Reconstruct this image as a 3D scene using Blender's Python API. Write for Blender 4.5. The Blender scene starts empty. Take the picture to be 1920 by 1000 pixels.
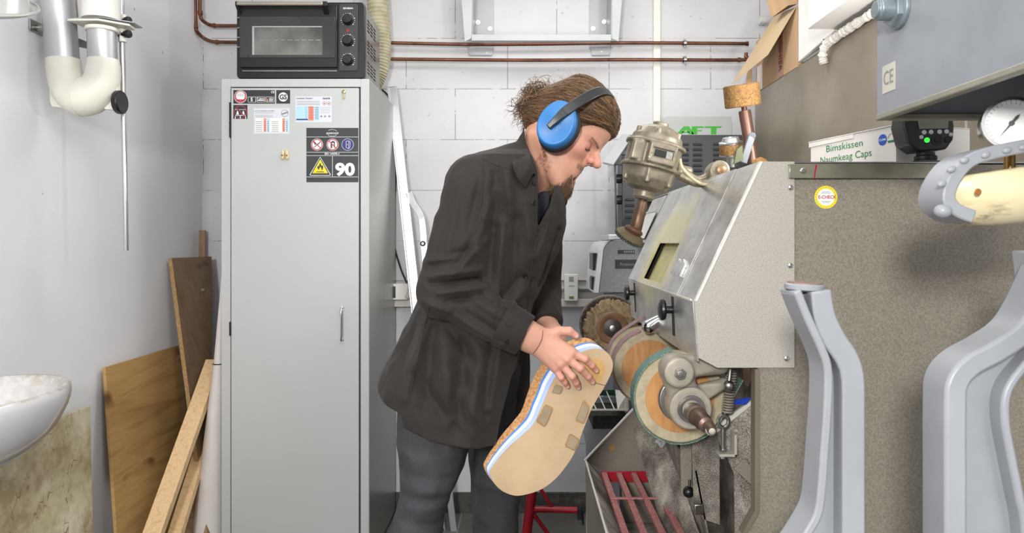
import bpy, bmesh, math, random
import numpy as np
from mathutils import Vector, Matrix, Euler
from mathutils.bvhtree import BVHTree
random.seed(7); np.random.seed(7)
SC = bpy.context.scene
COL = SC.collection
F = 1373.0; CX = 980.0; CY = 455.0; CZ = 1.33
# ---------------------------------------------------------------- camera
cam_d = bpy.data.cameras.new('camera'); cam = bpy.data.objects.new('camera', cam_d); COL.objects.link(cam)
cam.location = (0, 0, CZ); cam.rotation_euler = (math.pi/2, 0, 0)
cam_d.sensor_width = 36; cam_d.lens = 36*F/1920
cam_d.shift_x = (960-CX)/1920; cam_d.shift_y = (CY-500)/1920
cam_d.clip_start = .05; cam_d.clip_end = 60
SC.camera = cam
cam_d.dof.use_dof = True; cam_d.dof.focus_distance = 2.4; cam_d.dof.aperture_fstop = 11
# ---------------------------------------------------------------- light
vs = SC.view_settings
vs.view_transform = 'Standard'; vs.look = 'None'; vs.gamma = 1; vs.use_curve_mapping = False
vs.exposure = 0.0
wd = bpy.data.worlds.new('world'); SC.world = wd; wd.use_nodes = True
wd.node_tree.nodes['Background'].inputs[0].default_value = (.97, .98, 1, 1)
wd.node_tree.nodes['Background'].inputs[1].default_value = .33
def area(name, loc, target, size, power, color=(1, 1, 1), sy=None):
    l = bpy.data.lights.new(name, 'AREA'); l.energy = power; l.color = color
    l.shape = 'RECTANGLE'; l.size = size; l.size_y = sy or size
    o = bpy.data.objects.new(name, l); COL.objects.link(o); o.location = loc
    o.rotation_euler = (Vector(target)-Vector(loc)).to_track_quat('-Z', 'Y').to_euler()
    return o
area('camera_flash', (-.45, -1.25, 1.85), (.05, 2.2, 1.15), .30, 76, (1, .985, .96))
area('overhead_fill_front', (-.3, .6, 2.75), (-.3, .9, 0), 1.3, 9, (1, .99, .97), .9)  # unseen overhead light, added as ceiling bounce fill
area('side_fill', (1.15, -.3, 2.5), (-1.3, 2.3, 1.2), .9, 36, (1, .99, .97))  # added fill without a visible source, brightens the left wall
area('overhead_fill_rear', (.1, 2.75, 2.72), (.1, 2.75, 0), 1.1, 13, (1, .99, .97), .45)  # second unseen overhead fill, added towards the rear
# the hand flash standing on the machine, firing to the rear left
area('hand_flash_lamp', (.80, 1.66, 1.66), (.25, 2.6, 2.9), .09, 8, (1, .98, .95))
# ---------------------------------------------------------------- helpers
def W(px, py, D):
    return Vector(((px-CX)*D/F, D, CZ+(CY-py)*D/F))
def lin(c):
    c = c/255.0
    return c/12.92 if c <= .04045 else ((c+.055)/1.055)**2.4
def rgb(c): return (lin(c[0]), lin(c[1]), lin(c[2]), 1)
class N:
    def __init__(s, name):
        s.m = bpy.data.materials.new(name); s.m.use_nodes = True; s.t = s.m.node_tree
        s.b = s.t.nodes['Principled BSDF']; s.tc = s.t.nodes.new('ShaderNodeTexCoord')
    def n(s, typ, **kw):
        x = s.t.nodes.new('ShaderNode'+typ)
        for k, v in kw.items(): setattr(x, k, v)
        return x
    def l(s, a, b): s.t.links.new(a, b)
    def coord(s, scale=(1, 1, 1), rot=(0, 0, 0), loc=(0, 0, 0)):
        mp = s.n('Mapping'); mp.inputs['Scale'].default_value = scale
        mp.inputs['Rotation'].default_value = rot; mp.inputs['Location'].default_value = loc
        s.l(s.tc.outputs['Object'], mp.inputs[0]); return mp.outputs[0]
    def noise(s, scale, detail=4, rough=.55, vec=None, dist=0):
        x = s.n('TexNoise'); x.inputs['Scale'].default_value = scale; x.inputs['Detail'].default_value = detail
        x.inputs['Roughness'].default_value = rough; x.inputs['Distortion'].default_value = dist
        s.l(vec if vec is not None else s.coord(), x.inputs['Vector']); return x.outputs[0]
    def ramp(s, fac, stops):
        r = s.n('ValToRGB'); e = r.color_ramp.elements
        while len(e) > 1: e.remove(e[-1])
        e[0].position = stops[0][0]; e[0].color = stops[0][1]
        for p, c in stops[1:]:
            k = e.new(p); k.color = c
        s.l(fac, r.inputs[0]); return r.outputs[0]
    def mix(s, fac, a, b, mode='MIX'):
        x = s.n('Mix', data_type='RGBA', blend_type=mode)
        for v, i in ((fac, 0), (a, 6), (b, 7)):
            if hasattr(v, 'default_value') or isinstance(v, bpy.types.NodeSocket): s.l(v, x.inputs[i])
            else: x.inputs[i].default_value = v
        return x.outputs[2]
    def bump(s, h, strength, dist):
        x = s.n('Bump'); x.inputs['Strength'].default_value = strength; x.inputs['Distance'].default_value = dist
        s.l(h, x.inputs['Height'])
        if s.b.inputs['Normal'].is_linked: s.l(s.b.inputs['Normal'].links[0].from_socket, x.inputs['Normal'])
        s.l(x.outputs[0], s.b.inputs['Normal'])
    def base(s, v):
        if isinstance(v, tuple): s.b.inputs['Base Color'].default_value = v
        else: s.l(v, s.b.inputs['Base Color'])
def mat(name, c, rough=.5, metal=0, var=.08, vscale=6, bump=None, stretch=(1, 1, 1), c2=None, amount=.5, coat=0, trans=0, emis=0, spec=None, sub=0, sheen=0):
    """plain procedural material: base colour with noise variation, optional second colour patches, bump=(scale,strength,distance)"""
    k = N(name)
    cc = rgb(c)
    d = tuple(max(0, x*(1-var*2)) for x in cc[:3])+(1,); u = tuple(min(1, x*(1+var)) for x in cc[:3])+(1,)
    v = k.coord(stretch)
    col = k.ramp(k.noise(vscale, 5, .6, v), [(.3, d), (.7, u)])
    if c2:
        lo = .5+(.5-amount)*.5
        msk = k.ramp(k.noise(vscale*1.7+1, 6, .65, k.coord(stretch, loc=(3.1, 1.7, 5.3))), [(lo, (0, 0, 0, 1)), (lo+.15, (1, 1, 1, 1))])
        col = k.mix(msk, col, rgb(c2))
    k.base(col)
    k.b.inputs['Roughness'].default_value = rough; k.b.inputs['Metallic'].default_value = metal
    if coat: k.b.inputs['Coat Weight'].default_value = coat; k.b.inputs['Coat Roughness'].default_value = .08
    if trans: k.b.inputs['Transmission Weight'].default_value = trans
    if spec is not None: k.b.inputs['Specular IOR Level'].default_value = spec
    if sub:
        k.b.inputs['Subsurface Weight'].default_value = sub; k.b.inputs['Subsurface Radius'].default_value = (.9, .35, .2); k.b.inputs['Subsurface Scale'].default_value = .006
    if sheen: k.b.inputs['Sheen Weight'].default_value = sheen; k.b.inputs['Sheen Roughness'].default_value = .5
    if emis:
        k.b.inputs['Emission Color'].default_value = cc; k.b.inputs['Emission Strength'].default_value = emis
    if bump: k.bump(k.noise(bump[0], 3, .5, v), bump[1], bump[2])
    return k.m
class MB:
    """collects shapes; build() links them as one mesh object"""
    def __init__(s): s.v = []; s.f = []; s.mi = []
    def add(s, vs, fs, mi=0):
        o = len(s.v); s.v += [tuple(v) for v in vs]
        for f in fs: s.f.append([i+o for i in f]); s.mi.append(mi)
        return s
    def box(s, a, b, mi=0):
        (x0, y0, z0), (x1, y1, z1) = a, b
        v = [(x, y, z) for x in (x0, x1) for y in (y0, y1) for z in (z0, z1)]
        return s.add(v, [(0, 1, 3, 2), (4, 6, 7, 5), (0, 4, 5, 1), (2, 3, 7, 6), (0, 2, 6, 4), (1, 5, 7, 3)], mi)
    def obox(s, c, size, R=None, mi=0):
        R = R or Matrix.Identity(3); h = [x/2 for x in size]; c = Vector(c)
        v = [c+R@Vector((x*h[0], y*h[1], z*h[2])) for x in (-1, 1) for y in (-1, 1) for z in (-1, 1)]
        return s.add(v, [(0, 1, 3, 2), (4, 6, 7, 5), (0, 4, 5, 1), (2, 3, 7, 6), (0, 2, 6, 4), (1, 5, 7, 3)], mi)
    def beam(s, p0, p1, w, h, up=(0, 0, 1), mi=0):
        p0 = Vector(p0); p1 = Vector(p1); d = (p1-p0); L = d.length; x = d.normalized()
        y = Vector(up).cross(x).normalized(); z = x.cross(y)
        R = Matrix((x, y, z)).transposed()
        return s.obox((p0+p1)/2, (L, w, h), R, mi)
    def prism(s, pts, vec, mi=0):
        vec = Vector(vec); n = len(pts); p = [Vector(q) for q in pts]
        s.add(p+[q+vec for q in p], [tuple(range(n)), tuple(range(2*n-1, n-1, -1))]+[(i, i+n, (i+1) % n+n, (i+1) % n) for i in range(n)], mi)
        return s
    def tube(s, path, r, seg=12, mi=0, caps=True, flat=None, up=None, closed=False):
        P = [Vector(p) for p in path]; n = len(P)
        rr = r if hasattr(r, '__len__') else [r]*n
        T = []
        for i in range(n):
            if closed: t = P[(i+1) % n]-P[i-1]
            else: t = P[min(i+1, n-1)]-P[max(i-1, 0)]
            T.append(t.normalized() if t.length > 1e-9 else Vector((0, 0, 1)))
        a = Vector(up) if up else (Vector((0, 0, 1)) if abs(T[0].z) < .9 else Vector((1, 0, 0)))
        nrm = (a-T[0]*a.dot(T[0])).normalized(); vs = []
        for i in range(n):
            if up: a = Vector(up); nn = a-T[i]*a.dot(T[i])
            else: nn = nrm-T[i]*nrm.dot(T[i])
            nrm = nn.normalized() if nn.length > 1e-6 else nrm
            b = T[i].cross(nrm)
            fx, fy = flat or (1, 1)
            for k in range(seg):
                t = 2*math.pi*k/seg
                vs.append(P[i]+nrm*math.cos(t)*rr[i]*fx+b*math.sin(t)*rr[i]*fy)
        fs = []
        for i in range(n if closed else n-1):
            j = (i+1) % n
            for k in range(seg):
                fs.append((i*seg+k, i*seg+(k+1) % seg, j*seg+(k+1) % seg, j*seg+k))
        if caps and not closed:
            fs.append(tuple(range(seg-1, -1, -1))); fs.append(tuple(range((n-1)*seg, n*seg)))
        return s.add(vs, fs, mi)
    def cyl(s, p0, p1, r0, r1=None, seg=24, mi=0): return s.tube([p0, p1], [r0, r0 if r1 is None else r1], seg, mi)
    def lathe(s, prof, o, axis, seg=32, mi=0, close=True):
        """prof: (radius, height) pairs along axis from origin o"""
        o = Vector(o); ax = Vector(axis).normalized()
        a = Vector((0, 0, 1)) if abs(ax.z) < .9 else Vector((1, 0, 0))
        u = (a-ax*a.dot(ax)).normalized(); w = ax.cross(u); vs = []; n = len(prof)
        for r, h in prof:
            for k in range(seg):
                t = 2*math.pi*k/seg; vs.append(o+ax*h+(u*math.cos(t)+w*math.sin(t))*max(r, 1e-5))
        fs = [(i*seg+k, i*seg+(k+1) % seg, (i+1)*seg+(k+1) % seg, (i+1)*seg+k) for i in range(n-1) for k in range(seg)]
        if close: fs += [tuple(range(seg-1, -1, -1)), tuple(range((n-1)*seg, n*seg))]
        return s.add(vs, fs, mi)
    def ball(s, c, r, R=None, seg=20, rings=12, mi=0):
        if not hasattr(r, '__len__'): r = (r, r, r)
        R = R or Matrix.Identity(3); c = Vector(c); vs = []; fs = []
        for i in range(1, rings):
            t = math.pi*i/rings
            for k in range(seg):
                p = 2*math.pi*k/seg
                vs.append(c+R@Vector((r[0]*math.sin(t)*math.cos(p), r[1]*math.sin(t)*math.sin(p), r[2]*math.cos(t))))
        for i in range(rings-2):
            for k in range(seg): fs.append((i*seg+k, (i+1)*seg+k, (i+1)*seg+(k+1) % seg, i*seg+(k+1) % seg))
        vs += [c+R@Vector((0, 0, r[2])), c-R@Vector((0, 0, r[2]))]; a = len(vs)-2
        for k in range(seg):
            fs.append((a, k, (k+1) % seg)); fs.append((a+1, (rings-2)*seg+(k+1) % seg, (rings-2)*seg+k))
        return s.add(vs, fs, mi)
    def ribbon(s, path, w, th, up, mi=0):
        """rectangular bar swept along path: w across (perpendicular to up), th along up"""
        P = [Vector(p) for p in path]; n = len(P); vs = []
        ww = w if hasattr(w, '__len__') else [w]*n; tt = th if hasattr(th, '__len__') else [th]*n
        for i in range(n):
            t = (P[min(i+1, n-1)]-P[max(i-1, 0)]).normalized()
            u = Vector(up[i] if isinstance(up, list) else up); u = (u-t*u.dot(t)).normalized(); b = t.cross(u)
            for sx, sy in ((-1, -1), (1, -1), (1, 1), (-1, 1)): vs.append(P[i]+b*sx*ww[i]/2+u*sy*tt[i]/2)
        fs = [(i*4+k, i*4+(k+1) % 4, i*4+4+(k+1) % 4, i*4+4+k) for i in range(n-1) for k in range(4)]
        fs += [(3, 2, 1, 0), tuple(range(n*4-4, n*4))]
        return s.add(vs, fs, mi)
    def build(s, name, mats, parent=None, bevel=0, smooth=35, sub=0, seg=2):
        me = bpy.data.meshes.new(name); me.from_pydata(s.v, [], s.f)
        mats = mats if isinstance(mats, (list, tuple)) else [mats]
        for m in mats: me.materials.append(m)
        if len(mats) > 1: me.polygons.foreach_set('material_index', s.mi)
        bm = bmesh.new(); bm.from_mesh(me); bmesh.ops.recalc_face_normals(bm, faces=bm.faces)
        bm.to_mesh(me); bm.free()
        return link(name, me, parent, bevel, smooth, sub, seg)
def link(name, me, parent=None, bevel=0, smooth=35, sub=0, seg=2):
    o = bpy.data.objects.new(name, me); COL.objects.link(o)
    if smooth:
        me.polygons.foreach_set('use_smooth', [True]*len(me.polygons))
        if smooth < 180:
            me.set_sharp_from_angle(angle=math.radians(smooth))
    if bevel:
        b = o.modifiers.new('bevel', 'BEVEL'); b.width = bevel; b.segments = seg; b.limit_method = 'ANGLE'; b.angle_limit = math.radians(40)
        b.harden_normals = False
    if sub:
        b = o.modifiers.new('sub', 'SUBSURF'); b.levels = sub; b.render_levels = sub
    if parent is not None:
        o.parent = parent
        if parent.type == 'EMPTY': o.matrix_parent_inverse = Matrix.Translation(parent.location).inverted()
    return o
def tag(o, label, cat, group=None, kind=None):
    o['label'] = label; o['category'] = cat
    if group: o['group'] = group
    if kind: o['kind'] = kind
    return o
def thing(name, loc, label, cat, group=None):
    e = bpy.data.objects.new(name, None); COL.objects.link(e); e.location = loc; e.empty_display_size = .05
    return tag(e, label, cat, group)
def struct(name, mb, m, bevel=0):
    o = mb.build(name, m, None, bevel); o['kind'] = 'structure'; return o
def dup(root, delta, label=None):
    r = root.copy(); COL.objects.link(r); r.location = Vector(root.location)+Vector(delta)
    if label: r['label'] = label
    for ch in list(root.children):
        c = ch.copy(); COL.objects.link(c); c.parent = r
        for g in list(ch.children):
            d = g.copy(); COL.objects.link(d); d.parent = c
    return r
def text(s, name, p, h, m, parent, right=(1, 0, 0), up=(0, 0, 1), extr=.0004, bold=0, width=None, align='CENTER', shear=0):
    """lettering mesh: p = centre (or left) of baseline middle, h = cap height in metres, facing the side right x up points to"""
    cu = bpy.data.curves.new(name, 'FONT'); cu.body = s; cu.size = 1; cu.extrude = 0; cu.offset = bold; cu.shear = shear
    cu.resolution_u = 3
    cu.align_x = align; cu.align_y = 'CENTER'
    t = bpy.data.objects.new(name, cu); COL.objects.link(t)
    dg = bpy.context.evaluated_depsgraph_get(); dg.update()
    me = bpy.data.meshes.new_from_object(t.evaluated_get(dg)); bpy.data.objects.remove(t)
    vs = np.array([v.co[:] for v in me.vertices]) if len(me.vertices) else np.zeros((1, 3))
    k = h/.7; kx = k
    if width: kx = width/max(1e-6, vs[:, 0].max()-vs[:, 0].min())
    r = Vector(right).normalized(); u = Vector(up).normalized(); nn = r.cross(u).normalized()
    for v in me.vertices:
        v.co = Vector(p)+r*v.co.x*kx+u*v.co.y*k+nn*extr
    me.materials.clear(); me.materials.append(m)
    return link(name, me, parent, smooth=0)
def circ(c, r, n=32, right=(1, 0, 0), up=(0, 0, 1), ry=None):
    c = Vector(c); r_ = Vector(right); u = Vector(up)
    return [c+r_*math.cos(2*math.pi*k/n)*r+u*math.sin(2*math.pi*k/n)*(ry or r) for k in range(n)]
def smooth_path(pts, n=8):
    P = [Vector(p) for p in pts]; out = []
    for i in range(len(P)-1):
        p0 = P[max(i-1, 0)]; p1 = P[i]; p2 = P[i+1]; p3 = P[min(i+2, len(P)-1)]
        for k in range(n):
            t = k/n
            out.append(.5*((2*p1)+(-p0+p2)*t+(2*p0-5*p1+4*p2-p3)*t*t+(-p0+3*p1-3*p2+p3)*t**3))
    out.append(P[-1]); return out
# ---------------------------------------------------------------- signed distance modelling (organic and cast shapes)
def grid(lo, hi, h):
    ax = [np.arange(lo[i], hi[i]+h, h, dtype=np.float32) for i in range(3)]
    return ax, np.meshgrid(*ax, indexing='ij')
def smin(a, b, k):
    h = np.clip(.5+.5*(b-a)/k, 0, 1); return b+(a-b)*h-k*h*(1-h)
def smax(a, b, k): return -smin(-a, -b, k)
def s_ell(P, c, r):
    x = (P[0]-c[0]); y = (P[1]-c[1]); z = (P[2]-c[2])
    k0 = np.sqrt((x/r[0])**2+(y/r[1])**2+(z/r[2])**2)+1e-9
    k1 = np.sqrt((x/r[0]**2)**2+(y/r[1]**2)**2+(z/r[2]**2)**2)+1e-9
    return k0*(k0-1)/k1
def s_cap(P, a, b, r0, r1=None):
    r1 = r0 if r1 is None else r1
    a = [float(q) for q in a]; b = [float(q) for q in b]
    d = [b[i]-a[i] for i in range(3)]; L = sum(q*q for q in d)+1e-12
    t = np.clip(((P[0]-a[0])*d[0]+(P[1]-a[1])*d[1]+(P[2]-a[2])*d[2])/L, 0, 1)
    return np.sqrt((P[0]-a[0]-d[0]*t)**2+(P[1]-a[1]-d[1]*t)**2+(P[2]-a[2]-d[2]*t)**2)-(r0+(r1-r0)*t)
def s_box(P, c, h, r=0):
    q = [np.abs(P[i]-c[i])-(h[i]-r) for i in range(3)]
    o = np.sqrt(np.maximum(q[0], 0)**2+np.maximum(q[1], 0)**2+np.maximum(q[2], 0)**2)
    return o+np.minimum(np.maximum(q[0], np.maximum(q[1], q[2])), 0)-r
def local(P, o, R):
    """R columns = local axes in world"""
    d = [P[i]-o[i] for i in range(3)]
    return [d[0]*R[0][j]+d[1]*R[1][j]+d[2]*R[2][j] for j in range(3)]
def nets(ax, S):
    """naive surface nets on a sampled field"""
    h = float(ax[0][1]-ax[0][0]); nx, ny, nz = S.shape
    I = S < 0
    cnt = np.zeros((nx-1, ny-1, nz-1), np.int8)
    for dx in (0, 1):
        for dy in (0, 1):
            for dz in (0, 1): cnt += I[dx:nx-1+dx, dy:ny-1+dy, dz:nz-1+dz]
    act = np.argwhere((cnt > 0) & (cnt < 8)); idx = -np.ones(cnt.shape, np.int32)
    idx[act[:, 0], act[:, 1], act[:, 2]] = np.arange(len(act))
    acc = np.zeros((len(act), 3)); num = np.zeros(len(act))
    cs = [(0, 0, 0), (1, 0, 0), (0, 1, 0), (0, 0, 1), (1, 1, 0), (1, 0, 1), (0, 1, 1), (1, 1, 1)]
    for i in range(8):
        for j in range(i+1, 8):
            a, b = np.array(cs[i]), np.array(cs[j])
            if abs(a-b).sum() != 1: continue
            pa = act+a; pb = act+b
            va = S[pa[:, 0], pa[:, 1], pa[:, 2]]; vb = S[pb[:, 0], pb[:, 1], pb[:, 2]]
            m = (va < 0) != (vb < 0)
            t = np.where(m, va/np.where(np.abs(va-vb) < 1e-12, 1, va-vb), 0)
            acc += (a+(b-a)*t[:, None])*m[:, None]; num += m
    v = act+acc/num[:, None]
    v = v*h+np.array([ax[0][0], ax[1][0], ax[2][0]])
    F_ = []
    for d in range(3):
        sl = [slice(1, -1)]*3; sl[d] = slice(0, -1)
        s2 = list(sl); s2[d] = slice(1, None)
        a = I[tuple(sl)]; b = I[tuple(s2)]
        e = np.argwhere(a != b); off = np.array([1, 1, 1]); off[d] = 0; e = e+off
        u, w = [(1, 2), (2, 0), (0, 1)][d]
        U = np.zeros(3, int); U[u] = 1; V_ = np.zeros(3, int); V_[w] = 1
        q = [idx[tuple((e-o_).T)] for o_ in (U*0, U, U+V_, V_)]
        q = np.stack(q, 1)
        flip = I[tuple(e.T)]
        q[flip] = q[flip][:, ::-1]
        F_.append(q)
    F_ = np.concatenate(F_); F_ = F_[(F_ >= 0).all(1)]
    return v, F_[:, ::-1]
def relax(v, f, it=1, lam=.5):
    e = np.concatenate([f[:, [0, 1]], f[:, [1, 2]], f[:, [2, 3]], f[:, [3, 0]]])
    for _ in range(it):
        s = np.zeros_like(v); c = np.zeros(len(v))
        for a, b in ((0, 1), (1, 0)):
            for k in range(3): s[:, k] += np.bincount(e[:, a], v[e[:, b], k], len(v))
            c += np.bincount(e[:, a], minlength=len(v))
        v = v+(s/np.maximum(c, 1)[:, None]-v)*lam
    return v
def npmesh(name, v, f):
    me = bpy.data.meshes.new(name); me.vertices.add(len(v)); me.vertices.foreach_set('co', np.asarray(v, np.float32).ravel())
    me.loops.add(f.size); me.loops.foreach_set('vertex_index', f.astype(np.int32).ravel())
    me.polygons.add(len(f)); me.polygons.foreach_set('loop_start', np.arange(0, f.size, f.shape[1], dtype=np.int32))
    me.update(); me.validate(); return me
def sdf_obj(name, lo, hi, h, fn, m, parent=None, it=2, tint=None, smooth=180):
    ax, P = grid(lo, hi, h); S = fn(P); v, f = nets(ax, S); v = relax(v, f, it)
    me = npmesh(name, v, f)
    for q in (m if isinstance(m, (list, tuple)) else [m]): me.materials.append(q)
    if tint is not None:
        c = tint(v); at = me.color_attributes.new('tint', 'FLOAT_COLOR', 'POINT')
        at.data.foreach_set('color', np.concatenate([c, np.ones((len(c), 1))], 1).astype(np.float32).ravel())
    return link(name, me, parent, smooth=smooth), v, f
def bvh_of(o):
    me = o.data; return BVHTree.FromPolygons([v.co for v in me.vertices], [p.vertices for p in me.polygons])
def cast(bvh, px, py):
    d = (W(px, py, 1)-Vector((0, 0, CZ))).normalized(); r = bvh.ray_cast(Vector((0, 0, CZ)), d); return r[0], r[1]
# ================================================================ materials
M = {}
M['plaster'] = mat('white plaster', (226, 226, 229), .85, var=.012, vscale=2.5, bump=(40, .12, .004))
M['white'] = mat('white paint', (225, 223, 218), .6, var=.02)
M['cab'] = mat('light grey powder coat', (190, 193, 192), .42, var=.01, vscale=3, bump=(900, .05, .0003))
M['cabside'] = mat('grey smooth steel sheet', (150, 150, 146), .33, .35, var=.03, vscale=2, stretch=(1, 1, .15))
M['black'] = mat('black plastic', (20, 21, 22), .35, var=.05)
M['blackmatte'] = mat('black rubber', (22, 22, 23), .7, var=.1)
M['chrome'] = mat('polished steel', (215, 215, 214), .16, 1, var=.04)
M['steel'] = mat('brushed steel', (178, 176, 172), .32, 1, var=.12, vscale=14, bump=(300, .08, .0005))
M['alu'] = mat('brushed aluminium', (205, 206, 208), .34, 1, var=.06, vscale=8, stretch=(6, 6, .3))
M['copper'] = mat('tarnished copper', (124, 82, 64), .42, .7, var=.2, vscale=9, c2=(88, 60, 48), amount=.5)
M['glass'] = mat('dark glass', (20, 21, 22), .06, var=.02, coat=1)
M['red'] = mat('red lacquer', (165, 22, 38), .35, var=.1)
M['ivory'] = mat('cream white plastic', (228, 226, 214), .38, var=.015)
M['greym'] = mat('grey painted metal', (172, 175, 178), .45, var=.04)
M['floor'] = None
# ================================================================ room
XL = -1.58; YB = 3.61; XR = 1.32; YN = -1.6; ZC = 2.9
k = N('white aerated concrete blocks with thin joints')
sep = k.n('SeparateXYZ'); k.l(k.tc.outputs['Object'], sep.inputs[0])
def mth(op, a, b=None, c=None):
    x = k.n('Math', operation=op)
    for i, q in enumerate((a, b, c)):
        if q is None: continue
        if isinstance(q, (int, float)): x.inputs[i].default_value = q
        else: k.l(q, x.inputs[i])
    return x.outputs[0]
zr = mth('DIVIDE', mth('SUBTRACT', sep.outputs[2], .0875), .25)           # courses: a joint at z = 2.0875
row = mth('FLOOR', zr); fz = mth('FRACT', zr)
xo = mth('ADD', sep.outputs[0], mth('MULTIPLY', mth('MODULO', row, 2.0), -.242))
fx = mth('FRACT', mth('DIVIDE', mth('ADD', xo, 20.074), .5))
wob = k.noise(7, 3, .6)
def near(fr, per, w):
    dd = mth('MULTIPLY', mth('MINIMUM', fr, mth('SUBTRACT', 1.0, fr)), per)
    return mth('LESS_THAN', dd, w)
jn = mth('MAXIMUM', near(fz, .25, .0011), near(fx, .5, .0013))
brk = mth('GREATER_THAN', k.noise(9, 4, .7, k.coord(loc=(2, 0, 7))), .47)
jm = mth('MULTIPLY', jn, mth('ADD', mth('MULTIPLY', brk, .75), .15))
jw = mth('MAXIMUM', near(fz, .25, .006), near(fx, .5, .006))
low = mth('LESS_THAN', sep.outputs[2], 1.02)
basec = k.ramp(k.noise(2.2, 5, .6), [(.3, rgb((198, 198, 199))), (.7, rgb((210, 210, 212)))])
greyc = k.ramp(k.noise(3, 5, .6), [(.3, rgb((200, 202, 206))), (.7, rgb((212, 214, 219)))])
sc = mth('GREATER_THAN', k.noise(38, 2, .4, k.coord((1, 1, 1.5), loc=(9, 3, 2))), .74)
c1 = k.mix(low, basec, greyc)
c1 = k.mix(mth('MULTIPLY', sc, .35), c1, rgb((120, 118, 115)))
k.base(k.mix(jm, c1, rgb((70, 68, 66)))); k.b.inputs['Roughness'].default_value = .8
k.bump(mth('SUBTRACT', 1.0, mth('MULTIPLY', jw, .6)), .35, .003); k.bump(k.noise(60, 4, .6), .15, .003)
M['blocks'] = k.m
k = N('dark grey floor tiles')
br = k.n('TexBrick'); k.l(k.coord(), br.inputs['Vector']); br.offset = 0
br.inputs['Scale'].default_value = 1; br.inputs['Brick Width'].default_value = .3; br.inputs['Row Height'].default_value = .3
br.inputs['Mortar Size'].default_value = .004; br.inputs['Color1'].default_value = rgb((92, 90, 86)); br.inputs['Color2'].default_value = rgb((84, 82, 79)); br.inputs['Mortar'].default_value = rgb((120, 116, 110))
k.base(k.mix(k.ramp(k.noise(14, 6, .7), [(.45, (0, 0, 0, 1)), (.75, (.5, .5, .5, 1))]), br.outputs[0], rgb((125, 119, 108)))); k.b.inputs['Roughness'].default_value = .7
M['floor'] = k.m
struct('floor', MB().box((XL-.1, YN, -.1), (XR+.1, YB+.12, 0)), M['floor'])
struct('wall_back', MB().box((XL-.12, YB, 0), (XR+.12, YB+.12, ZC)), M['blocks'])
k = N('white plaster wall with chips')
spots = k.ramp(k.noise(16, 2, .5), [(.76, (0, 0, 0, 1)), (.79, (1, 1, 1, 1))])
k.base(k.mix(spots, k.ramp(k.noise(1.6, 4, .6), [(.3, rgb((224, 225, 228))), (.7, rgb((233, 233, 236)))]), rgb((170, 168, 166))))
k.b.inputs['Roughness'].default_value = .75; k.bump(k.noise(28, 4, .6), .12, .006)
struct('wall_left', MB().box((XL-.12, YN, 0), (XL, YB, ZC)), k.m)
struct('wall_right', MB().box((XR, YN, 0), (XR+.12, YB, ZC)), M['plaster'])
struct('ceiling', MB().box((XL-.12, YN, ZC), (XR+.12, YB+.12, ZC+.1)), M['plaster'])
M['skirt'] = mat('dirty dark tile skirting', (74, 72, 68), .6, var=.15, vscale=12, c2=(110, 104, 92), amount=.4)
struct('baseboard_back', MB().box((XL, YB-.012, 0), (XR, YB, .10)), M['skirt'], .002)
struct('baseboard_left', MB().box((XL, YN, 0), (XL+.012, YB-.012, .10)), M['skirt'], .002)
# vertical surface duct on the back wall
o = MB().box((W(1224, 0, YB).x, YB-.02, .1), (W(1237, 0, YB).x, YB-.0005, 2.88)).build('cable_duct', M['ivory'], None, .002)
tag(o, 'narrow cream vertical cable duct running up the white block wall', 'cable duct')
# horizontal white cable trunking with sockets
M['trunk'] = mat('aged white plastic', (205, 201, 192), .45, var=.02)
def trunk(name, px0, px1, label):
    r = thing(name, W((px0+px1)/2, 573, YB), label, 'cable trunking')
    x0 = W(px0, 0, YB).x; x1 = W(px1, 0, YB).x
    MB().box((x0, YB-.05, W(0, 560, YB).z-.038), (x1, YB-.0005, W(0, 560, YB).z)).build('trunking_body', M['trunk'], r, .003)
    MB().box((x0, YB-.016, W(0, 524, YB).z-.005), (x1, YB-.0005, W(0, 524, YB).z)).build('upper_rail', M['trunk'], r, .001)
    MB().box((x0, YB-.034, W(0, 538, YB).z-.010), (x1, YB-.0005, W(0, 538, YB).z)).build('lower_rail', M['trunk'], r, .001)
    return r
trunk('cable_trunking', 700, 1215, 'long off-white cable trunking low on the block wall behind the person')
r = thing('wall_socket', W(752, 546, YB-.05), 'small white socket block on the trunking beside the ladder', 'socket')
a = W(738, 532, YB-.06); b = W(766, 562, YB-.06)
MB().box((a.x, YB-.085, b.z), (b.x, YB-.0505, a.z)).build('socket_body', M['white'], r, .003)
MB().box((a.x+.004, YB-.088, b.z+.01), (a.x+.014, YB-.0845, a.z-.012)).build('switch_column', M['black'], r)
r = thing('wall_sensor', W(1070, 565, YB-.05), 'white upright sensor box with small display on the wall', 'sensor box')
a = W(1058, 514, YB-.06); b = W(1083, 564, YB-.06)
MB().box((a.x, YB-.085, b.z), (b.x, YB-.0505, a.z)).build('sensor_housing', M['white'], r, .003)
MB().box((a.x+.021, YB-.087, a.z-.035), (b.x-.021, YB-.0845, a.z-.012)).build('speaker_grille', mat('grey grille', (150, 150, 150), .6, bump=(800, .5, .001)), r)
MB().box((a.x+.02, YB-.087, a.z-.058), (b.x-.018, YB-.0845, a.z-.053)).build('button_bar', M['greym'], r)
MB().box((a.x+.022, YB-.087, b.z+.011), (b.x-.02, YB-.0845, b.z+.023)).build('display', mat('green display', (120, 125, 80), .2), r)
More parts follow.
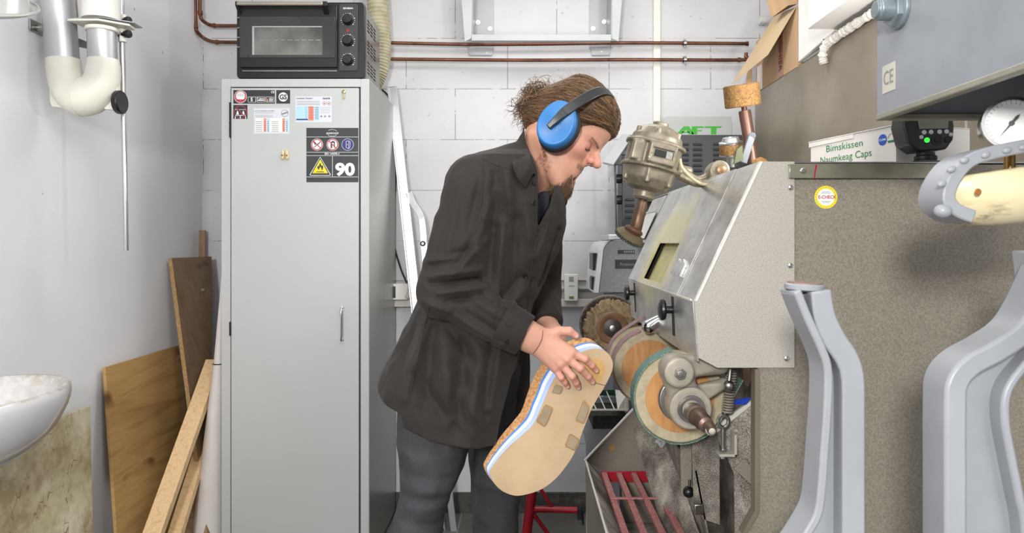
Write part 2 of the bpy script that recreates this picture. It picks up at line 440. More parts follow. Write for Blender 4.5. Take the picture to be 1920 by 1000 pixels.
# ================================================================ copper pipes
YP = YB-.045
def pipe(name, pts, r, label, fit=()):
    t = thing(name, pts[0], label, 'pipe', 'copper pipes on the rear wall')
    MB().tube(smooth_path(pts, 5) if len(pts) > 2 else pts, r, 14).build('pipe_run', M['copper'], t)
    for p, q in fit: MB().cyl(p, q, r*1.35, seg=14).build('pipe_fitting', M['copper'], t, .001)
    return t
def pr(px, py): return W(px, py, YP)
def pl(px, py): return W(px, py, 3.53)
pipe('copper_pipe', [pl(375, -40), pl(375, 0), pl(375, 22), pl(378, 36), pr(388, 44), pr(402, 48), pr(450, 48.5), pr(520, 49)], .0085,
     'inner copper pipe bending out of the left corner behind the oven', [(pl(375, 20), pl(376, 28)), (pr(400, 48), pr(404, 48))])
pipe('copper_pipe', [pl(366, -40), pl(366, 0), pl(367, 45), pl(369, 58), pr(380, 70), pr(394, 77), pr(412, 79), pr(450, 79.5), pr(520, 80)], .0085,
     'outer copper pipe bending out of the left corner, the lower run', [(pl(366, 46), pl(367.5, 54)), (pr(404, 79), pr(409, 79))])
pipe('copper_pipe', [pr(640, 78), pr(850, 83), pr(1000, 83), pr(1180, 80.5), pr(1403, 82)], .0085, 'upper of two horizontal copper pipes below the grey wall bracket', [(pr(1399, 82), pr(1403, 82))])
pipe('copper_pipe', [pr(640, 110), pr(850, 112), pr(1000, 113), pr(1180, 112), pr(1390, 112.5), pr(1398, 106), pr(1399, 99)], .0085, 'lower of two horizontal copper pipes below the grey wall bracket', [(pr(1383, 112), pr(1389, 112.5))])
for y, s in ((81, 'upper'), (112, 'lower')):
    c = pr(1284, y)
    r = thing('pipe_clamp', (c.x, YB-.001, c.z), 'small zinc clamp holding the %s copper pipe to the wall' % s, 'pipe clamp', 'clamps on the copper pipes')
    MB().lathe([(.0095, -.007), (.015, -.007), (.015, .007), (.0095, .007)], c, (1, 0, 0), 20, close=False).build('clamp_ring', M['chrome'], r, 0)
    MB().lathe([(.0092, -.008), (.0128, -.008), (.0128, .008), (.0092, .008)], c, (1, 0, 0), 20, close=False).build('rubber_liner', M['blackmatte'], r)
    MB().cyl((c.x, YB-.001, c.z), (c.x, YP+.014, c.z), .004).cyl((c.x, c.y, c.z+.013), (c.x, c.y, c.z+.021), .004).cyl((c.x, c.y, c.z-.013), (c.x, c.y, c.z-.021), .004).build('clamp_screw', M['steel'], r)
r = thing('radiator_valve', W(1430, 38, YB-.04), 'white ribbed thermostat knob on the wall beside the cardboard box', 'thermostat knob')
a = W(1424, 38, YB-.06)
p = []
for i in range(6): p += [(.019, i*.007), (.019, i*.007+.004), (.0165, i*.007+.004), (.0165, i*.007+.007)]
MB().lathe(p, a, (1, 0, 0), 24).build('valve_cap', M['white'], r)
MB().cyl((a.x+.035, a.y, a.z), (a.x+.035, YB-.001, a.z), .008).build('valve_stem', M['white'], r)
# ================================================================ grey bracket frame on the wall
r = thing('wall_bracket', W(1015, 70, YB), 'grey steel wall bracket frame above the copper pipes', 'bracket')
YF = YB-.24
def fp(px, py, D=YF): return W(px, py, D)
for s, (x0, x1) in enumerate(((881, 926), (1105, 1146))):
    a = W(x0, -60, YB-.006); b = W(x1, 100, YB-.006)
    MB().box((a.x, YB-.006, b.z+.02), (b.x, YB-.0005, a.z)).build('back_plate', M['greym'], r, .001)
    q = [W(x0-6 if s == 0 else x0+2, 75, YB-.006), W(x1, 75, YB-.006), W(x1-3, 104, YB-.006), W(x0-1 if s == 0 else x0+4, 104, YB-.006)]
    MB().prism(q, (0, -.005, 0)).build('foot_plate', M['greym'], r, .001)
for px, py in ((896, 42), (919, 54), (1133, 41), (1112, 54)):
    c = W(px, py, YB-.008)
    MB().lathe([(.011, 0), (.011, .002), (.0045, .002), (.0045, .009), (.003, .009)], c, (0, -1, 0), 20).build('bolt', M['chrome'], r)
for px, py in ((884, 89), (913, 99), (1148-20, 97), (1147, 87)):
    MB().lathe([(.004, 0), (.004, .001)], W(px, py, YB-.0112), (0, -1, 0), 14).build('screw_hole', M['white'], r)
# cantilever side arms narrowing to the lower bar
for sx, pts in ((1, [(862, -40), (886, -40), (884, 72), (871, 78)]), (-1, [(1149, -40), (1170, -40), (1160, 78), (1147, 72)])):
    mb = MB(); mb.prism([W(x, y, YF+.05) for x, y in pts], (0, .006, 0))
    xs = W(pts[1][0] if sx > 0 else pts[0][0], 0, YF+.05).x
    mb.prism([W(pts[0 if sx < 0 else 1][0], -40, YF+.05), W(pts[3 if sx < 0 else 2][0], 75, YF+.05), (W(pts[3 if sx < 0 else 2][0], 75, YF+.05).x, YB-.006, W(0, 66, YB).z), (xs, YB-.006, W(0, -40, YB).z)], (.004*sx, 0, 0))
    mb.build('side_arm', M['greym'], r, .0015)
MB().box((fp(884, 0, YF+.05).x, YF+.045, fp(0, 77, YF+.05).z), (fp(1146, 0, YF+.05).x, YF+.075, fp(0, 65, YF+.05).z)).build('cross_bar', M['greym'], r, .002)
# ================================================================ tall grey safety cabinet
XC0 = -1.222; XC1 = -.6235; YC = 2.97; YC2 = 3.58; ZT = CZ+(455-148)*YC/F
def cp(px, py, d=0): return W(px, py, YC+d)
cab = thing('safety_cabinet', ((XC0+XC1)/2, 3.27, 0), 'tall light grey metal safety cabinet with a black oven on top', 'cabinet')
mb = MB(); e = .035
xi0 = cp(432, 0).x; xi1 = cp(676, 0).x; zt = cp(0, 163).z
mb.box((XC0, YC, .02), (xi0, YC2, ZT)); mb.box((xi0, YC, zt), (xi1, YC2, ZT)); mb.box((xi1, YC, .02), (XC1, YC2, ZT)); mb.box((xi0, YC+.05, .02), (xi1, YC2, zt)); mb.box((xi0, YC, .02), (xi1, YC+.05, .06))
mb.build('carcass', M['cab'], cab, .0015)
MB().box((XC1-.001, YC+.004, .025), (XC1+.0015, YC2-.004, ZT-.004)).build('side_panel', M['cabside'], cab)
for pxa in (432.5,):
    MB().box((cp(434.2, 0).x, YC-.004, .065), (cp(673, 0).x, YC+.04, cp(0, 165.5).z)).build('door', M['cab'], cab, .0012)
door = [c for c in cab.children if c.name.startswith('door')][0]
for y0, y1 in ((192, 226), (226, 259), (603, 630)):
    MB().box((cp(431, 0).x, YC-.008, cp(0, y1-.4).z), (cp(434.6, 0).x, YC+.004, cp(0, y0+.4).z)).build('hinge', M['black'], cab, .001)
c0 = cp(642, 0).x
hd = MB().tube(smooth_path([(c0, YC-.003, cp(0, 578).z), (c0, YC-.022, cp(0, 577).z), (c0+.003, YC-.033, cp(0, 582).z), (c0+.004, YC-.035, cp(0, 608).z), (c0+.003, YC-.033, cp(0, 634).z), (c0, YC-.022, cp(0, 638.5).z), (c0, YC-.003, cp(0, 638).z)], 5), .0042, 12)
hd.box((c0-.006, YC-.006, cp(0, 642).z), (c0+.006, YC-.0038, cp(0, 634).z)).box((c0-.006, YC-.006, cp(0, 582).z), (c0+.006, YC-.0038, cp(0, 574).z))
o = hd.build('door_handle', M['chrome'], door); o['label'] = 'curved chrome pull handle'
M['lblack'] = mat('dark label film', (42, 47, 50), .45, var=.02); M['lwhite'] = mat('white print', (232, 232, 230), .5, var=.01)
M['lred'] = mat('red print', (178, 38, 58), .5, var=.02); M['lblue'] = mat('blue print', (38, 44, 120), .5, var=.02); M['lyellow'] = mat('yellow print', (236, 216, 30), .5, var=.02)
M['lsalmon'] = mat('salmon print', (226, 150, 126), .5, var=.03); M['lcyan'] = mat('pale blue print', (180, 218, 236), .5, var=.03); M['lgrey'] = mat('grey print', (135, 138, 142), .5, var=.02)
M['lpaper'] = mat('paper label', (214, 217, 224), .5, var=.015)
YD = YC-.004
def rp(mb, x0, y0, x1, y1, th, mi, base=YD, off=0):
    a = W(x0, y1, base); b = W(x1, y0, base)
    mb.box((a.x, base-off-th, a.z), (b.x, base-off, b.z), mi)
def disc(mb, px, py, r, off, th, mi, base=YD, n=40):
    c = W(px, py, base); rr = r*base/F
    mb.prism(circ((c.x, base-off, c.z), rr, n), (0, -th, 0), mi)
LM = [M['lblack'], M['lwhite'], M['lred'], M['lblue'], M['lyellow'], M['lsalmon'], M['lcyan'], M['lgrey'], M['lpaper']]
def poly(mb, pts, off, th, mi, base=YD): mb.prism([(W(x, y, base).x, base-off, W(x, y, base).z) for x, y in pts], (0, -th, 0), mi)
def bar(mb, x0, y0, x1, y1, w, off, th, mi, base=YD):
    dx, dy = x1-x0, y1-y0; L = math.hypot(dx, dy); nx, ny = -dy/L*w/2, dx/L*w/2
    poly(mb, [(x0+nx, y0+ny), (x1+nx, y1+ny), (x1-nx, y1-ny), (x0-nx, y0-ny)], off, th, mi, base)
def ptext(s, name, px, py, hpx, m, parent, off, base=YD, width=None, bold=0, shear=0):
    c = W(px, py, base); return text(s, name, (c.x, base-off, c.z), hpx*base/F, m, parent, width=width*base/F if width else None, bold=bold, shear=shear)
# --- big warning label
mb = MB(); T = .0004
rp(mb, 574.5, 240, 672, 342, T, 0)
for y in (257, 285.5, 292, 332): rp(mb, 574.8, y-.35, 671.7, y+.35, T/2, 1, off=T)
rp(mb, 623, 292, 623.8, 332, T/2, 1, off=T)
for cx_, c in ((594.5, 2), (623.5, 2), (652, 3)):
    disc(mb, cx_, 271.3, 11.2, T, T/2, 1)
    disc(mb, cx_, 271.3, 10.6, T*1.5, T/2, c)
    if c == 2: disc(mb, cx_, 271.3, 8.8, T*2, T/2, 1)
# match, flame and no-crossing bar
bar(mb, 589, 277, 598, 269, 2.2, T*2.5, T/4, 7); bar(mb, 596, 271, 601, 266, 1.6, T*2.5, T/4, 0); bar(mb, 588, 266, 592, 272, 1.8, T*2.5, T/4, 0)
poly(mb, [(620, 278), (620, 267), (624, 264), (628, 266), (628, 277), (626, 277), (626, 268), (623, 268), (623, 278)], T*2.5, T/4, 0)
for cx_ in (594.5, 623.5): bar(mb, cx_-7, 264.2, cx_+7, 278.4, 1.7, T*2.8, T/4, 2)
for l in ([(649, 265), (654, 264)], [(649, 265), (649, 277)], [(654, 264), (654, 279)], [(649, 277), (654, 279)], [(654, 264), (656.5, 266)], [(656.5, 266), (656.5, 276)], [(656.5, 276), (654, 279)], [(651, 270), (651, 273)]):
    bar(mb, *l[0], *l[1], .7, T*2, T/4, 1)
poly(mb, [(600.5, 294), (620.5, 328), (619, 329.5), (582, 329.5), (580.5, 328)], T, T/2, 1)
poly(mb, [(600.5, 295.5), (619.4, 328.6), (581.6, 328.6)], T*1.5, T/2, 0)
poly(mb, [(600.5, 299), (615.2, 325), (585.8, 325)], T*2, T/2, 4)
poly(mb, [(598, 319.5), (595, 315), (596, 310.5), (598, 312.5), (599, 308), (601.2, 305), (602, 309.5), (604.3, 311.5), (605, 308.8), (606.2, 314), (605, 318), (602.6, 320), (603, 316.5), (601, 312.5), (598.6, 316.5)], T*2.5, T/2, 0)
bar(mb, 593.5, 322.6, 607.5, 322.6, 1.4, T*2.5, T/2, 0)
lb = mb.build('warning_label', LM, cab, smooth=0); lb['label'] = 'dark safety label with yellow flame triangle and 90'
ptext('90', 'lettering', 647, 319, 22, M['lwhite'], lb, T+.0003, width=37, bold=.045)
ptext('asecos', 'lettering', 623, 249.5, 4.6, M['lwhite'], lb, T+.0003, width=23, bold=.01, shear=.2)
ptext('EN 14470-1', 'lettering', 623, 288.8, 3.2, M['lwhite'], lb, T+.0003, width=27, bold=.03)
mb = MB()
for k_ in range(14):
    t0 = math.radians(20+k_*10); t1 = math.radians(30+k_*10)
    if k_ < 12: bar(mb, 623+9*math.cos(t0), 248-5*math.sin(t0), 623+9*math.cos(t1), 248-5*math.sin(t1), .6, T+.0001, T/3, 1); 
    bar(mb, 623+9*math.cos(t0+math.pi), 251-4.5*math.sin(t0+math.pi), 623+9*math.cos(t1+math.pi), 251-4.5*math.sin(t1+math.pi), .6, T+.0001, T/3, 1)
mb.build('emblem_arc', LM, lb, smooth=0)
# --- certification strip
mb = MB(); rp(mb, 437.5, 169, 515.5, 194.5, T, 0); rp(mb, 518, 169, 544, 194.5, T, 0)
disc(mb, 451, 181.5, 12, T, T/2, 1); disc(mb, 451, 181.5, 11.4, T*1.5, T/2, 2)
for k_ in range(24):
    a_ = 2*math.pi*k_/24; bar(mb, 451+9.6*math.cos(a_), 181.5+9.6*math.sin(a_), 451+10.9*math.cos(a_), 181.5+10.9*math.sin(a_), .7, T*2, T/4, 1)
disc(mb, 451, 180.5, 8.4, T*2, T/2, 1)
rp(mb, 443, 186.6, 459, 188.6, T/4, 2, off=T*2.5); rp(mb, 445, 176.5, 457, 177.2, T/4, 7, off=T*2.5); rp(mb, 444, 179.5, 458, 180.2, T/4, 7, off=T*2.5)
for x0, x1 in ((465, 480), (481.5, 497), (498.5, 514)):
    for q in ((x0, 181.5, x1, 182.1), (x0, 191.4, x1, 192), (x0, 181.5, x0+.6, 192), (x1-.6, 181.5, x1, 192)): rp(mb, *q, T/2, 1, off=T)
for i, c in enumerate((2, 5, 4)): rp(mb, 500.5, 183.5+i*2.5, 502.6, 185.3+i*2.5, T/2, c, off=T)
for i in range(3): rp(mb, 504.5, 184+i*2.4, 512, 185.2+i*2.4, T/2, 1, off=T)
rp(mb, 483, 187.5, 496, 189.3, T/2, 1, off=T)
disc(mb, 531, 182, 8.6, T, T/2, 1)
lb = mb.build('approval_label', LM, cab, smooth=0); lb['label'] = 'dark approval label with round red seal'
ptext('CE', 'lettering', 511.5, 173, 4.2, M['lwhite'], lb, T+.0003, width=6.5, bold=.02)
ptext('S', 'lettering', 472, 187, 6.5, M['lwhite'], lb, T+.0003, bold=.03)
ptext('I', 'lettering', 479.5, 188.5, 4.4, M['lwhite'], lb, T+.0003)
ptext('7 Jahre', 'lettering', 489, 185.2, 3.4, M['lwhite'], lb, T+.0003, width=13, bold=.02)
ptext('GS', 'lettering', 531, 182.5, 9, M['lblack'], lb, T*1.5+.0003, width=13.5, bold=.03)
mb = MB(); rp(mb, 437.5, 197, 464, 223, T, 0)
disc(mb, 451, 210, 12, T, T/3, 2); disc(mb, 451, 210, 10.8, T*1.33, T/3, 0)
for k_ in range(8):
    rp(mb, 441+k_*2.6, 205, 442.4+k_*2.6, 206.4, T/4, 1, off=T*1.6)
for cx_ in (445.5, 456.5):
    poly(mb, [(cx_-2.5, 215), (cx_-1.5, 210), (cx_, 207.5), (cx_+1.5, 210), (cx_+2.5, 215)], T*1.6, T/4, 1)
rp(mb, 441, 216, 461, 217, T/4, 1, off=T*1.6); rp(mb, 450, 217, 451.5, 222.5, T/4, 1, off=T*1.6); rp(mb, 440.5, 218.5, 442, 222.8, T/4, 1, off=T*1.6); rp(mb, 460, 218.5, 461.5, 222.8, T/4, 1, off=T*1.6)
bar(mb, 443, 201.5, 459, 218.5, 1.3, T*2, T/4, 2)
lb = mb.build('prohibition_label', LM, cab, smooth=0); lb['label'] = 'small dark label with red prohibition ring'
# --- two paper tables
mb = MB(); rp(mb, 476, 203, 542.5, 251, T, 8); rp(mb, 479, 221.5, 541, 247.5, T/3, 1, off=T)
for x, c in ((494.5, 5), (500.5, 6), (529.5, 5), (535.5, 6)): rp(mb, x, 222, x+5, 247, T/3, c, off=T*1.4)
for i in range(6):
    y = 228+i*3.5
    for x in (480, 510): rp(mb, x, y, x+12, y+.9, T/4, 7, off=T*1.8)
    for x in (496.2, 502, 531.2, 537): rp(mb, x, y-.2, x+1.8, y+1.2, T/4, 2 if x in (496.2, 531.2) else 3, off=T*1.9)
disc(mb, 534, 212.5, 6.8, T, T/4, 7); disc(mb, 534, 212.5, 5.8, T*1.3, T/4, 8); bar(mb, 528.5, 214.5, 539.5, 210.5, 3, T*1.6, T/4, 7)
for y in (211.5, 216.5, 219): rp(mb, 478.5, y, 512, y+.7, T/4, 7, off=T)
lb = mb.build('paper_table', LM, cab, smooth=0); lb['label'] = 'left paper chart with orange and blue columns'
ptext('nora Lunatec combi', 'lettering', 496, 208, 2.4, M['lgrey'], lb, T+.0003, width=36, bold=.02)
mb = MB(); rp(mb, 554, 181, 622, 229.5, T, 8)
rp(mb, 555.5, 199.5, 578, 226.5, T/3, 6, off=T); rp(mb, 578, 199.5, 588.5, 226.5, T/3, 5, off=T); rp(mb, 589, 199.5, 599, 226.5, T/3, 6, off=T)
rp(mb, 555.5, 223, 577.5, 225.5, T/4, 3, off=T*1.4)
for i in range(9):
    y = 201+i*2.7
    rp(mb, 579.5, y, 587, y+.8, T/4, 2, off=T*1.5); rp(mb, 590.5, y, 597.5, y+.8, T/4, 3, off=T*1.5); rp(mb, 572, y, 576.5, y+.6, T/4, 7, off=T*1.5)
    if i < 5: rp(mb, 601, y, 619, y+.5, T/4, 7, off=T)
for y in (190, 193, 196): rp(mb, 556.5, y, 600, y+.8, T/4, 7, off=T)
for x in (608.5, 616.7): disc(mb, x, 193.8, 3.5, T, T/4, 2); disc(mb, x, 193.8, 2.7, T*1.3, T/4, 1); rp(mb, x-1.4, 193.2, x+1.4, 195, T/4, 0, off=T*1.6)
for x in (602.5, 609.5, 617.5): disc(mb, x, 218.3, 1.9, T, T/4, 7)
lb = mb.build('paper_table', LM, cab, smooth=0); lb['label'] = 'right paper chart with red and blue columns'
ptext('Lunatec fusion', 'lettering', 571, 184.5, 3, M['lblack'], lb, T+.0003, width=30, bold=.01)
ptext('nora', 'lettering', 612, 184.5, 4, M['lblack'], lb, T+.0003, width=14, bold=.03)
# key cylinder
c = W(645, 172.5, YD)
o = MB().lathe([(.009, 0), (.009, .003), (.006, .005)], c, (0, -1, 0), 20).prism([(c.x-.004, YD, c.z-.003), (c.x+.004, YD, c.z-.003), (c.x+.0045, YD, c.z-.026), (c.x, YD, c.z-.031), (c.x-.0045, YD, c.z-.026)], (0, -.004, 0)).build('lock_cylinder', mat('brass grey lock', (178, 170, 140), .35, .8), cab, .0008)
# clog magnet
r = thing('clog_magnet', W(534, 292, YD), 'pair of tiny wooden clog magnets on the cabinet door', 'magnet')
wood = mat('pale wood', (226, 206, 160), .5, var=.06)
for sx in (-1, 1):
    c = W(534+sx*4.4, 292, YD-.008)
    mb = MB()
    mb.ball((c.x, c.y+.002, c.z-.004), (.0075, .0075, .013)); mb.ball((c.x+sx*-.001, c.y+.001, c.z+.009), (.0065, .0065, .012)); mb.ball((c.x, c.y+.001, c.z+.019), (.003, .004, .006))
    g = mb.build('clog', wood, r)
    MB().ball((c.x, c.y-.005, c.z+.0), (.0045, .001, .004)).build('clog_opening', mat('shaded wood', (140, 112, 76), .7), g)
# ================================================================ mini oven
ov = thing('mini_oven', (W(577, 0, 3.0).x, 3.15, ZT), 'black and silver mini oven standing on the grey cabinet', 'oven')
YO = 2.995
def op(px, py, d=0): return W(px, py, YO+d)
x0 = op(443.5, 0).x; x1 = op(684, 0).x; z0 = ZT+.006; z1 = op(0, 4).z
def rrect(xa, xb, za, zb, y, r, n=6):
    out = []
    for cx_, cz_, a0 in ((xb-r, zb-r, 0), (xa+r, zb-r, 90), (xa+r, za+r, 180), (xb-r, za+r, 270)):
        for i in range(n+1):
            a_ = math.radians(a0+90*i/n); out.append((cx_+r*math.cos(a_), y, cz_+r*math.sin(a_)))
    return out
MB().prism(rrect(x0, x1, z0, z1, YO, .018), (0, .03, 0)).build('front_frame', M['black'], ov, .004)
vt = MB().prism(rrect(x0+.006, x1-.006, z0+.004, z1-.004, YO+.03, .014), (0, .31, 0)).build('metal_body', mat('champagne steel', (140, 136, 128), .3, .8, var=.05), ov, .002)
mb = MB()
xs = x1-.006
for col_ in range(3):
    for grp in range(3):
        for j in range(4):
            yy = YO+.10+col_*.062+(.0); zz = z1-.05-grp*.088-j*.0145-col_*.0
            mb.obox((xs, yy, zz), (.002, .042, .006), Matrix.Rotation(.0, 3, 'X'))
mb.build('vent_slot', M['blackmatte'], vt)
for i in range(4):
    px = [455, 672][i % 2]; yy = [YO+.04, YO+.30][i//2]
    MB().cyl((op(px, 0).x, yy, ZT+.0005), (op(px, 0).x, yy, ZT+.010), .012).build('foot', M['blackmatte'], ov)
# door with glass
dr = MB()
a = op(451, 128); b = op(633.5, 12)
dr.box((a.x, YO-.014, a.z), (b.x, YO-.0005, b.z)); d_ = dr.build('oven_door', M['black'], ov, .003)
a = op(452.5, 110); b = op(630, 33)
MB().box((a.x, YO-.0165, a.z), (b.x, YO-.0138, b.z)).build('door_glass', M['glass'], d_, .0008)
kx = N('dim oven interior behind glass'); kx.base(kx.ramp(kx.noise(7, 3, .5, kx.coord((1, 1, .8), (0, .6, 0))), [(.35, rgb((62, 62, 58))), (.65, rgb((118, 118, 113)))])); kx.b.inputs['Roughness'].default_value = .12; kx.b.inputs['Coat Weight'].default_value = .6
a = op(476, 105); b = op(606.5, 51.5)
o = MB().box((a.x, YO-.0175, a.z), (b.x, YO-.0164, b.z)).build('window', kx.m, d_)
mb = MB()
for t in range(9): mb.box((op(490+t*13, 0).x, YO-.0186, op(0, 78).z), (op(499+t*13, 0).x, YO-.0174, op(0, 77).z))
mb.build('rack_line', M['steel'], d_)
mb = MB()
mb.box((op(476, 0).x, YO-.0186, op(0, 105).z), (op(479.5, 0).x, YO-.0174, op(0, 53).z)).box((op(476, 0).x, YO-.0186, op(0, 53.4).z), (op(606, 0).x, YO-.0174, op(0, 51.5).z))
mb.build('window_rim', M['greym'], d_)
h = MB().box((op(451.5, 0).x, YO-.048, op(0, 16.5).z), (op(611, 0).x, YO-.036, op(0, 9.6).z)).build('handle_bar', mat('satin champagne bar', (176, 168, 152), .35, .7), d_, .003)
for px0, px1 in ((449, 455), (609, 619)):
    MB().prism([(op(px0, 0).x, YO-.047, op(0, 17).z), (op(px0, 0).x, YO-.047, op(0, 9).z), (op(px0, 0).x, YO-.013, op(0, 12).z), (op(px0, 0).x, YO-.013, op(0, 30).z)], (op(px1, 0).x-op(px0, 0).x, 0, 0)).build('handle_bracket', M['black'], d_, .002)
mb = MB()
for i in range(9):
    mb.box((op(462+i*19, 0).x, YO-.0012, op(0, 125).z), (op(474+i*19, 0).x, YO+.0005, op(0, 123.4).z))
mb.box((op(455, 0).x, YO-.004, op(0, 134).z), (op(632, 0).x, YO, op(0, 132.6).z))
mb.build('crumb_slot', M['steel'], ov)
mb = MB()
for y in (33, 52, 70, 88): mb.box((op(445, 0).x, YO-.002, op(0, y+1).z), (op(449.5, 0).x, YO, op(0, y-.4).z))
mb.build('rack_notch', M['steel'], ov)
a = op(636, 133.5); b = op(671, 8)
pn = MB().prism(rrect(a.x, b.x, a.z, b.z, YO-.005, .010), (0, .006, 0)).build('control_panel', mat('charcoal panel', (52, 54, 57), .4, var=.03), ov, .0015)
for y, tilt in ((37.5, -.55), (77, .15), (113, -.2)):
    c = op(652.5, y, -.005)
    MB().lathe([(.0225, 0), (.0225, .004), (.0205, .006), (.019, .022), (.017, .0245)], c, (0, -1, 0), 32).obox((c.x, c.y-.025, c.z), (.006, .007, .034), Matrix.Rotation(tilt, 3, 'Y')).build('knob', M['black'], pn, .0006)
    mk = MB()
    for i in range(15):
        a_ = math.radians(-40+i*260/14-180+180)
        q = Vector((c.x+.0275*math.cos(a_), c.y-.0002, c.z+.0275*math.sin(a_)))
        mk.obox(q, (.0022 if i % 3 else .0048, .0006, .0022 if i % 3 else .003))
    mk.build('dial_mark', M['lwhite'], pn)
MB().lathe([(.0062, 0), (.0062, .0015)], op(652, 57.3, -.005), (0, -1, 0), 20).build('indicator_light', M['red'], pn)
c = op(652.5, 15.8, -.0055); text('SEVERIN', 'lettering', (c.x, c.y-.0003, c.z), .0062, M['lwhite'], pn, width=.040, bold=.03)
# ================================================================ ribbed hose behind the oven
kx = N('translucent cream hose'); kx.base(kx.ramp(kx.noise(30, 3), [(.3, rgb((188, 180, 146))), (.7, rgb((216, 210, 184)))])); kx.b.inputs['Roughness'].default_value = .25; kx.b.inputs['Transmission Weight'].default_value = .25
pts = smooth_path([W(706, -60, 3.5), W(708, 0, 3.5), W(711, 50, 3.5), W(713, 90, 3.5), W(710, 125, 3.5), W(699, 150, 3.5), (W(675, 166, 3.46).x, 3.46, ZT+.05)], 26)
rr = [.0475+.0055*abs(math.sin(i*math.pi/4)) for i in range(len(pts))]
o = MB().tube(pts, rr, 28).build('ribbed_hose', kx.m, None)
tag(o, 'beige ribbed plastic hose hanging down behind the oven', 'hose')
# black cable by the ladder
cp_ = smooth_path([W(716, 168, 3.55), W(730, 185, 3.57), W(741, 230, 3.59), W(743, 320, 3.595), W(738, 400, 3.595), W(737, 450, 3.595), (W(750, 500, 3.595)), W(762, 530, 3.59), W(765, 545, 3.56)], 8)
r = thing('black_cable', cp_[-1], 'thin black cable hanging between the cabinet side and ladder', 'cable')
MB().tube(cp_, .0042, 10).build('cord', M['blackmatte'], r)
MB().obox(W(766, 553, 3.52), (.022, .03, .034), Matrix.Rotation(.35, 3, 'Y')).build('plug', mat('cream plug', (196, 190, 172), .5), r, .004)
# ================================================================ aluminium ladder
ld = thing('step_ladder', W(800, 960, 3.42), 'folded silver aluminium ladder leaning behind the person', 'ladder')
def ly(t): return 3.56-.10*t
p0 = W(736, 163, 3.54); p1 = W(781, 560, 3.50); p2 = p0+(p1-p0)*2.6
for q in (p2,): pass
d_ = (p1-p0).normalized(); t_ = (0.0-p0.z)/d_.z
pe = p0+d_*t_
pe.y = 3.40
MB().beam(p0, pe, .020, .042, up=(1, 0, 0)).build('stile', M['alu'], ld, .004)
MB().beam(p0+Vector((-.021, -.012, 0)), pe+Vector((-.021, -.012, 0)), .024, .004, up=(1, 0, 0)).beam(p0+Vector((.021, -.012, 0)), pe+Vector((.021, -.012, 0)), .024, .004, up=(1, 0, 0)).build('stile_flange', M['alu'], ld)
sp = smooth_path([W(767, 362, 3.50), W(775, 382, 3.49), W(788, 402, 3.48), W(793, 425, 3.47), W(797, 480, 3.46), W(812, 640, 3.43), W(832, 830, 3.40), W(852, 1000, 3.38), (W(852, 1000, 3.38)+(W(852, 1000, 3.38)-W(832, 830, 3.40))*.0)], 6)
last = W(852, 1000, 3.38); drn = (last-W(832, 830, 3.40)).normalized(); end = last+drn*(last.z-.004)/abs(drn.z)
sp[-1] = last; sp.append(end)
MB().ribbon(sp, .030, .022, (0, 1, 0)).build('support_leg', M['alu'], ld, .005)
c = W(793, 457, 3.452); MB().lathe([(.013, 0), (.013, .004), (.008, .006)], c, (0, -1, 0), 20).build('rubber_washer', M['blackmatte'], ld)
MB().lathe([(.008, 0), (.007, .004)], c+Vector((0, -.006, 0)), (0, -1, 0), 20).build('pivot_bolt', M['chrome'], ld)
MB().lathe([(.004, 0), (.003, .003)], W(756.5, 356, 3.505), (0, -1, 0), 12).build('rivet', M['steel'], ld)
# ================================================================ extraction arm on the left wall
ex = thing('extraction_arm', (XL, 2.45, 1.55), 'cream and aluminium extraction elbow arm on the left wall', 'extraction arm')
DX = 2.36
def xp(px, py, d=0): return W(px, py, DX+d)
M['satin'] = mat('satin aluminium tube', (196, 197, 200), .38, .75, var=.02)
MB().cyl(xp(119, 124), xp(103, -60), .0485, .0485, 40).build('left_tube', M['satin'], ex)
MB().cyl(xp(193, 124), xp(191, 56), .0435, .0435, 40).build('right_tube', M['satin'], ex)
full_ = smooth_path([xp(119, 112), xp(121, 135), xp(128, 158), xp(139, 175), xp(153, 181), xp(168, 178), xp(183, 167), xp(191, 150), xp(193.5, 128), xp(193.5, 112)], 6)
rad_ = [float(np.interp(i/(len(full_)-1), [0, .12, .30, .45, .55, .75, 1], [.0500, .0515, .0580, .0635, .0635, .0545, .0460])) for i in range(len(full_))]
ih = full_.index(full_[24])
MB().tube(full_[:25], rad_[:25], 40).build('left_elbow', M['ivory'], ex, smooth=60)
MB().tube(full_[24:], rad_[24:], 40).build('right_elbow', M['ivory'], ex, smooth=60)
a = full_[24]; d_ = (full_[25]-full_[23]).normalized()
MB().lathe([(rad_[24]-.002, -.002), (rad_[24]+.0022, -.0015), (rad_[24]+.0022, .0015), (rad_[24]-.002, .002)], a, d_, 40, close=False).build('seam_ring', M['ivory'], ex)
# side webs of the elbows
MB().prism([xp(90, 124, .0), xp(93, 190), xp(97, 200), xp(118, 203), xp(130, 190), xp(112, 160)], (0, .02, 0)).build('side_web', M['ivory'], ex, .002)
MB().prism([xp(220, 130, .0), xp(220, 203), xp(214, 206), xp(196, 205), xp(185, 190), xp(205, 165)], (0, .02, 0)).build('side_web', M['ivory'], ex, .002)
MB().lathe([(.0, 0), (.036, 0), (.038, .004), (.038, .016), (.034, .02), (0, .02)], xp(219, 192, .01), (1, 0, 0), 28).build('locking_knob', M['black'], ex, .001)
MB().lathe([(.048, 0), (.050, .003), (.049, .012), (.046, .012)], xp(191, 60), (0, 0, 1), 36).build('collar', M['ivory'], ex, .0008)
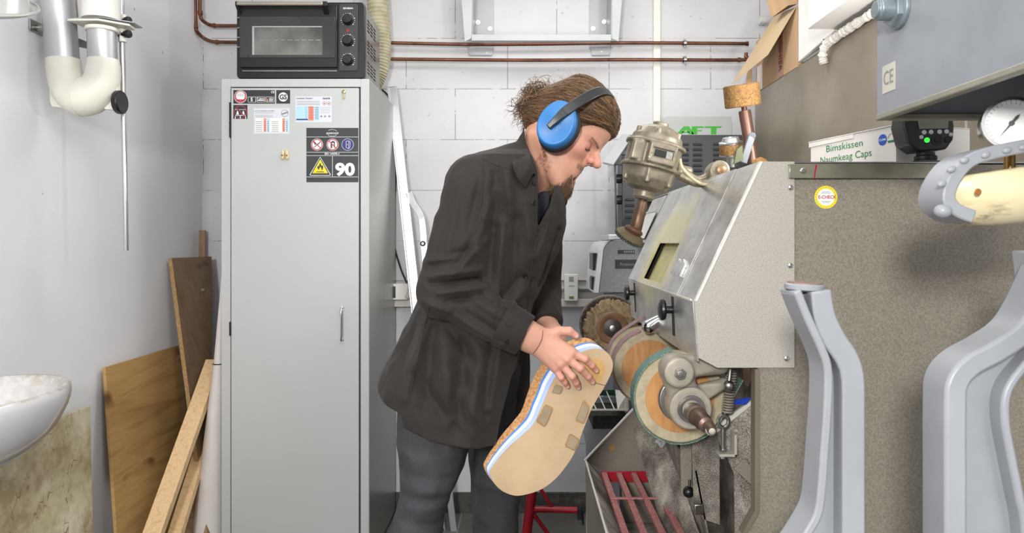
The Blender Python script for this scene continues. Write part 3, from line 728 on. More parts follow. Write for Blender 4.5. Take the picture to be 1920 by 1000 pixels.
# cream flange plates and upper housing
def hplate(pts, z0, z1): return [(x, y, z0) for x, y in pts], (0, 0, z1-z0)
zf = xp(0, 52).z; xa = xp(141, 0).x; xb = xp(244, 0).x
p_, v_ = hplate([(xp(142, 0).x, DX-.045), (xp(200, 0).x, DX-.05), (xp(240, 0).x, DX+.01), (xp(236, 0).x, DX+.06), (xp(150, 0).x, DX+.08)], xp(0, 47).z, xp(0, 43).z)
MB().prism(p_, v_).build('flange_plate', M['ivory'], ex, .002)
p_, v_ = hplate([(xp(134, 0).x, DX-.02), (xp(200, 0).x, DX-.035), (xp(246, 0).x, DX+.02), (xp(244, 0).x, DX+.08), (xp(132, 0).x, DX+.10)], xp(0, 39.5).z, xp(0, 37.5).z)
MB().prism(p_, v_).build('grey_plate', M['greym'], ex, .001)
MB().cyl(xp(190, 38), xp(190, -60), .057, .057, 40).build('upper_housing', M['white'], ex)
MB().prism([xp(133, -60, .04), xp(165, -60, .04), xp(165, 36, .04), xp(133, 36, .04)], (0, .03, 0)).build('housing_web', M['white'], ex, .002)
MB().prism([xp(132, 66, .06), xp(168, 80, .06), xp(168, 92, .06), xp(132, 84, .06)], (0, .01, 0)).build('angle_bracket', M['greym'], ex)
MB().box((XL+.0005, DX-.02, xp(0, 60).z), (XL+.006, DX+.05, xp(0, 38).z)).build('wall_plate', M['steel'], ex, .001)
MB().cyl((XL+.006, DX+.015, xp(0, 50).z), (xp(92, 0).x, DX+.015, xp(0, 50).z), .011).build('wall_bolt', M['steel'], ex, .001)
# rod and clamp screws
rd = [xp(226, -60, .05), xp(237, 470, .08)]
rr_ = thing('support_rod', rd[1], 'long thin steel rod hanging down past the extraction arm', 'rod')
MB().cyl(rd[0], rd[1], .0085, seg=16).build('rod', M['chrome'], rr_, .0006)
for py in (41, 66):
    c = xp(229, py, .051)
    MB().cyl(xp(229, py-13, .052), xp(229.6, py+13, .052), .013, seg=20).build('clamp_sleeve', M['white'], rr_, .001)
    MB().lathe([(.006, 0), (.006, .008), (.010, .010), (.0135, .024), (.012, .030), (0, .031)], (c.x+.004, c.y-.008, c.z), (1, -.25, 0), 20).build('clamp_knob', M['black'], rr_)
MB().box(xp(219, 68, .03), xp(226, 62, .045)).build('clamp_block', M['black'], rr_)
# transparent round hood rim in the corner
kx = N('clear scratched plastic'); kx.base(rgb((226, 226, 222))); kx.b.inputs['Roughness'].default_value = .15; kx.b.inputs['Transmission Weight'].default_value = .55; kx.b.inputs['Alpha'].default_value = .9
c = W(-95, -10, 1.70)
pf = [(.175, 0), (.177, -.006), (.172, -.012), (.160, -.016), (.155, -.010), (.150, .02), (.10, .08), (.05, .10)]
o = MB().lathe(pf, c+Vector((0, 0, -.005)), (.22, -.40, 1), 64, close=False).build('extraction_hood', kx.m, ex, smooth=50)
o.modifiers.new('solid', 'SOLIDIFY').thickness = .003
# ================================================================ ceramic basin
kx = N('grimy glazed ceramic')
dirt = kx.ramp(kx.noise(22, 6, .75), [(.40, (0, 0, 0, 1)), (.68, (1, 1, 1, 1))])
gm = kx.n('NewGeometry'); sp_ = kx.n('SeparateXYZ'); kx.l(gm.outputs['Normal'], sp_.inputs[0])
upf = kx.ramp(sp_.outputs[2], [(.35, (0, 0, 0, 1)), (.8, (1, 1, 1, 1))])
mm = kx.n('Math', operation='MULTIPLY'); kx.l(dirt, mm.inputs[0]); kx.l(upf, mm.inputs[1])
kx.base(kx.mix(mm.outputs[0], rgb((206, 206, 206)), rgb((160, 143, 118)))); kx.b.inputs['Roughness'].default_value = .12
bc = Vector((-1.385, 1.80, 0)); ZR = W(0, 748, 1.80).z
sk = thing('wash_basin', (XL, bc.y, ZR-.2), 'dirty white ceramic wash basin on the left wall', 'basin')
def basin_rings():
    rings = []; n = 64
    for (s, z, ox) in ((.16, -.20, -.03), (.45, -.185, -.02), (.72, -.145, -.01), (.88, -.095, 0), (.965, -.05, 0), (.99, -.03, 0), (1.0, -.012, 0), (.99, .003, 0), (.965, .008, 0), (.93, .008, 0), (.89, .002, 0), (.84, -.02, 0), (.72, -.085, -.005), (.45, -.125, -.01), (.10, -.135, -.01)):
        ring = []
        for k_ in range(n):
            t = 2*math.pi*k_/n; ct, st = math.cos(t), math.sin(t)
            rx, ry = .20, .30
            q = (abs(ct)**2.1+abs(st)**2.1)**(-1/2.1)
            x = ct*q*rx*s; 
            if ct > 0: x = rx*s*(abs(ct)**1.0)*q*(1+.06*abs(ct)**8)
            ring.append((max(bc.x+ox+x, XL+.002), bc.y+st*q*ry*s, ZR+z))
        rings.append(ring)
    return rings
R_ = basin_rings(); vs_ = [p for r in R_ for p in r]; n = 64
fs_ = [(i*n+k_, i*n+(k_+1) % n, (i+1)*n+(k_+1) % n, (i+1)*n+k_) for i in range(len(R_)-1) for k_ in range(n)]
fs_ += [tuple(range(n-1, -1, -1)), tuple(range((len(R_)-1)*n, len(R_)*n))]
MB().add(vs_, fs_).build('bowl', kx.m, sk, smooth=60)
MB().lathe([(.022, 0), (.022, .003), (.010, .003)], (bc.x, bc.y, ZR-.1345), (0, 0, 1), 24).build('drain', M['chrome'], sk)
# ================================================================ panels and timber leaning on the wall
def leaning(name, front, thick, m, label, cat, bevel=.001):
    """front: corner points of the visible face"""
    f = [Vector(p) for p in front]; nn = (f[1]-f[0]).cross(f[3]-f[0]).normalized()
    if nn.y > 0: nn = -nn
    o = MB().prism([p-nn*thick for p in f], nn*thick).build(name, m, None, bevel)
    return tag(o, label, cat)
kx = N('cream board with brown cuts')
base_ = kx.ramp(kx.noise(4, 4, .6), [(.35, rgb((196, 189, 152))), (.6, rgb((222, 218, 192)))])
st1 = kx.ramp(kx.noise(5, 6, .7, kx.coord(loc=(1, 4, 2))), [(.42, (0, 0, 0, 1)), (.62, (1, 1, 1, 1))])
base_ = kx.mix(st1, base_, rgb((160, 144, 108)))
sl = kx.n('TexVoronoi', feature='DISTANCE_TO_EDGE'); sl.inputs['Scale'].default_value = 26; kx.l(kx.coord((1, 1.6, .7), (.5, .3, .2)), sl.inputs['Vector'])
cut = kx.ramp(sl.outputs[0], [(.0, (1, 1, 1, 1)), (.05, (0, 0, 0, 1))])
cm = kx.mix(1.0, cut, kx.ramp(kx.noise(11, 3, .6, kx.coord(loc=(5, 5, 5))), [(.52, (0, 0, 0, 1)), (.6, (1, 1, 1, 1))]), 'MULTIPLY')
kx.base(kx.mix(cm, base_, rgb((122, 84, 48)))); kx.b.inputs['Roughness'].default_value = .4
zt_ = W(167, 762, 2.62)
leaning('cutting_board', [(XL+.015, 2.02, zt_.z), (XL+.015, 2.62, zt_.z), (XL+.035, 2.615, .005), (XL+.035, 2.02, .005)], .018, kx.m, 'stained cream cutting board leaning on the left wall below the basin', 'board')
def plymat(name, a, b, cdark, scale=3, rot=(0, .25, 0), st=(1, .6, 6), dist=1.0):
    k = N(name); v = k.coord(st, rot)
    w = k.noise(scale, 8, .62, v, dist)
    col = k.ramp(w, [(.3, rgb(a)), (.55, rgb(b)), (.75, rgb(a))])
    kn = k.ramp(k.noise(5, 2, .4, k.coord((1, 1, 1.6), loc=(2, 8, 1))), [(.70, (0, 0, 0, 1)), (.78, (1, 1, 1, 1))])
    k.base(k.mix(kn, col, rgb(cdark))); k.b.inputs['Roughness'].default_value = .62
    k.bump(w, .15, .002); return k.m
M['ply'] = plymat('golden brown plywood', (150, 112, 62), (182, 146, 92), (104, 70, 36))
M['oak'] = plymat('grey brown oak veneer', (128, 100, 74), (158, 130, 102), (96, 72, 52), 4, st=(5, 5, .5))
M['pine'] = plymat('raw pine', (196, 160, 112), (222, 190, 146), (150, 104, 62), 9, st=(9, 9, .30), rot=(0, .30, 0), dist=.15)
M['chip'] = mat('chipboard edge', (186, 148, 98), .8, var=.25, vscale=160, c2=(120, 90, 56), amount=.5)
A_ = W(187, 690, 2.72); B_ = W(342, 653, 3.30); B_.z = A_.z
A_.x = XL+.018; B_.x = XL+.018
A2 = W(240, 1000, 2.66); A2 = A_+(A2-A_)*(A_.z-.004)/(A_.z-A2.z); A2.x = -1.452
B2 = Vector((A2.x, 3.28, .004))
ply_ = leaning('plywood_sheet', [A_, B_, B2, A2], .012, M['ply'], 'golden brown plywood sheet leaning on the left wall', 'board')
jl = A_.lerp(A2, .22*1.0); jr = B_.lerp(B2, .22)
np_ = (B_-A_).cross(A2-A_).normalized(); np_ = np_ if np_.x > 0 else -np_
MB().prism([jl+np_*.0002, jr+np_*.0002, jr+np_*.0002-Vector((0, 0, .004)), jl+np_*.0002-Vector((0, 0, .004))], np_*.0006).build('veneer_joint', mat('reddish joint', (128, 84, 58), .7), ply_, 0)
# dark joint line across the sheet is a seam of the two veneers
C_ = W(318, 484, 3.22); C_.x += .01; D_ = W(397, 481, 3.50)
C2 = W(358, 760, 3.06); C2 = C_+(C2-C_)*(C_.z-.004)/(C_.z-C2.z)
D2 = W(409, 565, 3.42); D2 = D_+(D2-D_)*(C_.z-.004)/(D_.z-D2.z)*.62; D2.z = .004; D2.x = min(D2.x, -1.26)
D2 = Vector((-1.315, 3.08, .004))
MBp = MB(); f = [C_, D_, D2, C2]
nn = (f[1]-f[0]).cross(f[3]-f[0]).normalized(); nn = -nn if nn.y > 0 else nn
MBp.prism([p-nn*.019 for p in f], nn*.019)
pb = MBp.build('veneered_board', M['oak'], None, .0008)
tag(pb, 'tall grey-brown veneered chipboard with raw left edge leaning in the corner', 'board')
e0 = C_-nn*.0192; 
sd = (C_-D_).normalized()
MB().prism([C_+sd*.0006, C_+sd*.0006-nn*.019, C2+sd*.0006-nn*.019, C2+sd*.0006], sd*-.0012).build('raw_edge', M['chip'], pb, 0)
MB().obox(C_+(D_-C_)*.62+(C2-C_)*.12+nn*.004, (.014, .01, .012)).build('metal_clip', M['steel'], pb, .001)
ln = thing  # short alias unused below
s0 = W(371, 434, 3.54); s1 = W(385, 432, 3.55)
o = MB().prism([W(373, 433, 3.54), W(385, 432, 3.54), W(387, 520, 3.52), W(367, 520, 3.52)], (0, .012, 0)).build('wood_strip', M['oak'], None, .0008)
o.data.vertices[2].co.z = o.data.vertices[3].co.z = .0
# rebuild as a full-length strip reaching the floor
bpy.data.objects.remove(o)
a = W(379, 432, 3.545)
o = MB().beam((a.x, 3.55, a.z), (a.x+.02, 3.44, .004), .030, .012, up=(0, -1, .05)).build('wood_strip', M['oak'], None, .0008)
tag(o, 'narrow brown wood strip standing up behind the tall veneered board', 'wood strip')
def plank(pt, pb_, w, th, label, m='pine', up=(0, -1, .2)):
    a, b = Vector(pt), Vector(pb_); d = (b-a); b = a+d*(a.z-.012)/(a.z-b.z)
    o = MB().beam(a, b, w, th, up=up).build('wooden_batten', M[m], None, .0012)
    return tag(o, label, 'batten', 'wooden battens in the corner')
plank(W(402, 678, 3.16), W(288, 1000, 2.62), .066, .030, 'front pale pine batten leaning towards the cabinet, its top beside the white roll')
plank(W(394, 790, 3.19), W(330, 1000, 2.76), .052, .026, 'middle knotty pine batten behind the front one')
plank(W(390, 850, 3.24), W(352, 1000, 2.96), .045, .02, 'rearmost dark batten deep in the gap beside the roll', 'oak')
# white fabric roll by the cabinet
kx = mat('white fleece', (214, 208, 204), .85, var=.03, vscale=9, bump=(120, .4, .002))
rl = thing('fleece_roll', (-1.29, 3.03, 0), 'tall white roll standing beside the grey cabinet with a dark band', 'roll')
rz = [(1.262, -1.2405), (1.10, -1.252), (.85, -1.273), (.55, -1.308), (.25, -1.342), (.0031, -1.372)]
cz_ = [(( l-1.226)/2-.0005, 3.03, z) for z, l in rz]
MB().tube(cz_, [(-1.226-l)/2 for z, l in rz], 24, flat=(1.5, 1), up=(0, 1, 0)).build('roll_body', kx, rl, smooth=60)
MB().tube([(-1.2515, 3.03, .833), (-1.2515, 3.03, .829)], .0262, 24, flat=(1.5, 1), up=(0, 1, 0)).build('dark_band', M['black'], rl)
# ================================================================ shoe finishing machine
k = N('beige hammer finish paint')
vor = k.n('TexVoronoi', feature='SMOOTH_F1'); vor.inputs['Scale'].default_value = 95; k.l(k.coord(), vor.inputs['Vector'])
nz = k.noise(330, 3, .55)
k.base(k.ramp(nz, [(.36, rgb((118, 111, 99))), (.62, rgb((142, 135, 122)))])); k.b.inputs['Roughness'].default_value = .5
k.bump(nz, .5, .0012); M['hammer'] = k.m
k = N('light hammer finish paint')
nz = k.noise(380, 3, .6)
k.base(k.ramp(nz, [(.36, rgb((156, 150, 141))), (.5, rgb((174, 169, 160))), (.7, rgb((184, 179, 170)))])); k.b.inputs['Roughness'].default_value = .42
k.bump(nz, .35, .0011); M['hammerlight'] = k.m
k = N('worn stainless sheet with yellow dust')
vm = k.n('VectorMath', operation='DISTANCE'); k.l(k.coord((1, .62, .85)), vm.inputs[0]); vm.inputs[1].default_value = (.40, 2.06*.62, 1.30*.85)
nd_ = k.n('Math', operation='MULTIPLY_ADD'); k.l(k.noise(7, 4, .6), nd_.inputs[0]); nd_.inputs[1].default_value = -.16; k.l(vm.outputs['Value'], nd_.inputs[2])
tc_y = k.ramp(nd_.outputs[0], [(.02, (1, 1, 1, 1)), (.09, (0, 0, 0, 1))])
fine = k.noise(260, 3, .7)
steel_c = k.ramp(k.noise(18, 6, .65, k.coord((1, .5, 1))), [(.3, rgb((172, 171, 168))), (.7, rgb((222, 221, 217)))])
dust_c = k.ramp(fine, [(.35, rgb((188, 182, 140))), (.65, rgb((222, 214, 168)))])
k.base(k.mix(tc_y, steel_c, dust_c))
mt = k.n('Math', operation='SUBTRACT'); mt.inputs[0].default_value = .75; k.l(tc_y, mt.inputs[1]); k.l(mt.outputs[0], k.b.inputs['Metallic'])
k.l(k.ramp(k.noise(12, 5, .6), [(.3, (.26, .26, .26, 1)), (.7, (.42, .42, .42, 1))]), k.b.inputs['Roughness'])
k.bump(fine, .08, .0006); M['sheet'] = k.m
k = N('dusty grey steel')
f2 = k.noise(420, 2, .8); big = k.noise(9, 4, .6)
mk_ = k.n('Math', operation='MULTIPLY_ADD'); k.l(big, mk_.inputs[0]); mk_.inputs[1].default_value = .9; mk_.inputs[2].default_value = -.2
ad = k.n('Math', operation='ADD'); k.l(f2, ad.inputs[0]); k.l(mk_.outputs[0], ad.inputs[1])
k.base(k.ramp(ad.outputs[0], [(.6, rgb((70, 66, 60))), (.78, rgb((138, 131, 120))), (.98, rgb((205, 198, 188)))])); k.b.inputs['Roughness'].default_value = .7
k.bump(f2, .3, .001); M['dusty'] = k.m
M['darkint'] = mat('grimy dark interior', (58, 53, 47), .8, var=.2, vscale=15)  # plain dark tone for hood lining, gaps, slots and inner plates
M['bead'] = mat('bright sheet edge', (222, 218, 210), .4, var=.02)
YM = 1.50
M['castgrey'] = mat('dusty cast grey', (164, 157, 143), .5, .25, var=.08, vscale=40, bump=(260, .2, .0008))
def mp_(px, py, D=YM): return W(px, py, D)
mc = thing('finishing_machine', (.8, 2.0, 0), 'large beige shoe finishing machine with steel hood and grinding wheels', 'machine')
XLp = .352; ZLp = 1.21; XRg = .486; ZRg = 1.496; ZB = 1.073; YH = 2.42
def sl_(t, y, off=0):
    """point on the sloping hood face, t 0 at the lip, 1 at the ridge"""
    nx, nz = -.286, .134; L = math.hypot(nx, nz)
    return Vector((XLp+.134*t+nx/L*off, y, ZLp+.286*t+nz/L*off))
# side cheek of the hood
ck = [(XLp, ZLp), (XRg, ZRg), (mp_(1490, 0).x, ZRg), (mp_(1490, 0).x, ZB), (mp_(1345, 0).x, ZB), (mp_(1310, 0).x, mp_(0, 672).z)]
MB().prism([(x, YM, z) for x, z in ck], (0, .004, 0)).build('hood_cheek', M['hammerlight'], mc, .0008)
MB().prism([(x, YH, z) for x, z in ck], (0, .004, 0)).build('hood_cheek', M['hammerlight'], mc, .0008)
MB().prism([(x, YM-.0015, z) for x, z in [(XLp, ZLp), (XLp+.006, ZLp), (XRg+.006, ZRg), (XRg, ZRg)]], (0, .006, 0)).build('cheek_edge', M['bead'], mc, .0005)
# lower body side panel with opening edge and chamfer
bx = mp_(1422, 0).x; XE = XR-.005
body = [(mp_(1477, 0).x, mp_(0, 308).z), (XE, mp_(0, 308).z), (XE, .0), (.40, .0), (.40, mp_(0, 1040).z), (mp_(1392, 0).x, mp_(0, 1003).z), (bx, mp_(0, 962).z), (bx, mp_(0, 690).z+.0), (mp_(1477, 0).x, mp_(0, 690).z)]
MB().prism([(x, YM+.0045, z) for x, z in body], (0, .025, 0)).build('side_panel', M['hammer'], mc, .002)
MB().prism([(x, YM+.001, z) for x, z in [(bx-.006, mp_(0, 693).z), (bx+.003, mp_(0, 693).z), (bx+.003, mp_(0, 962).z), (mp_(1392, 0).x+.008, mp_(0, 1008).z), (mp_(1392, 0).x, mp_(0, 1003).z), (bx-.006, mp_(0, 959).z)]], (0, .030, 0)).build('opening_rim', mat('brown edge', (112, 104, 90), .6), mc, .001)
# body box behind (recess floor, back, far side)
MB().box((.60, YM+.03, .0), (.606, 2.95, 1.07)).build('recess_back', M['dusty'], mc)
MB().box((.36, YM+.03, 0), (1.04, 2.95, .03)).build('plinth', M['hammer'], mc)
MB().box((.486, YM+.004, ZRg-.003), (1.045, 2.95, ZRg)).box((1.045, YM+.004, ZRg-.003), (XE, 1.735, ZRg)).build('top_sheet', M['steel'], mc)
MB().box((.50, 2.945, .03), (1.045, 2.95, ZRg-.003)).build('far_panel', M['hammer'], mc)
MB().box((XLp+.08, YM+.03, ZB-.0), (.60, 2.94, ZB+.004)).build('underside', M['darkint'], mc)
# stainless face in panels with shadow gaps
def slope(y0, y1, t0, t1, off=.0, th=.0025): 
    return [sl_(t0, y0, off), sl_(t0, y1, off), sl_(t1, y1, off), sl_(t1, y0, off)], sl_(0, 0, th)-sl_(0, 0, 0)
def slab(name, y0, y1, t0, t1, m, off=0, th=.003, par=mc, bev=.0005):
    p, v = slope(y0, y1, t0, t1, off, th); return MB().prism(p, v).build(name, m, par, bev)
slab('hood_lining', YM+.004, YH, 0, 1, M['darkint'], -.02, .004)
slab('face_strip', YM+.004, 1.654, 0, 1, M['sheet'], -.002)
slab('gap_channel', 1.640, 1.68, 0, 1, M['darkint'], -.012, .002)
# main face with the window
WY0, WY1, WT0, WT1 = 1.885, 2.165, .05, .41
for q in ((1.660, WY0, 0, 1), (WY1, 2.215, 0, 1), (WY0, WY1, 0, WT0), (WY0, WY1, WT1, 1)):
    slab('face_sheet', *q, M['sheet'], bev=0)
slab('face_sheet', 2.222, YH, 0, 1, M['sheet'])
yell = mat('yellow dusted plate', (200, 192, 138), .65, var=.1, vscale=30)
slab('window_back', WY0-.01, WY1+.01, WT0-.03, WT1+.03, yell, -.018, .003)
slab('window_bead', WY1-.003, WY1+.006, WT0-.02, WT1+.01, yell, .001, .004)
for y0, y1 in ((1.76, 1.90), (2.24, 2.37)):
    slab('slot', y0, y1, .965, .972, M['lwhite'], .002, .0016)  # white strips paint a highlight into the slots
# lip plate with slots
LB = (.362, 1.085)
def lp(s, y, off=0): return Vector((XLp+(LB[0]-XLp)*s-off, y, ZLp+(LB[1]-ZLp)*s))
def lslab(name, y0, y1, s0, s1, m, off=0, th=.003, par=mc, bev=.0004):
    return MB().prism([lp(s0, y0, off), lp(s0, y1, off), lp(s1, y1, off), lp(s1, y0, off)], (-th, 0, 0)).build(name, m, par, bev)
lslab('lip_plate', YM+.004, YH, 0, 1, M['sheet'])
lslab('lip_bead', YM+.02, YH-.25, -.02, .015, M['bead'], .0008)
for yk in (1.715, 2.30):
    mbk = MB(); n_ = 12
    mbk.prism([lp(.05+.75*i/n_, yk-.020+.012*math.sin(math.pi*i/n_)*0+.02*(i/n_), .0032) for i in range(n_+1)]+[lp(.05+.75*i/n_, yk+.0+.02*(i/n_)+.006, .0032) for i in range(n_, -1, -1)], (-.0006, 0, 0))
    mbk.build('slot', M['darkint'], mc)
    kb = thing  # noqa
    c = lp(.30, yk, .0)
    g = MB().lathe([(.009, 0), (.009, .020), (.006, .020)], c-Vector((.003, 0, 0)), (-1, 0, 0), 20).build('knob_stem', M['black'], mc, .0005)
    MB().lathe([(.010, .020), (.0225, .022), (.025, .027), (.024, .032), (.015, .036), (0, .037)], c, (-1, 0, 0), 32).build('knob', M['black'], g, 0)
# ribbed emblem with letters
sl_n = (sl_(0, 0, 1)-sl_(0, 0, 0)).normalized(); upv = (sl_(1, 0)-sl_(0, 0)).normalized()
mb = MB(); 
for i in range(9):
    p, v = slope(1.690+i*.0125, 1.690+i*.0125+.007, .135+.006*(i % 3), .235+.012*((i*5) % 4), .003, .007); mb.prism(p, v)
p, v = slope(1.688, 1.80, .150, .165, .003, .005); mb.prism(p, v)
p, v = slope(1.688, 1.80, .205, .218, .003, .005); mb.prism(p, v)
mb.build('emblem', mat('cast light metal', (182, 182, 180), .4, .6), mc, .0006)
# stainless edge strip along the top
tr = MB().box((mp_(1477, 0).x, YM-.010, mp_(0, 335).z), (mp_(1800, 0).x, YM-.004, mp_(0, 309).z)).box((mp_(1477, 0).x, YM-.010, mp_(0, 311).z), (mp_(1800, 0).x, YM+.02, mp_(0, 308).z-.0005)).build('top_trim', mat('stained stainless trim', (158, 156, 138), .24, .6, var=.22, vscale=7), mc, .001)
MB().lathe([(.006, 0), (.006, .002), (.004, .0035)], mp_(1506, 320, YM-.010), (0, -1, 0), 18).build('screw', M['steel'], tr)
MB().prism([mp_(1529, 309, YM-.0102), mp_(1532.5, 309, YM-.0102), mp_(1529.5, 322, YM-.0102), mp_(1528, 335, YM-.0102), mp_(1526, 335, YM-.0102), mp_(1527, 320, YM-.0102)], (0, -.0003, 0)).build('paint_run', M['red'], tr)
for px, py in ((1482, 352), (1481.5, 498), (1474.5, 672.5)):
    MB().lathe([(.0062, 0), (.0058, .002), (.0035, .0042), (0, .0048)], mp_(px, py, YM-.0002), (0, -1, 0), 18).build('dome_screw', M['chrome'], mc)
# round test sticker
sx = MB(); c = mp_(1548.5, 370, YM+.0045)
sx.prism(circ(c, .0235, 48), (0, -.0004, 0), 4); sx.prism(circ(c+Vector((0, -.0004, 0)), .0175, 48), (0, -.0002, 0), 1)
for dy, w_ in ((.011, .016), (.0085, .02), (-.0085, .02), (-.011, .014)): sx.box((c.x-w_/2, c.y-.0009, c.z+dy-.0005), (c.x+w_/2, c.y-.0006, c.z+dy+.0003), 7)
for i in range(24):
    a_ = 2*math.pi*i/24; sx.obox((c.x+.0206*math.cos(a_), c.y-.0005, c.z+.0206*math.sin(a_)), (.0014, .0004, .0014), None, 7)
sk_ = sx.build('test_sticker', LM, mc, smooth=0); sk_['label'] = 'round yellow and white test sticker'
text('E-CHECK', 'lettering', (c.x+.002, c.y-.0011, c.z), .0068, M['lred'], sk_, width=.037, bold=.015)
# ---- shaft, wheels
SX = .344; SZ = .990
def ring_at(x, z, r, w, y): return x, z
sh = MB().cyl((SX, 1.42, SZ), (SX, 2.30, SZ), .014, seg=24).cyl((SX, 2.80, SZ+.012), (SX, 3.02, SZ+.012), .014, seg=24).build('drive_shaft', M['steel'], mc)
shaft_tip = MB().lathe([(.020, 0), (.020, -.03), (.017, -.033), (.017, -.075), (.0145, -.08), (.0145, -.105), (.008, -.108), (.006, -.115), (.0105, -.122), (.0115, -.132), (.008, -.146), (0, -.147)], (SX, 1.475, SZ-.002), (0, 1, 0), 28).build('shaft_end', mat('worn brown steel', (112, 92, 82), .4, .7, var=.2, vscale=30), mc)
woodw = N('orange brown wood disc'); vv = woodw.coord((5, 1, .7), (0, .4, 0))
woodw.base(woodw.ramp(woodw.noise(16, 6, .6, vv, .6), [(.3, rgb((166, 112, 62))), (.7, rgb((196, 146, 90)))])); woodw.b.inputs['Roughness'].default_value = .5
felt = mat('dusty felt', (178, 166, 138), .85, var=.12, vscale=40, bump=(300, .4, .001))
M['abr_green'] = mat('green abrasive band', (98, 134, 120), .7, var=.35, vscale=220, c2=(176, 200, 190), amount=.45, bump=(300, .6, .001))
M['abr_pink'] = mat('rose abrasive band', (150, 118, 120), .7, var=.15, vscale=150, bump=(400, .3, .001))
def wheel(y, w, R, name, band, label, x=SX, z=SZ, bandpts=None):
    g = MB().lathe([(R*.50, 0), (R*.97, 0), (R, .004), (R, w-.004), (R*.97, w), (R*.5, w)], (x, y, z), (0, 1, 0), 72).build(name, felt, mc)
    g['label'] = label
    MB().lathe([(0, 0), (R*.76, 0), (R*.765, .001)], (x, y-.0012, z), (0, 1, 0), 64, close=False).build('wooden_disc', woodw.m, g)
    mb = MB(); pts = []
    # belt hugging the wheel on the lower left and running up to the tension roller
    a0, a1 = math.radians(bandpts[0]), math.radians(bandpts[1]); n = 48
    for i in range(n+1):
        a_ = a0+(a1-a0)*i/n; pts.append((x+(R+.0016)*math.cos(a_), y+w/2, z+(R+.0016)*math.sin(a_)))
    tx, tz = bandpts[2]
    pts = [(pts[0][0]+tx[0], y+w/2, pts[0][2]+tx[1])]+pts+[(pts[-1][0]+tz[0], y+w/2, pts[-1][2]+tz[1])]
    ups = []
    for i, p in enumerate(pts):
        q = pts[min(max(i, 1), len(pts)-2)]; ups.append((q[0]-x, 0, q[2]-z))
    mb.ribbon(pts, w+.004, .0022, ups); mb.build('abrasive_belt', band, g)
    return g
# upward tangents: belt leaves the wheel towards the hood at upper right
def tang(deg, L): 
    a_ = math.radians(deg); return (math.sin(a_)*L, -math.cos(a_)*L)
wheel(1.60, .048, .099, 'contact_wheel', M['abr_green'], 'near wooden contact wheel with green abrasive belt', bandpts=(118, 330, (( .030, .016), (.05, .09))))
wheel(1.98, .048, .099, 'contact_wheel', M['abr_pink'], 'second wooden contact wheel with rose abrasive belt', bandpts=(122, 330, ((.030, .016), (.04, .08))))
wheel(2.14, .035, .094, 'contact_wheel', M['abr_pink'], 'third contact wheel in dark rose', bandpts=(122, 330, ((.06, .04), (.04, .08))))
MB().lathe([(.014, 0), (.047, 0), (.050, .004), (.050, .012), (.014, .012)], (SX, 1.583, SZ), (0, 1, 0), 40).build('clamp_disc', M['steel'], mc, .0008)
MB().ball((SX, 1.340, SZ-.003), (.0105, .014, .0105)).build('shaft_tip', mat('pale grey tip', (176, 172, 160), .6, var=.2, vscale=90), mc)
# bearing bracket
def bp(px, py, D=1.52): return W(px, py, D)
cb = Vector((SX, 1.50, SZ))
MB().lathe([(.022, -.006), (.030, -.006), (.030, -.004), (.033, -.004), (.033, -.006), (.040, -.006), (.043, -.003), (.044, .004), (.044, .05), (.036, .075), (.022, .075)], cb, (0, 1, 0), 44).build('bearing_housing', M['castgrey'], mc)
MB().lathe([(.019, -.009), (.029, -.009), (.029, -.004), (.019, -.004)], cb, (0, 1, 0), 36, close=False).build('bearing_ring', M['steel'], mc)
cu = bp(1275, 701, 1.49); cu = Vector((cu.x, 1.495, cu.z))
def armfn(P):
    d = s_cap(P, (SX, 1.535, SZ), (cu.x, 1.54, cu.z), .036, .030)
    d = np.maximum(d, np.abs(P[1]-1.535)-.026)
    b = s_cap(P, (cu.x, 1.50, cu.z), (cu.x, 1.565, cu.z), .031); b = np.maximum(b, np.abs(P[1]-1.53)-.036)
    d = smin(d, b, .012)
    e = s_cap(P, (SX+.01, 1.55, SZ+.012), (SX+.085, 1.56, SZ+.040), .024, .012); e = np.maximum(e, np.abs(P[1]-1.555)-.010)
    d = smin(d, e, .012)
    f = s_cap(P, (cu.x, 1.545, cu.z+.005), (cu.x+.10, 1.56, cu.z+.008), .026, .022); f = np.maximum(f, np.abs(P[1]-1.55)-.015)
    return smin(d, f, .012)
sdf_obj('bearing_arm', (.24, 1.46, .92), (.50, 1.61, 1.12), .0028, armfn, M['castgrey'], mc, it=2)
MB().lathe([(.026, 0), (.026, -.003), (.0225, -.0035), (.0, -.0035)], cu, (0, 1, 0), 36).build('pivot_cap', M['castgrey'], mc)
hx = [cu+Vector((.0125*math.cos(math.pi/3*i+.3), -.0035, .0125*math.sin(math.pi/3*i+.3))) for i in range(6)]
MB().prism(hx, (0, -.009, 0)).lathe([(.0075, -.012), (.0075, -.016), (.004, -.0165)], cu, (0, 1, 0), 20).build('hex_nut', M['steel'], mc, .0012)
MB().ball((SX+.088, 1.535, SZ+.040), .011).cyl((SX+.088, 1.535, SZ+.045), (SX+.095, 1.545, SZ+.078), .004).build('lever_ball', M['steel'], mc)
# tension lever under the second wheel hood
def lev(P):
    d = s_cap(P, (SX-.012, 1.93, SZ+.118), (SX+.03, 1.93, SZ+.145), .019, .012)
    return d
sdf_obj('tension_roller', (.30, 1.90, 1.08), (.40, 1.96, 1.16), .003, lev, M['chrome'], mc)
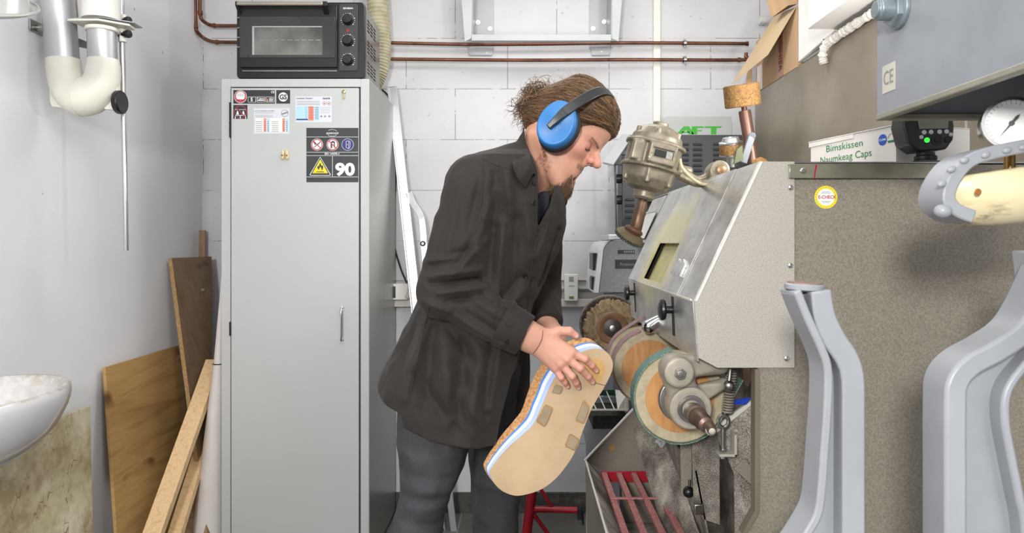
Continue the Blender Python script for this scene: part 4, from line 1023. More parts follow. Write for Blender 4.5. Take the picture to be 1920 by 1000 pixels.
# ---- brushes
def fuzzy(name, y, w, R, m, seed, par=mc, n=90):
    rnd = random.Random(seed); vs = []; fs = []; rows = 5
    rr = [[R*(.90+.14*rnd.random()) for _ in range(n)] for _ in range(rows)]
    prof = [0, .1, .5, .9, 1]
    sc_ = [.86, 1, 1.02, 1, .86]
    for i in range(rows):
        for k_ in range(n):
            a_ = 2*math.pi*k_/n; r_ = rr[i][k_]*sc_[i]; vs.append((SX+r_*math.cos(a_), y+w*prof[i]+rnd.uniform(-.003, .003), SZ+.012+r_*math.sin(a_)))
    for i in range(rows-1):
        for k_ in range(n): fs.append((i*n+k_, i*n+(k_+1) % n, (i+1)*n+(k_+1) % n, (i+1)*n+k_))
    fs += [tuple(range(n-1, -1, -1)), tuple(range((rows-1)*n, rows*n))]
    return MB().add(vs, fs).build(name, m, par, smooth=40)
k = N('brown cloth mop'); k.base(k.ramp(k.noise(26, 6, .7, k.coord((1, .3, 1)), 1.5), [(.3, rgb((82, 66, 46))), (.6, rgb((150, 128, 96))), (.8, rgb((186, 168, 136)))])); k.b.inputs['Roughness'].default_value = .9; k.bump(k.noise(60, 5, .7, dist=1), .8, .004)
M['mop'] = k.m
g = fuzzy('polishing_mop', 2.80, .055, .108, M['mop'], 3); g['label'] = 'brown cloth polishing mop with wooden hub'
c = Vector((SX, 2.798, SZ+.012))
rim = mat('dark burnt wood ring', (110, 76, 48), .4, var=.15, vscale=30)
MB().lathe([(.034, 0), (.050, -.003), (.060, -.002), (.062, 0)], c, (0, 1, 0), 48, close=False).build('hub_ring', rim, g)
MB().lathe([(.0, -.001), (.034, -.001), (.036, .0)], c, (0, 1, 0), 40, close=False).build('hub_plate', mat('dark hub', (52, 44, 40), .45), g)
MB().lathe([(.012, -.001), (.012, -.008), (.008, -.009), (0, -.009)], c, (0, 1, 0), 24).build('hub_nut', M['steel'], g)
for a_ in (70, 190, 310): MB().lathe([(.0035, -.001), (.003, -.004), (0, -.004)], c+Vector((.023*math.cos(math.radians(a_)), 0, .023*math.sin(math.radians(a_)))), (0, 1, 0), 12).build('hub_screw', M['chrome'], g)
br = MB(); rnd = random.Random(5)
for i in range(900):
    a_ = rnd.uniform(0, 2*math.pi); y = rnd.uniform(2.865, 2.90); r1_ = .114*rnd.uniform(.93, 1.03)
    ca, sa = math.cos(a_), math.sin(a_); wv = .0012
    p = Vector((SX+.06*ca, y, SZ+.012+.06*sa)); q = Vector((SX+r1_*ca, y+rnd.uniform(-.004, .004), SZ+.012+r1_*sa)); t = Vector((-sa, 0, ca))*wv
    br.add([p-t, p+t, q+t, q-t, p+Vector((0, wv, 0)), q+Vector((0, wv, 0))], [(0, 1, 2, 3), (0, 3, 5, 4), (1, 4, 5, 2)])
br.build('bristle_brush', mat('dark bristles', (70, 56, 44), .7, var=.2), mc, smooth=0)
MB().lathe([(.02, 0), (.116, 0), (.119, .004), (.119, .012), (.02, .012)], (SX, 2.915, SZ+.013), (0, 1, 0), 64).build('rear_disc', mat('pale rimmed disc', (120, 108, 98), .5), mc)
# ---- spring, eye bolt
y_ = 1.60
a = W(1372, 690, y_); b = W(1363, 773, y_); pts = []
turns = 17
for i in range(turns*14+1):
    t = i/(turns*14); p = a.lerp(b, t); an = 2*math.pi*turns*t
    pts.append(p+Vector((.0112*math.cos(an), .0112*math.sin(an), 0)))
MB().tube(pts, .0022, 7).build('tension_spring', M['castgrey'], mc)
e_ = W(1356, 790, y_)
el_ = [e_+Vector((.0115*math.cos(t), 0, .0135*math.sin(t)+.0)) for t in [2*math.pi*i/24 for i in range(24)]]
MB().tube(el_, .0042, 10, closed=True).cyl(e_+Vector((0, 0, -.016)), W(1356, 845, y_), .0048).cyl(W(1360, 772, y_), W(1358, 782, y_), .003).build('eye_bolt', M['steel'], mc)
zb = W(0, 848, y_).z
MB().box((W(1345, 0, y_).x, y_-.018, zb-.006), (W(1378, 0, y_).x, y_+.018, zb)).box((W(1373, 0, y_).x, y_-.018, zb-.006), (W(1378, 0, y_).x, y_+.018, W(0, 812, y_).z)).build('angle_bracket', M['hammerlight'], mc, .001)
MB().cyl(W(1356, 849, y_), W(1356, 860, y_), .009).cyl(W(1356, 841, y_), W(1356, 846, y_), .008, seg=6).build('bolt_nut', M['steel'], mc, .001)
# ---- dusty interior plates
MB().prism([W(1297, 822, 1.70), W(1349, 815, 1.70), W(1350, 985, 1.70), W(1320, 975, 1.70), W(1301, 950, 1.70)], (0, .004, 0)).build('dust_plate', M['dusty'], mc, .0008)
MB().obox(W(1310, 955, 1.69), (.022, .012, .024)).build('plate_catch', M['steel'], mc, .002)
MB().prism([W(1276, 830, 1.74), W(1297, 828, 1.74), W(1297, 930, 1.74), W(1277, 929, 1.74)], (0, .006, 0)).build('guide_bar', M['hammer'], mc, .001)
MB().ball(W(1291, 923, 1.725), .0135).cyl(W(1293, 900, 1.73), W(1292, 915, 1.725), .003).build('ball_knob', M['black'], mc)
MB().prism([W(1342, 800, 1.66), W(1422, 742, 1.60), W(1422, 750, 1.60), W(1345, 812, 1.66)], (0, .01, 0)).build('diagonal_edge', M['bead'], mc, .0008)
MB().prism([W(1345, 812, 1.665), W(1422, 750, 1.605), W(1422, 1000, 1.605), W(1378, 1000, 1.665), W(1376, 860, 1.665), W(1352, 840, 1.665)], (0, .004, 0)).build('inner_sheet', M['dusty'], mc)
MB().prism([W(1370, 759, 1.628), W(1378, 750, 1.622), W(1408, 745, 1.60), W(1398, 758, 1.60)], (0, -.003, 0)).build('blue_tape', mat('blue tape', (38, 72, 190), .5), mc)
MB().obox(W(1402, 886, 1.60), (.055, .006, .030), Matrix.Rotation(.75, 3, 'Y')).build('tab_plate', M['hammer'], mc, .001)
MB().cyl(W(1400, 700, 1.64), W(1440, 700, 1.64), .03).build('inner_pipe', M['steel'], mc)
# ---- catch trough
YT = 2.30
def tp(px, py, D=YT): return W(px, py, D)
lx = tp(1097, 864).x; lz = tp(1097, 864).z
MB().prism([tp(1192, 764), tp(1097, 864), tp(1165, 905), tp(1172, 1010), tp(1250, 1010), tp(1290, 764)], (0, .004, 0)).build('trough_end', M['hammer'], mc, .0006)
MB().beam(tp(1190, 764, YT-.004), tp(1096, 864, YT-.004), .004, .012, up=(0, 1, 0)).build('trough_end_bead', M['bead'], mc)
MB().prism([(lx, 1.56, lz), (lx+.004, 1.56, lz), (lx+.012, 1.56, .35), (lx+.008, 1.56, .35)], (0, YT-1.56, 0)).build('trough_front', M['hammer'], mc, .0005)
MB().prism([(lx+.002, 1.56, lz), (lx+.006, 1.56, lz+.002), (lx+.085, 1.56, lz-.085), (lx+.08, 1.56, lz-.088)], (0, YT-1.56, 0)).build('trough_chute', M['dusty'], mc, .0005)
MB().box((lx-.001, 1.56, lz-.001), (lx+.004, YT, lz+.003)).build('trough_lip', M['bead'], mc, .0005)
MB().box((lx+.06, 1.56, .44), (.60, YT, .45)).build('trough_floor', M['dusty'], mc)
MB().prism([(.40, 1.70, .80), (.404, 1.70, .80), (.47, 1.70, .45), (.466, 1.70, .45)], (0, YT-1.70, 0)).build('trough_back', M['dusty'], mc)
MB().prism([W(1186, 800, 2.28), W(1240, 790, 2.2), W(1300, 980, 1.8), W(1330, 1060, 1.7), W(1262, 1060, 1.85)], (0.004, 0, 0.002)).build('chute_side', M['dusty'], mc)
MB().prism([W(1238, 817, 2.0), W(1250, 829, 2.0), W(1240, 841, 2.0), W(1228, 828, 2.0)], (0, -.002, 0)).build('speckled_tag', mat('speckled paper', (190, 190, 195), .7, var=.4, vscale=200), mc)
st_ = mat('oil stain', (176, 140, 60), .5, var=.2)
MB().prism([tp(1148+5*math.cos(i*1.05)*(1+.3*(i % 2)), 840+6*math.sin(i*1.05), YT-.0006) for i in range(6)], (0, -.0004, 0)).build('oil_stain', st_, mc)
# red grid in the trough
gz = lz-.025
rk = thing('red_grid', (.33, 1.9, gz), 'dusty red metal grid of flat bars lying in the trough', 'grid')
k = N('red enamel under pale dust')
k.base(k.mix(k.ramp(k.noise(330, 2, .8), [(.42, (.12, .12, .12, 1)), (.7, (.85, .85, .85, 1))]), rgb((150, 28, 40)), rgb((206, 180, 172)))); k.b.inputs['Roughness'].default_value = .55
x0_ = W(1126, 0, 2.27).x
for i in range(4):
    x = x0_+.0105+i*.0455
    MB().box((x-.0085, 1.58, gz-.012), (x+.0085, 2.262, gz)).build('bar', k.m, rk, .0015)
MB().box((x0_, 2.262, gz-.03), (x0_+.158, 2.268, gz+.002)).build('end_bar', M['red'], rk, .001)
MB().box((x0_+.004, 2.02, gz+.0004), (x0_+.155, 2.032, gz+.004)).build('cross_bar', k.m, rk, .001)
MB().box((x0_+.004, 1.64, gz-.016), (x0_+.155, 1.652, gz-.0122)).build('cross_bar', k.m, rk, .001)
# ---- motor unit on the hood (swivel brush motor)
mo = thing('swivel_motor', W(1345, 320, 1.95), 'beige cast electric motor on swivel arm with polishing brush', 'motor')
YMo = 1.93
cm_ = W(1224, 297, YMo); ax_ = Vector((.235, .0, .97)).normalized(); u_ = Vector((ax_.z, 0, -ax_.x))
Rm = (tuple(u_), (0, 1, 0), tuple(ax_))
k = N('worn beige cast metal'); k.base(k.ramp(k.noise(35, 5, .65), [(.35, rgb((118, 110, 93))), (.65, rgb((150, 142, 124)))])); k.b.inputs['Roughness'].default_value = .42; k.b.inputs['Metallic'].default_value = .4; k.bump(k.noise(240, 3, .6), .25, .0008)
M['cast'] = k.m
Rl = [[Rm[j][i] for j in range(3)] for i in range(3)]
def motor(P):
    L = local(P, cm_, Rl); rad = np.sqrt(L[0]**2+L[1]**2); z = L[2]
    R0 = np.interp(z, [-.090, -.082, -.060, -.030, 0, .03, .055, .075, .086], [.030, .052, .066, .071, .072, .071, .066, .052, .030]).astype(np.float32)
    d = np.maximum((rad-R0)*.8, np.abs(z+.002)-.086)
    for zc, t_ in ((-.028, .0045), (.034, .0045)):
        f = np.maximum(rad-.0795, np.abs(z-zc)-t_)
        d = smin(d, f, .004)
    # vertical ribs and lugs
    for a_ in range(0, 360, 60):
        c_, s_ = math.cos(math.radians(a_+20)), math.sin(math.radians(a_+20))
        q = [L[0]-c_*.066, L[1]-s_*.066, z]
        d = smin(d, np.maximum(np.sqrt(q[0]**2+q[1]**2)-.006, np.abs(z+.050)-.022), .003)
        q = [L[0]-c_*.060, L[1]-s_*.060, z]
        d = smin(d, np.maximum(np.sqrt(q[0]**2+q[1]**2)-.006, np.abs(z-.058)-.014), .003)
    # terminal box on the front
    d = smin(d, s_box([L[0]-.010, L[1]+.066, z-.004], (0, 0, 0), (.036, .018, .027), .004), .004)
    d = smin(d, s_box([L[0]+.050, L[1]+.050, z-.004], (0, 0, 0), (.016, .016, .026), .004), .004)
    d = np.maximum(d, -s_box([L[0]-.010, L[1]+.086, z-.004], (0, 0, 0), (.027, .006, .012), .001))
    # end caps
    d = smin(d, np.maximum(rad-.021, np.abs(z-.088)-.008), .003)
    d = smin(d, np.maximum(rad-.028, np.abs(z+.096)-.012), .003)
    # arm lug
    lug = s_cap(P, W(1262, 320, YMo), W(1290, 322, YMo+.01), .020, .014)
    return smin(d, lug, .012)
sdf_obj('motor_housing', (cm_.x-.11, YMo-.11, cm_.z-.14), (cm_.x+.14, YMo+.11, cm_.z+.13), .0024, motor, M['cast'], mo, it=1)
def L2W(x, y, z): return cm_+u_*x+Vector((0, 1, 0))*y+ax_*z
Rmat = Matrix((u_, Vector((0, 1, 0)), ax_)).transposed()
MB().obox(L2W(.004, -.081, .004), (.030, .003, .017), Rmat).build('switch', M['black'], mo, .001)
MB().obox(L2W(.026, -.0805, .004), (.012, .002, .019), Rmat).build('switch_plate', M['steel'], mo, .0005)
for s_ in (-1, 1):
    MB().lathe([(.004, 0), (.0035, .002), (0, .002)], L2W(.010+s_*.031, -.0835, .004+s_*.015), (0, -1, 0), 12).build('case_screw', M['steel'], mo)
MB().lathe([(.022, 0), (.026, .004), (.026, .010), (.019, .014)], L2W(0, 0, -.112), tuple(ax_), 8).build('collet', M['cast'], mo, .001)
brn = mat('rusty brown shaft', (112, 88, 70), .45, .6, var=.2, vscale=40)
MB().lathe([(.011, 0), (.014, -.01), (.014, -.030), (.016, -.034), (.0165, -.080), (.014, -.084)], L2W(0, 0, -.112), tuple(ax_), 24).build('tool_shaft', brn, mo)
hub = L2W(-.004, 0, -.196)
MB().lathe([(.016, .008), (.024, .004), (.026, -.002), (.020, -.010)], hub, tuple(ax_+Vector((.25, -.1, 0))), 28).build('tool_hub', mat('brown hub', (96, 62, 48), .5), mo)
bax = (ax_+Vector((.32, -.45, 0))).normalized()
bb = MB().lathe([(.020, 0), (.034, -.008), (.040, -.015), (.039, -.018), (.0, -.020)], hub+bax*-.004, tuple(bax), 40).build('brush_cup', mat('olive felt cup', (104, 92, 66), .7, var=.2, vscale=40), mo)
bu = bax.orthogonal().normalized(); bw = bax.cross(bu); mb = MB()
for i in range(30):
    a_ = 2*math.pi*i/30; rdir = bu*math.cos(a_)+bw*math.sin(a_); tdir = bw*math.cos(a_)-bu*math.sin(a_)
    mb.beam(hub-bax*.022+rdir*.022, hub-bax*.024+rdir*.0415+tdir*.006, .0055, .008, up=tuple(bax))
mb.build('brush_rim', mat('grey green bristle rim', (70, 74, 68), .7, var=.2), bb, .0005)
# arm from motor to pivot
pv = W(1345, 321, 1.93)
armp = smooth_path([W(1268, 318, YMo), W(1285, 330, 1.93), W(1305, 340, 1.93), W(1325, 338, 1.93), W(1340, 326, 1.93)], 5)
def armf(P):
    d = None
    for i in range(len(armp)-1):
        t = i/(len(armp)-1); r_ = .021-.006*math.sin(math.pi*min(t*1.1, 1))
        q = s_cap(P, armp[i], armp[i+1], r_)
        d = q if d is None else np.minimum(d, q)
    d = np.maximum(d, np.abs(P[1]-1.93)-.016)
    # web recess on the front
    w_ = None
    for i in range(3, len(armp)-3):
        q = s_cap(P, armp[i]+Vector((0, -.02, 0)), armp[i+1]+Vector((0, -.02, 0)), .009); w_ = q if w_ is None else np.minimum(w_, q)
    d = smax(d, -w_, .003)
    b = np.maximum(s_cap(P, (pv.x, 1.88, pv.z), (pv.x, 1.98, pv.z), .026), np.abs(P[1]-1.93)-.030)
    c_ = s_box(P, (pv.x-.004, 1.93, pv.z-.018), (.024, .028, .024), .004)
    return smin(smin(d, b, .006), c_, .006)
sdf_obj('swivel_arm', (W(1255, 0, 1.93).x, 1.88, pv.z-.06), (pv.x+.05, 1.98, pv.z+.05), .0024, armf, M['cast'], mo, it=1)
MB().lathe([(.0125, 0), (.0125, .004), (.009, .006), (0, .006)], (pv.x+.002, 1.899, pv.z), (0, -1, 0), 24).build('pivot_pin', mat('rusty pin', (150, 118, 88), .4, .7), mo)
MB().obox((pv.x+.012, 1.93, (pv.z-.036+ZRg)/2-.004), (.05, .05, max(.01, pv.z-.036-ZRg+.016))).build('mount_foot', M['cast'], mo, .002)
MB().obox((pv.x+.034, 1.93, pv.z-.022), (.018, .03, .018)).build('wing_clamp', M['steel'], mo, .002)
MB().tube(smooth_path([L2W(.065, -.03, .01), L2W(.075, -.035, -.012), W(1296, 333, 1.895), W(1315, 345, 1.897), W(1333, 345, 1.9)], 6), .004, 10).build('motor_cable', mat('cream cable', (196, 186, 154), .5), mo)
# ---- tools standing on the machine behind
t = thing('grinding_stone', W(1400, 305, 2.15), 'brown drum grinding head on a thick brown spindle', 'grinding head')
ts = W(1412, 306, 2.12); te = W(1396, 208, 2.12); ad_ = (te-ts).normalized()
MB().cyl(ts, te, .0175, seg=24).cyl(te, te+ad_*.02, .008).build('spindle', mat('brown anodised spindle', (104, 74, 62), .4, .5, var=.1), t, .001)
hd_c = W(1387, 193, 2.12); ha = (ad_+Vector((.02, -.16, 0))).normalized()
k = N('gritty brown stone'); k.base(k.ramp(k.noise(160, 4, .75), [(.35, rgb((92, 64, 34))), (.6, rgb((140, 104, 56))), (.8, rgb((196, 164, 110)))])); k.b.inputs['Roughness'].default_value = .8; k.bump(k.noise(200, 4, .7), .8, .002); M['stone'] = k.m
MB().lathe([(0, -.032), (.048, -.032), (.051, -.029), (.051, .029), (.048, .032), (0, .032)], te+ad_*.045, tuple(ha), 48).build('stone_drum', M['stone'], t)
t = thing('spare_grinding_head', W(1371, 300, 2.10), 'small metal-capped grinding head lying on the machine', 'grinding head')
c0 = W(1371, 279, 2.10); a2 = Vector((-.12, -.25, 1)).normalized()
MB().lathe([(0, -.018), (.032, -.018), (.034, -.014), (.034, .012), (.032, .014), (0, .014)], c0, tuple(a2), 40).build('grit_ring', M['stone'], t)
MB().lathe([(.033, .014), (.034, .019), (.026, .021), (.022, .032), (.008, .033), (.007, .028), (0, .028)], c0, tuple(a2), 40).build('metal_cap', M['alu'], t)
MB().lathe([(.0345, -.019), (.0345, -.015)], c0, tuple(a2), 40, close=False).lathe([(.018, -.02), (.014, -.03), (.014, -.0515)], c0, tuple(a2), 20).build('hub_stem', M['steel'], t)
o = MB().beam(W(1393, 306, 2.04), W(1409, 256, 2.04), .020, .014, up=(0, 1, 0)).cyl(W(1410, 255, 2.033), W(1410, 255, 2.047), .0105).build('grey_lever', mat('grey painted bar', (98, 102, 108), .5, var=.1), None, .002)
tag(o, 'grey flat bar leaning against the brown spindle', 'bar')
o = MB().prism([W(1376, 308, 2.0), W(1382, 280, 2.0), W(1392, 272, 2.0), W(1394, 300, 2.0)], (0, .012, 0)).build('green_scrap', mat('dull green felt', (98, 102, 76), .8, var=.1), None, .001)
tag(o, 'dull green scrap beside the grey bar on the machine', 'scrap')
o = MB().prism([W(1417, 305, 1.58), W(1418, 298, 1.58), W(1427, 294, 1.58), W(1438, 299, 1.58), W(1442, 305, 1.58)], (0, .03, 0)).build('cork_piece', mat('orange cork', (190, 140, 84), .8, var=.2, vscale=60), None, .002)
tag(o, 'small orange cork piece on the machine top by the brown panel', 'cork')
# ---- far end: smaller white guard sheets of the rear unit
def guard(name, pts, D, v, m, label=None):
    o = MB().prism([W(x, y, D) for x, y in pts], v).build(name, m, mc, .0008); return o
def gs(y0, y1, t0, t1, off=0): 
    p, v = slope(y0, y1, t0, t1, off, .003); return p, v
p, v = gs(2.46, 2.72, .42, .98, -.004); MB().prism(p, v).build('rear_guard', M['sheet'], mc, .0005)
p, v = gs(2.47, 2.66, .46, .78, .004); MB().prism(p, v).build('rear_guard', mat('white guard sheet', (218, 217, 214), .4, .2, var=.03), mc, .0005)
MB().beam(sl_(.785, 2.47, .008), sl_(.785, 2.66, .008), .004, .006).build('guard_edge', M['bead'], mc)
# ================================================================ second machine behind (grey with chrome front)
sm = thing('pedestal_grinder', (.36, 3.0, 0), 'grey cabinet unit with curved front in highlight white, standing behind the mop', 'grinder')
XF = W(1103, 0, 3.0).x
def q3(px, py, D=3.0): return W(px, py, D)
outl = []
xa, xb = q3(1131, 0).x, q3(1240, 0).x; zt3, zb3 = q3(0, 450).z, q3(0, 549).z
prof_ = [(xb, zt3), (q3(1152, 0).x, zt3)]+[(q3(1131+21-21*math.sin(math.radians(a_)), 0).x, q3(0, 450+26-26*math.cos(math.radians(a_))).z) for a_ in (15, 30, 45, 60, 75, 90)]+[(q3(1123, 0).x, zb3), (xb, zb3)]
MB().prism([(x, 3.0, z) for x, z in prof_], (0, .38, 0)).build('housing', mat('grey speckled enamel', (136, 139, 143), .45, var=.12, vscale=90, bump=(300, .2, .001)), sm, .002)
fr_ = [(x-.0015, z) for x, z in prof_[1:9]]
fr2 = [(x-.018, z+.001) for x, z in reversed(prof_[2:9])]
MB().prism([(x, 2.998, z) for x, z in fr_+[(fr_[-1][0]-.020, fr_[-1][1])]+[(x-.020, z) for x, z in reversed(fr_[2:-1])]], (0, .384, 0)).build('front_shell', mat('highlight white shell', (226, 226, 226), .2, var=.02, coat=.5), sm, .002)  # highlight on this face is put into the white shell colour
pl3 = MB().box((q3(1158, 0).x, 2.9975, q3(0, 476).z), (q3(1190, 0).x, 3.0, q3(0, 469).z)).build('type_plate', M['lblack'], sm, .0004)
pl4 = MB().box((q3(1153, 0).x, 2.9975, q3(0, 504).z), (q3(1197, 0).x, 3.0, q3(0, 487).z)).build('name_plate', M['lblack'], sm, .0004)
c = q3(1175, 496, 2.9973); text('Frobana', 'lettering', (c.x, 2.9970, c.z), .012, M['lgrey'], pl4, width=.058, shear=.25)
c = q3(1174, 472.5); text('RAPID 2000', 'lettering', (c.x, 2.9970, c.z), .006, M['lgrey'], pl3, width=.045) if False else None
mb = MB(); 
for i in range(5): mb.box((q3(1170+i*4, 0).x, 2.9968, q3(0, 474.3).z), (q3(1172.6+i*4, 0).x, 2.9975, q3(0, 470.5).z))
mb.build('plate_marks', M['lgrey'], pl3, smooth=0)
MB().box((q3(1128, 0, 3.0).x+.03, 3.02, zt3+.001), (xb, 3.36, zt3+.022)).build('top_cover', M['alu'], sm, .003)
for (y0, y1, z0_, z1_) in ((3.04, 3.20, 475, 508), (3.04, 3.13, 520, 545)):
    MB().box((q3(1128, 0).x-.032 if z0_ == 475 else q3(1123, 0).x-.026, y0, q3(0, z1_).z), (q3(1131, 0).x-.012, y1, q3(0, z0_).z)).build('front_slot', M['black'], sm, .002)
MB().box((q3(1150, 0).x, 3.03, 0), (xb, 3.36, zb3-.001)).build('pedestal', mat('grey pedestal enamel', (116, 119, 123), .5, var=.06), sm, .003)
# ---- dark louvred cabinet and sign
dk = thing('dark_vent_cabinet', q3(1300, 500, 3.3), 'dark charcoal cabinet with louvred panel behind the motor', 'cabinet')
kd = mat('charcoal powder coat', (58, 60, 64), .45, var=.04)
a = W(1166, 253, 3.40); b = W(1405, 470, 3.40)
MB().box((a.x, 3.40, b.z), (b.x, 3.55, a.z)).build('housing', kd, dk, .003)
mb = None
for gx in (1180, 1212, 1245, 1282, 1307, 1345, 1372):
    for i in range(6 if gx in (1282, 1307, 1345, 1372) else 4):
        y = (268+i*10) if gx >= 1270 else (372+i*11)
        p0 = W(gx-8, y, 3.40); p1 = W(gx+9, y+5, 3.40)
        MB().prism([(p0.x, 3.3995, p0.z), (p0.x, 3.389, p1.z+.002), (p0.x, 3.3995, p1.z)], (p1.x-p0.x, 0, 0)).build('louvre', kd, dk)
# open side arm on the left with knobs
MB().beam(W(1176, 255, 3.38), W(1140, 308, 3.20), .012, .05, up=(1, 0, 0)).build('lid_arm', M['greym'], dk, .001)
for px, py in ((1163, 287), (1154, 306)): MB().box(W(px-14, py+3, 3.30), W(px+14, py-3, 3.33)).build('arm_bracket', kd, dk, .001)
MB().beam(W(1153, 300, 3.32), W(1156, 440, 3.32), .008, .008, up=(1, 0, 0)).build('lid_rod', kd, dk)
for py in (335, 375): MB().lathe([(.02, 0), (.022, .004), (.021, .03), (0, .032)], (a.x, 3.41, W(0, py, 3.4).z), (-1, 0, 0), 24).build('knob', M['black'], dk, .001)
MB().box((a.x+.02, 3.42, .0), (b.x, 3.54, b.z-.001)).build('stand', kd, dk)
sg = thing('sign_box', W(1300, 250, 3.5), 'grey panel with green letters above the dark vent cabinet', 'sign')
a = W(1246, 222, 3.5); b = W(1366, 256, 3.5); a2_ = W(1238, 232, 3.5)
z_b = W(0, 253, 3.40).z+.001
MB().prism([(a.x, 3.45, a.z), (b.x, 3.45, a.z), (b.x, 3.45, z_b), (a2_.x, 3.45, z_b), (a2_.x, 3.45, a.z-.03)], (0, .03, 0)).build('panel', mat('sign grey', (172, 175, 172), .5, var=.02), sg, .001)
gm_ = mat('sign green', (52, 160, 40), .5, var=.03); mb = MB()
def sgp(pts): mb.prism([(W(x, y, 3.45).x, 3.45, max(W(x, y, 3.45).z, z_b)) for x, y in pts], (0, -.001, 0))
zz = 252
for pts in ([(1282, 237), (1292, 237), (1301, zz), (1291, zz), (1286.5, 243), (1278, zz), (1268, zz)], [(1279, 247), (1292, 247), (1293, 249), (1278, 249)],
            [(1297, 237), (1318, 237), (1320, 240), (1307, 240), (1307, zz), (1297, zz)], [(1307, 244), (1316, 244), (1316, 246), (1307, 246)],
            [(1320, 237), (1353, 237), (1352, 240), (1343, 240), (1343, zz), (1333, zz), (1333, 240), (1322, 240)]): sgp(pts)
mb.build('lettering', gm_, sg, smooth=0)
# ---- white wire rack with green insert behind
wr = thing('wire_tray', W(1150, 770, 2.6), 'white metal tray rack with thin rods, behind the held sole', 'tray')
DW = 2.62
MB().beam(W(1108, 769, DW), W(1176, 769, DW), .008, .006, up=(0, 0, 1)).beam(W(1175, 772, DW), W(1176, 738, DW), .010, .006, up=(0, 1, 0)).build('frame', M['ivory'], wr, .0008)
for px in (1117, 1134, 1151):
    MB().cyl(W(px+1.5, 769, DW), W(px-14, 734, DW+.22), .0022, seg=8).build('rod', M['ivory'], wr)
MB().box((W(1122, 0, DW+.22).x, DW+.22, W(0, 742, DW+.22).z), (W(1156, 0, DW+.22).x, DW+.226, W(0, 732, DW+.22).z)).build('green_backing', mat('dark green board', (30, 74, 48), .6), wr)
MB().prism([W(1153, 731, DW+.22), W(1178, 735, DW), W(1178, 770, DW), W(1158, 769, DW)], (.003, 0, 0)).build('side_sheet', M['ivory'], wr)
MB().box((W(1112, 0, DW).x, DW+.01, .66), (W(1176, 0, DW).x, DW+.22, W(0, 776, DW).z-.01)).build('scrap_bin', mat('black scrap', (40, 41, 40), .8, var=.4, vscale=60, c2=(130, 140, 130), amount=.25), wr)
MB().prism([(W(1085, 0, DW).x, DW+.235, W(0, 772, DW).z), (W(1178, 0, DW).x, DW+.235, W(0, 772, DW).z), (W(1178, 0, DW).x, DW+.235, 0), (W(1110, 0, DW).x, DW+.235, 0), (W(1110, 0, DW).x, DW+.235, W(0, 870, DW).z)], (0, .02, 0)).build('front_panel', mat('blue grey panel', (150, 154, 160), .5, var=.03), wr)
# ---- red stand on the floor behind
rs = thing('red_trestle', W(1030, 955, 3.1), 'red tubular metal stand on the floor behind the person', 'stand')
DR = 3.10
MB().cyl(W(1003, 880, DR), W(985, 1020, DR), .021, .021, 20).build('post', M['red'], rs)
MB().cyl(W(998, 955, DR-.0), W(1082, 957, DR), .0135, .0135, 20).build('cross_tube', M['red'], rs)
MB().cyl(W(1006, 905, DR), W(1035, 952, DR), .008, .008, 14).cyl(W(996, 958, DR), W(1030, 1005, DR), .009, .009, 14).build('brace', M['red'], rs)
zf_ = W(1085, 957, DR)
MB().box((zf_.x-.006, DR-.02, zf_.z-.035), (zf_.x+.012, DR+.02, zf_.z+.012)).box((zf_.x+.014, DR-.012, zf_.z-.06), (zf_.x+.022, DR+.012, zf_.z+.006)).build('rubber_end', M['blackmatte'], rs, .002)
MB().cyl(W(985, 1020, DR), (W(982, 0, DR).x, DR, .0), .021, .021, 20).build('foot_post', M['red'], rs)
# ================================================================ brown extraction cabinet behind the machine
XK = 1.05; ZK = CZ+.64*XK; YK0 = 1.74; YK1 = 3.31
k = N('brown grey satin lacquer'); f_ = k.noise(260, 2, .7); big = k.noise(3.5, 4, .6, k.coord(loc=(4, 2, 1)))
k.base(k.mix(k.ramp(f_, [(.62, (0, 0, 0, 1)), (.75, (.35, .35, .35, 1))]), k.ramp(big, [(.3, rgb((122, 112, 98))), (.7, rgb((148, 138, 122)))]), rgb((190, 180, 165))))
k.b.inputs['Roughness'].default_value = .32; k.b.inputs['Metallic'].default_value = .25; k.bump(f_, .15, .0008)
fc = thing('filter_cabinet', (1.18, 2.5, 0), 'tall brown-grey metal cabinet behind the machine, boxes on its top', 'cabinet')
MB().box((XK, YK0, 0), (XR-.004, YK1, ZK)).build('housing', k.m, fc, .003)
MB().box((XK+.0, YK0-.0015, ZRg+.002), (XK+.006, YK0, ZK)).build('corner_edge', M['hammerlight'], fc)
# cardboard box
k = N('corrugated cardboard'); v = k.coord((1, 1, 1)); k.base(k.ramp(k.noise(9, 5, .6, k.coord((1, 1, .2))), [(.3, rgb((168, 136, 102))), (.7, rgb((190, 158, 122)))])); k.b.inputs['Roughness'].default_value = .85; k.bump(k.noise(60, 3, .5, k.coord((1, 1, .05))), .12, .002); M['cardboard'] = k.m
def kx_(px, py, X):
    """point on the plane x = X seen at a pixel"""
    D = X*F/(px-CX); return W(px, py, D)
b0 = kx_(1417, 172, XK+.0); b1 = kx_(1494, 124, XK+.0)
cb_ = thing('cardboard_box', (XK+.13, (b0.y+b1.y)/2, ZK), 'open cardboard box with hanging flap on top of the brown cabinet', 'box')
yn, yf = b1.y, b0.y; zt_b = kx_(1494, 12, XK).z; xw = XR-.012
mb = MB(); t_ = .004; zb_ = ZK+.001
mb.box((XK+.001, yn, zb_), (XK+.001+t_, yf, zt_b)).box((xw-t_, yn, zb_), (xw, yf, zt_b)).box((XK+.005, yn, zb_), (xw-t_, yn+t_, zt_b)).box((XK+.005, yf-t_, zb_), (xw-t_, yf, zt_b)).box((XK+.005, yn+t_, zb_), (xw-t_, yf-t_, zb_+t_))
mb.build('box_body', M['cardboard'], cb_, .0006)
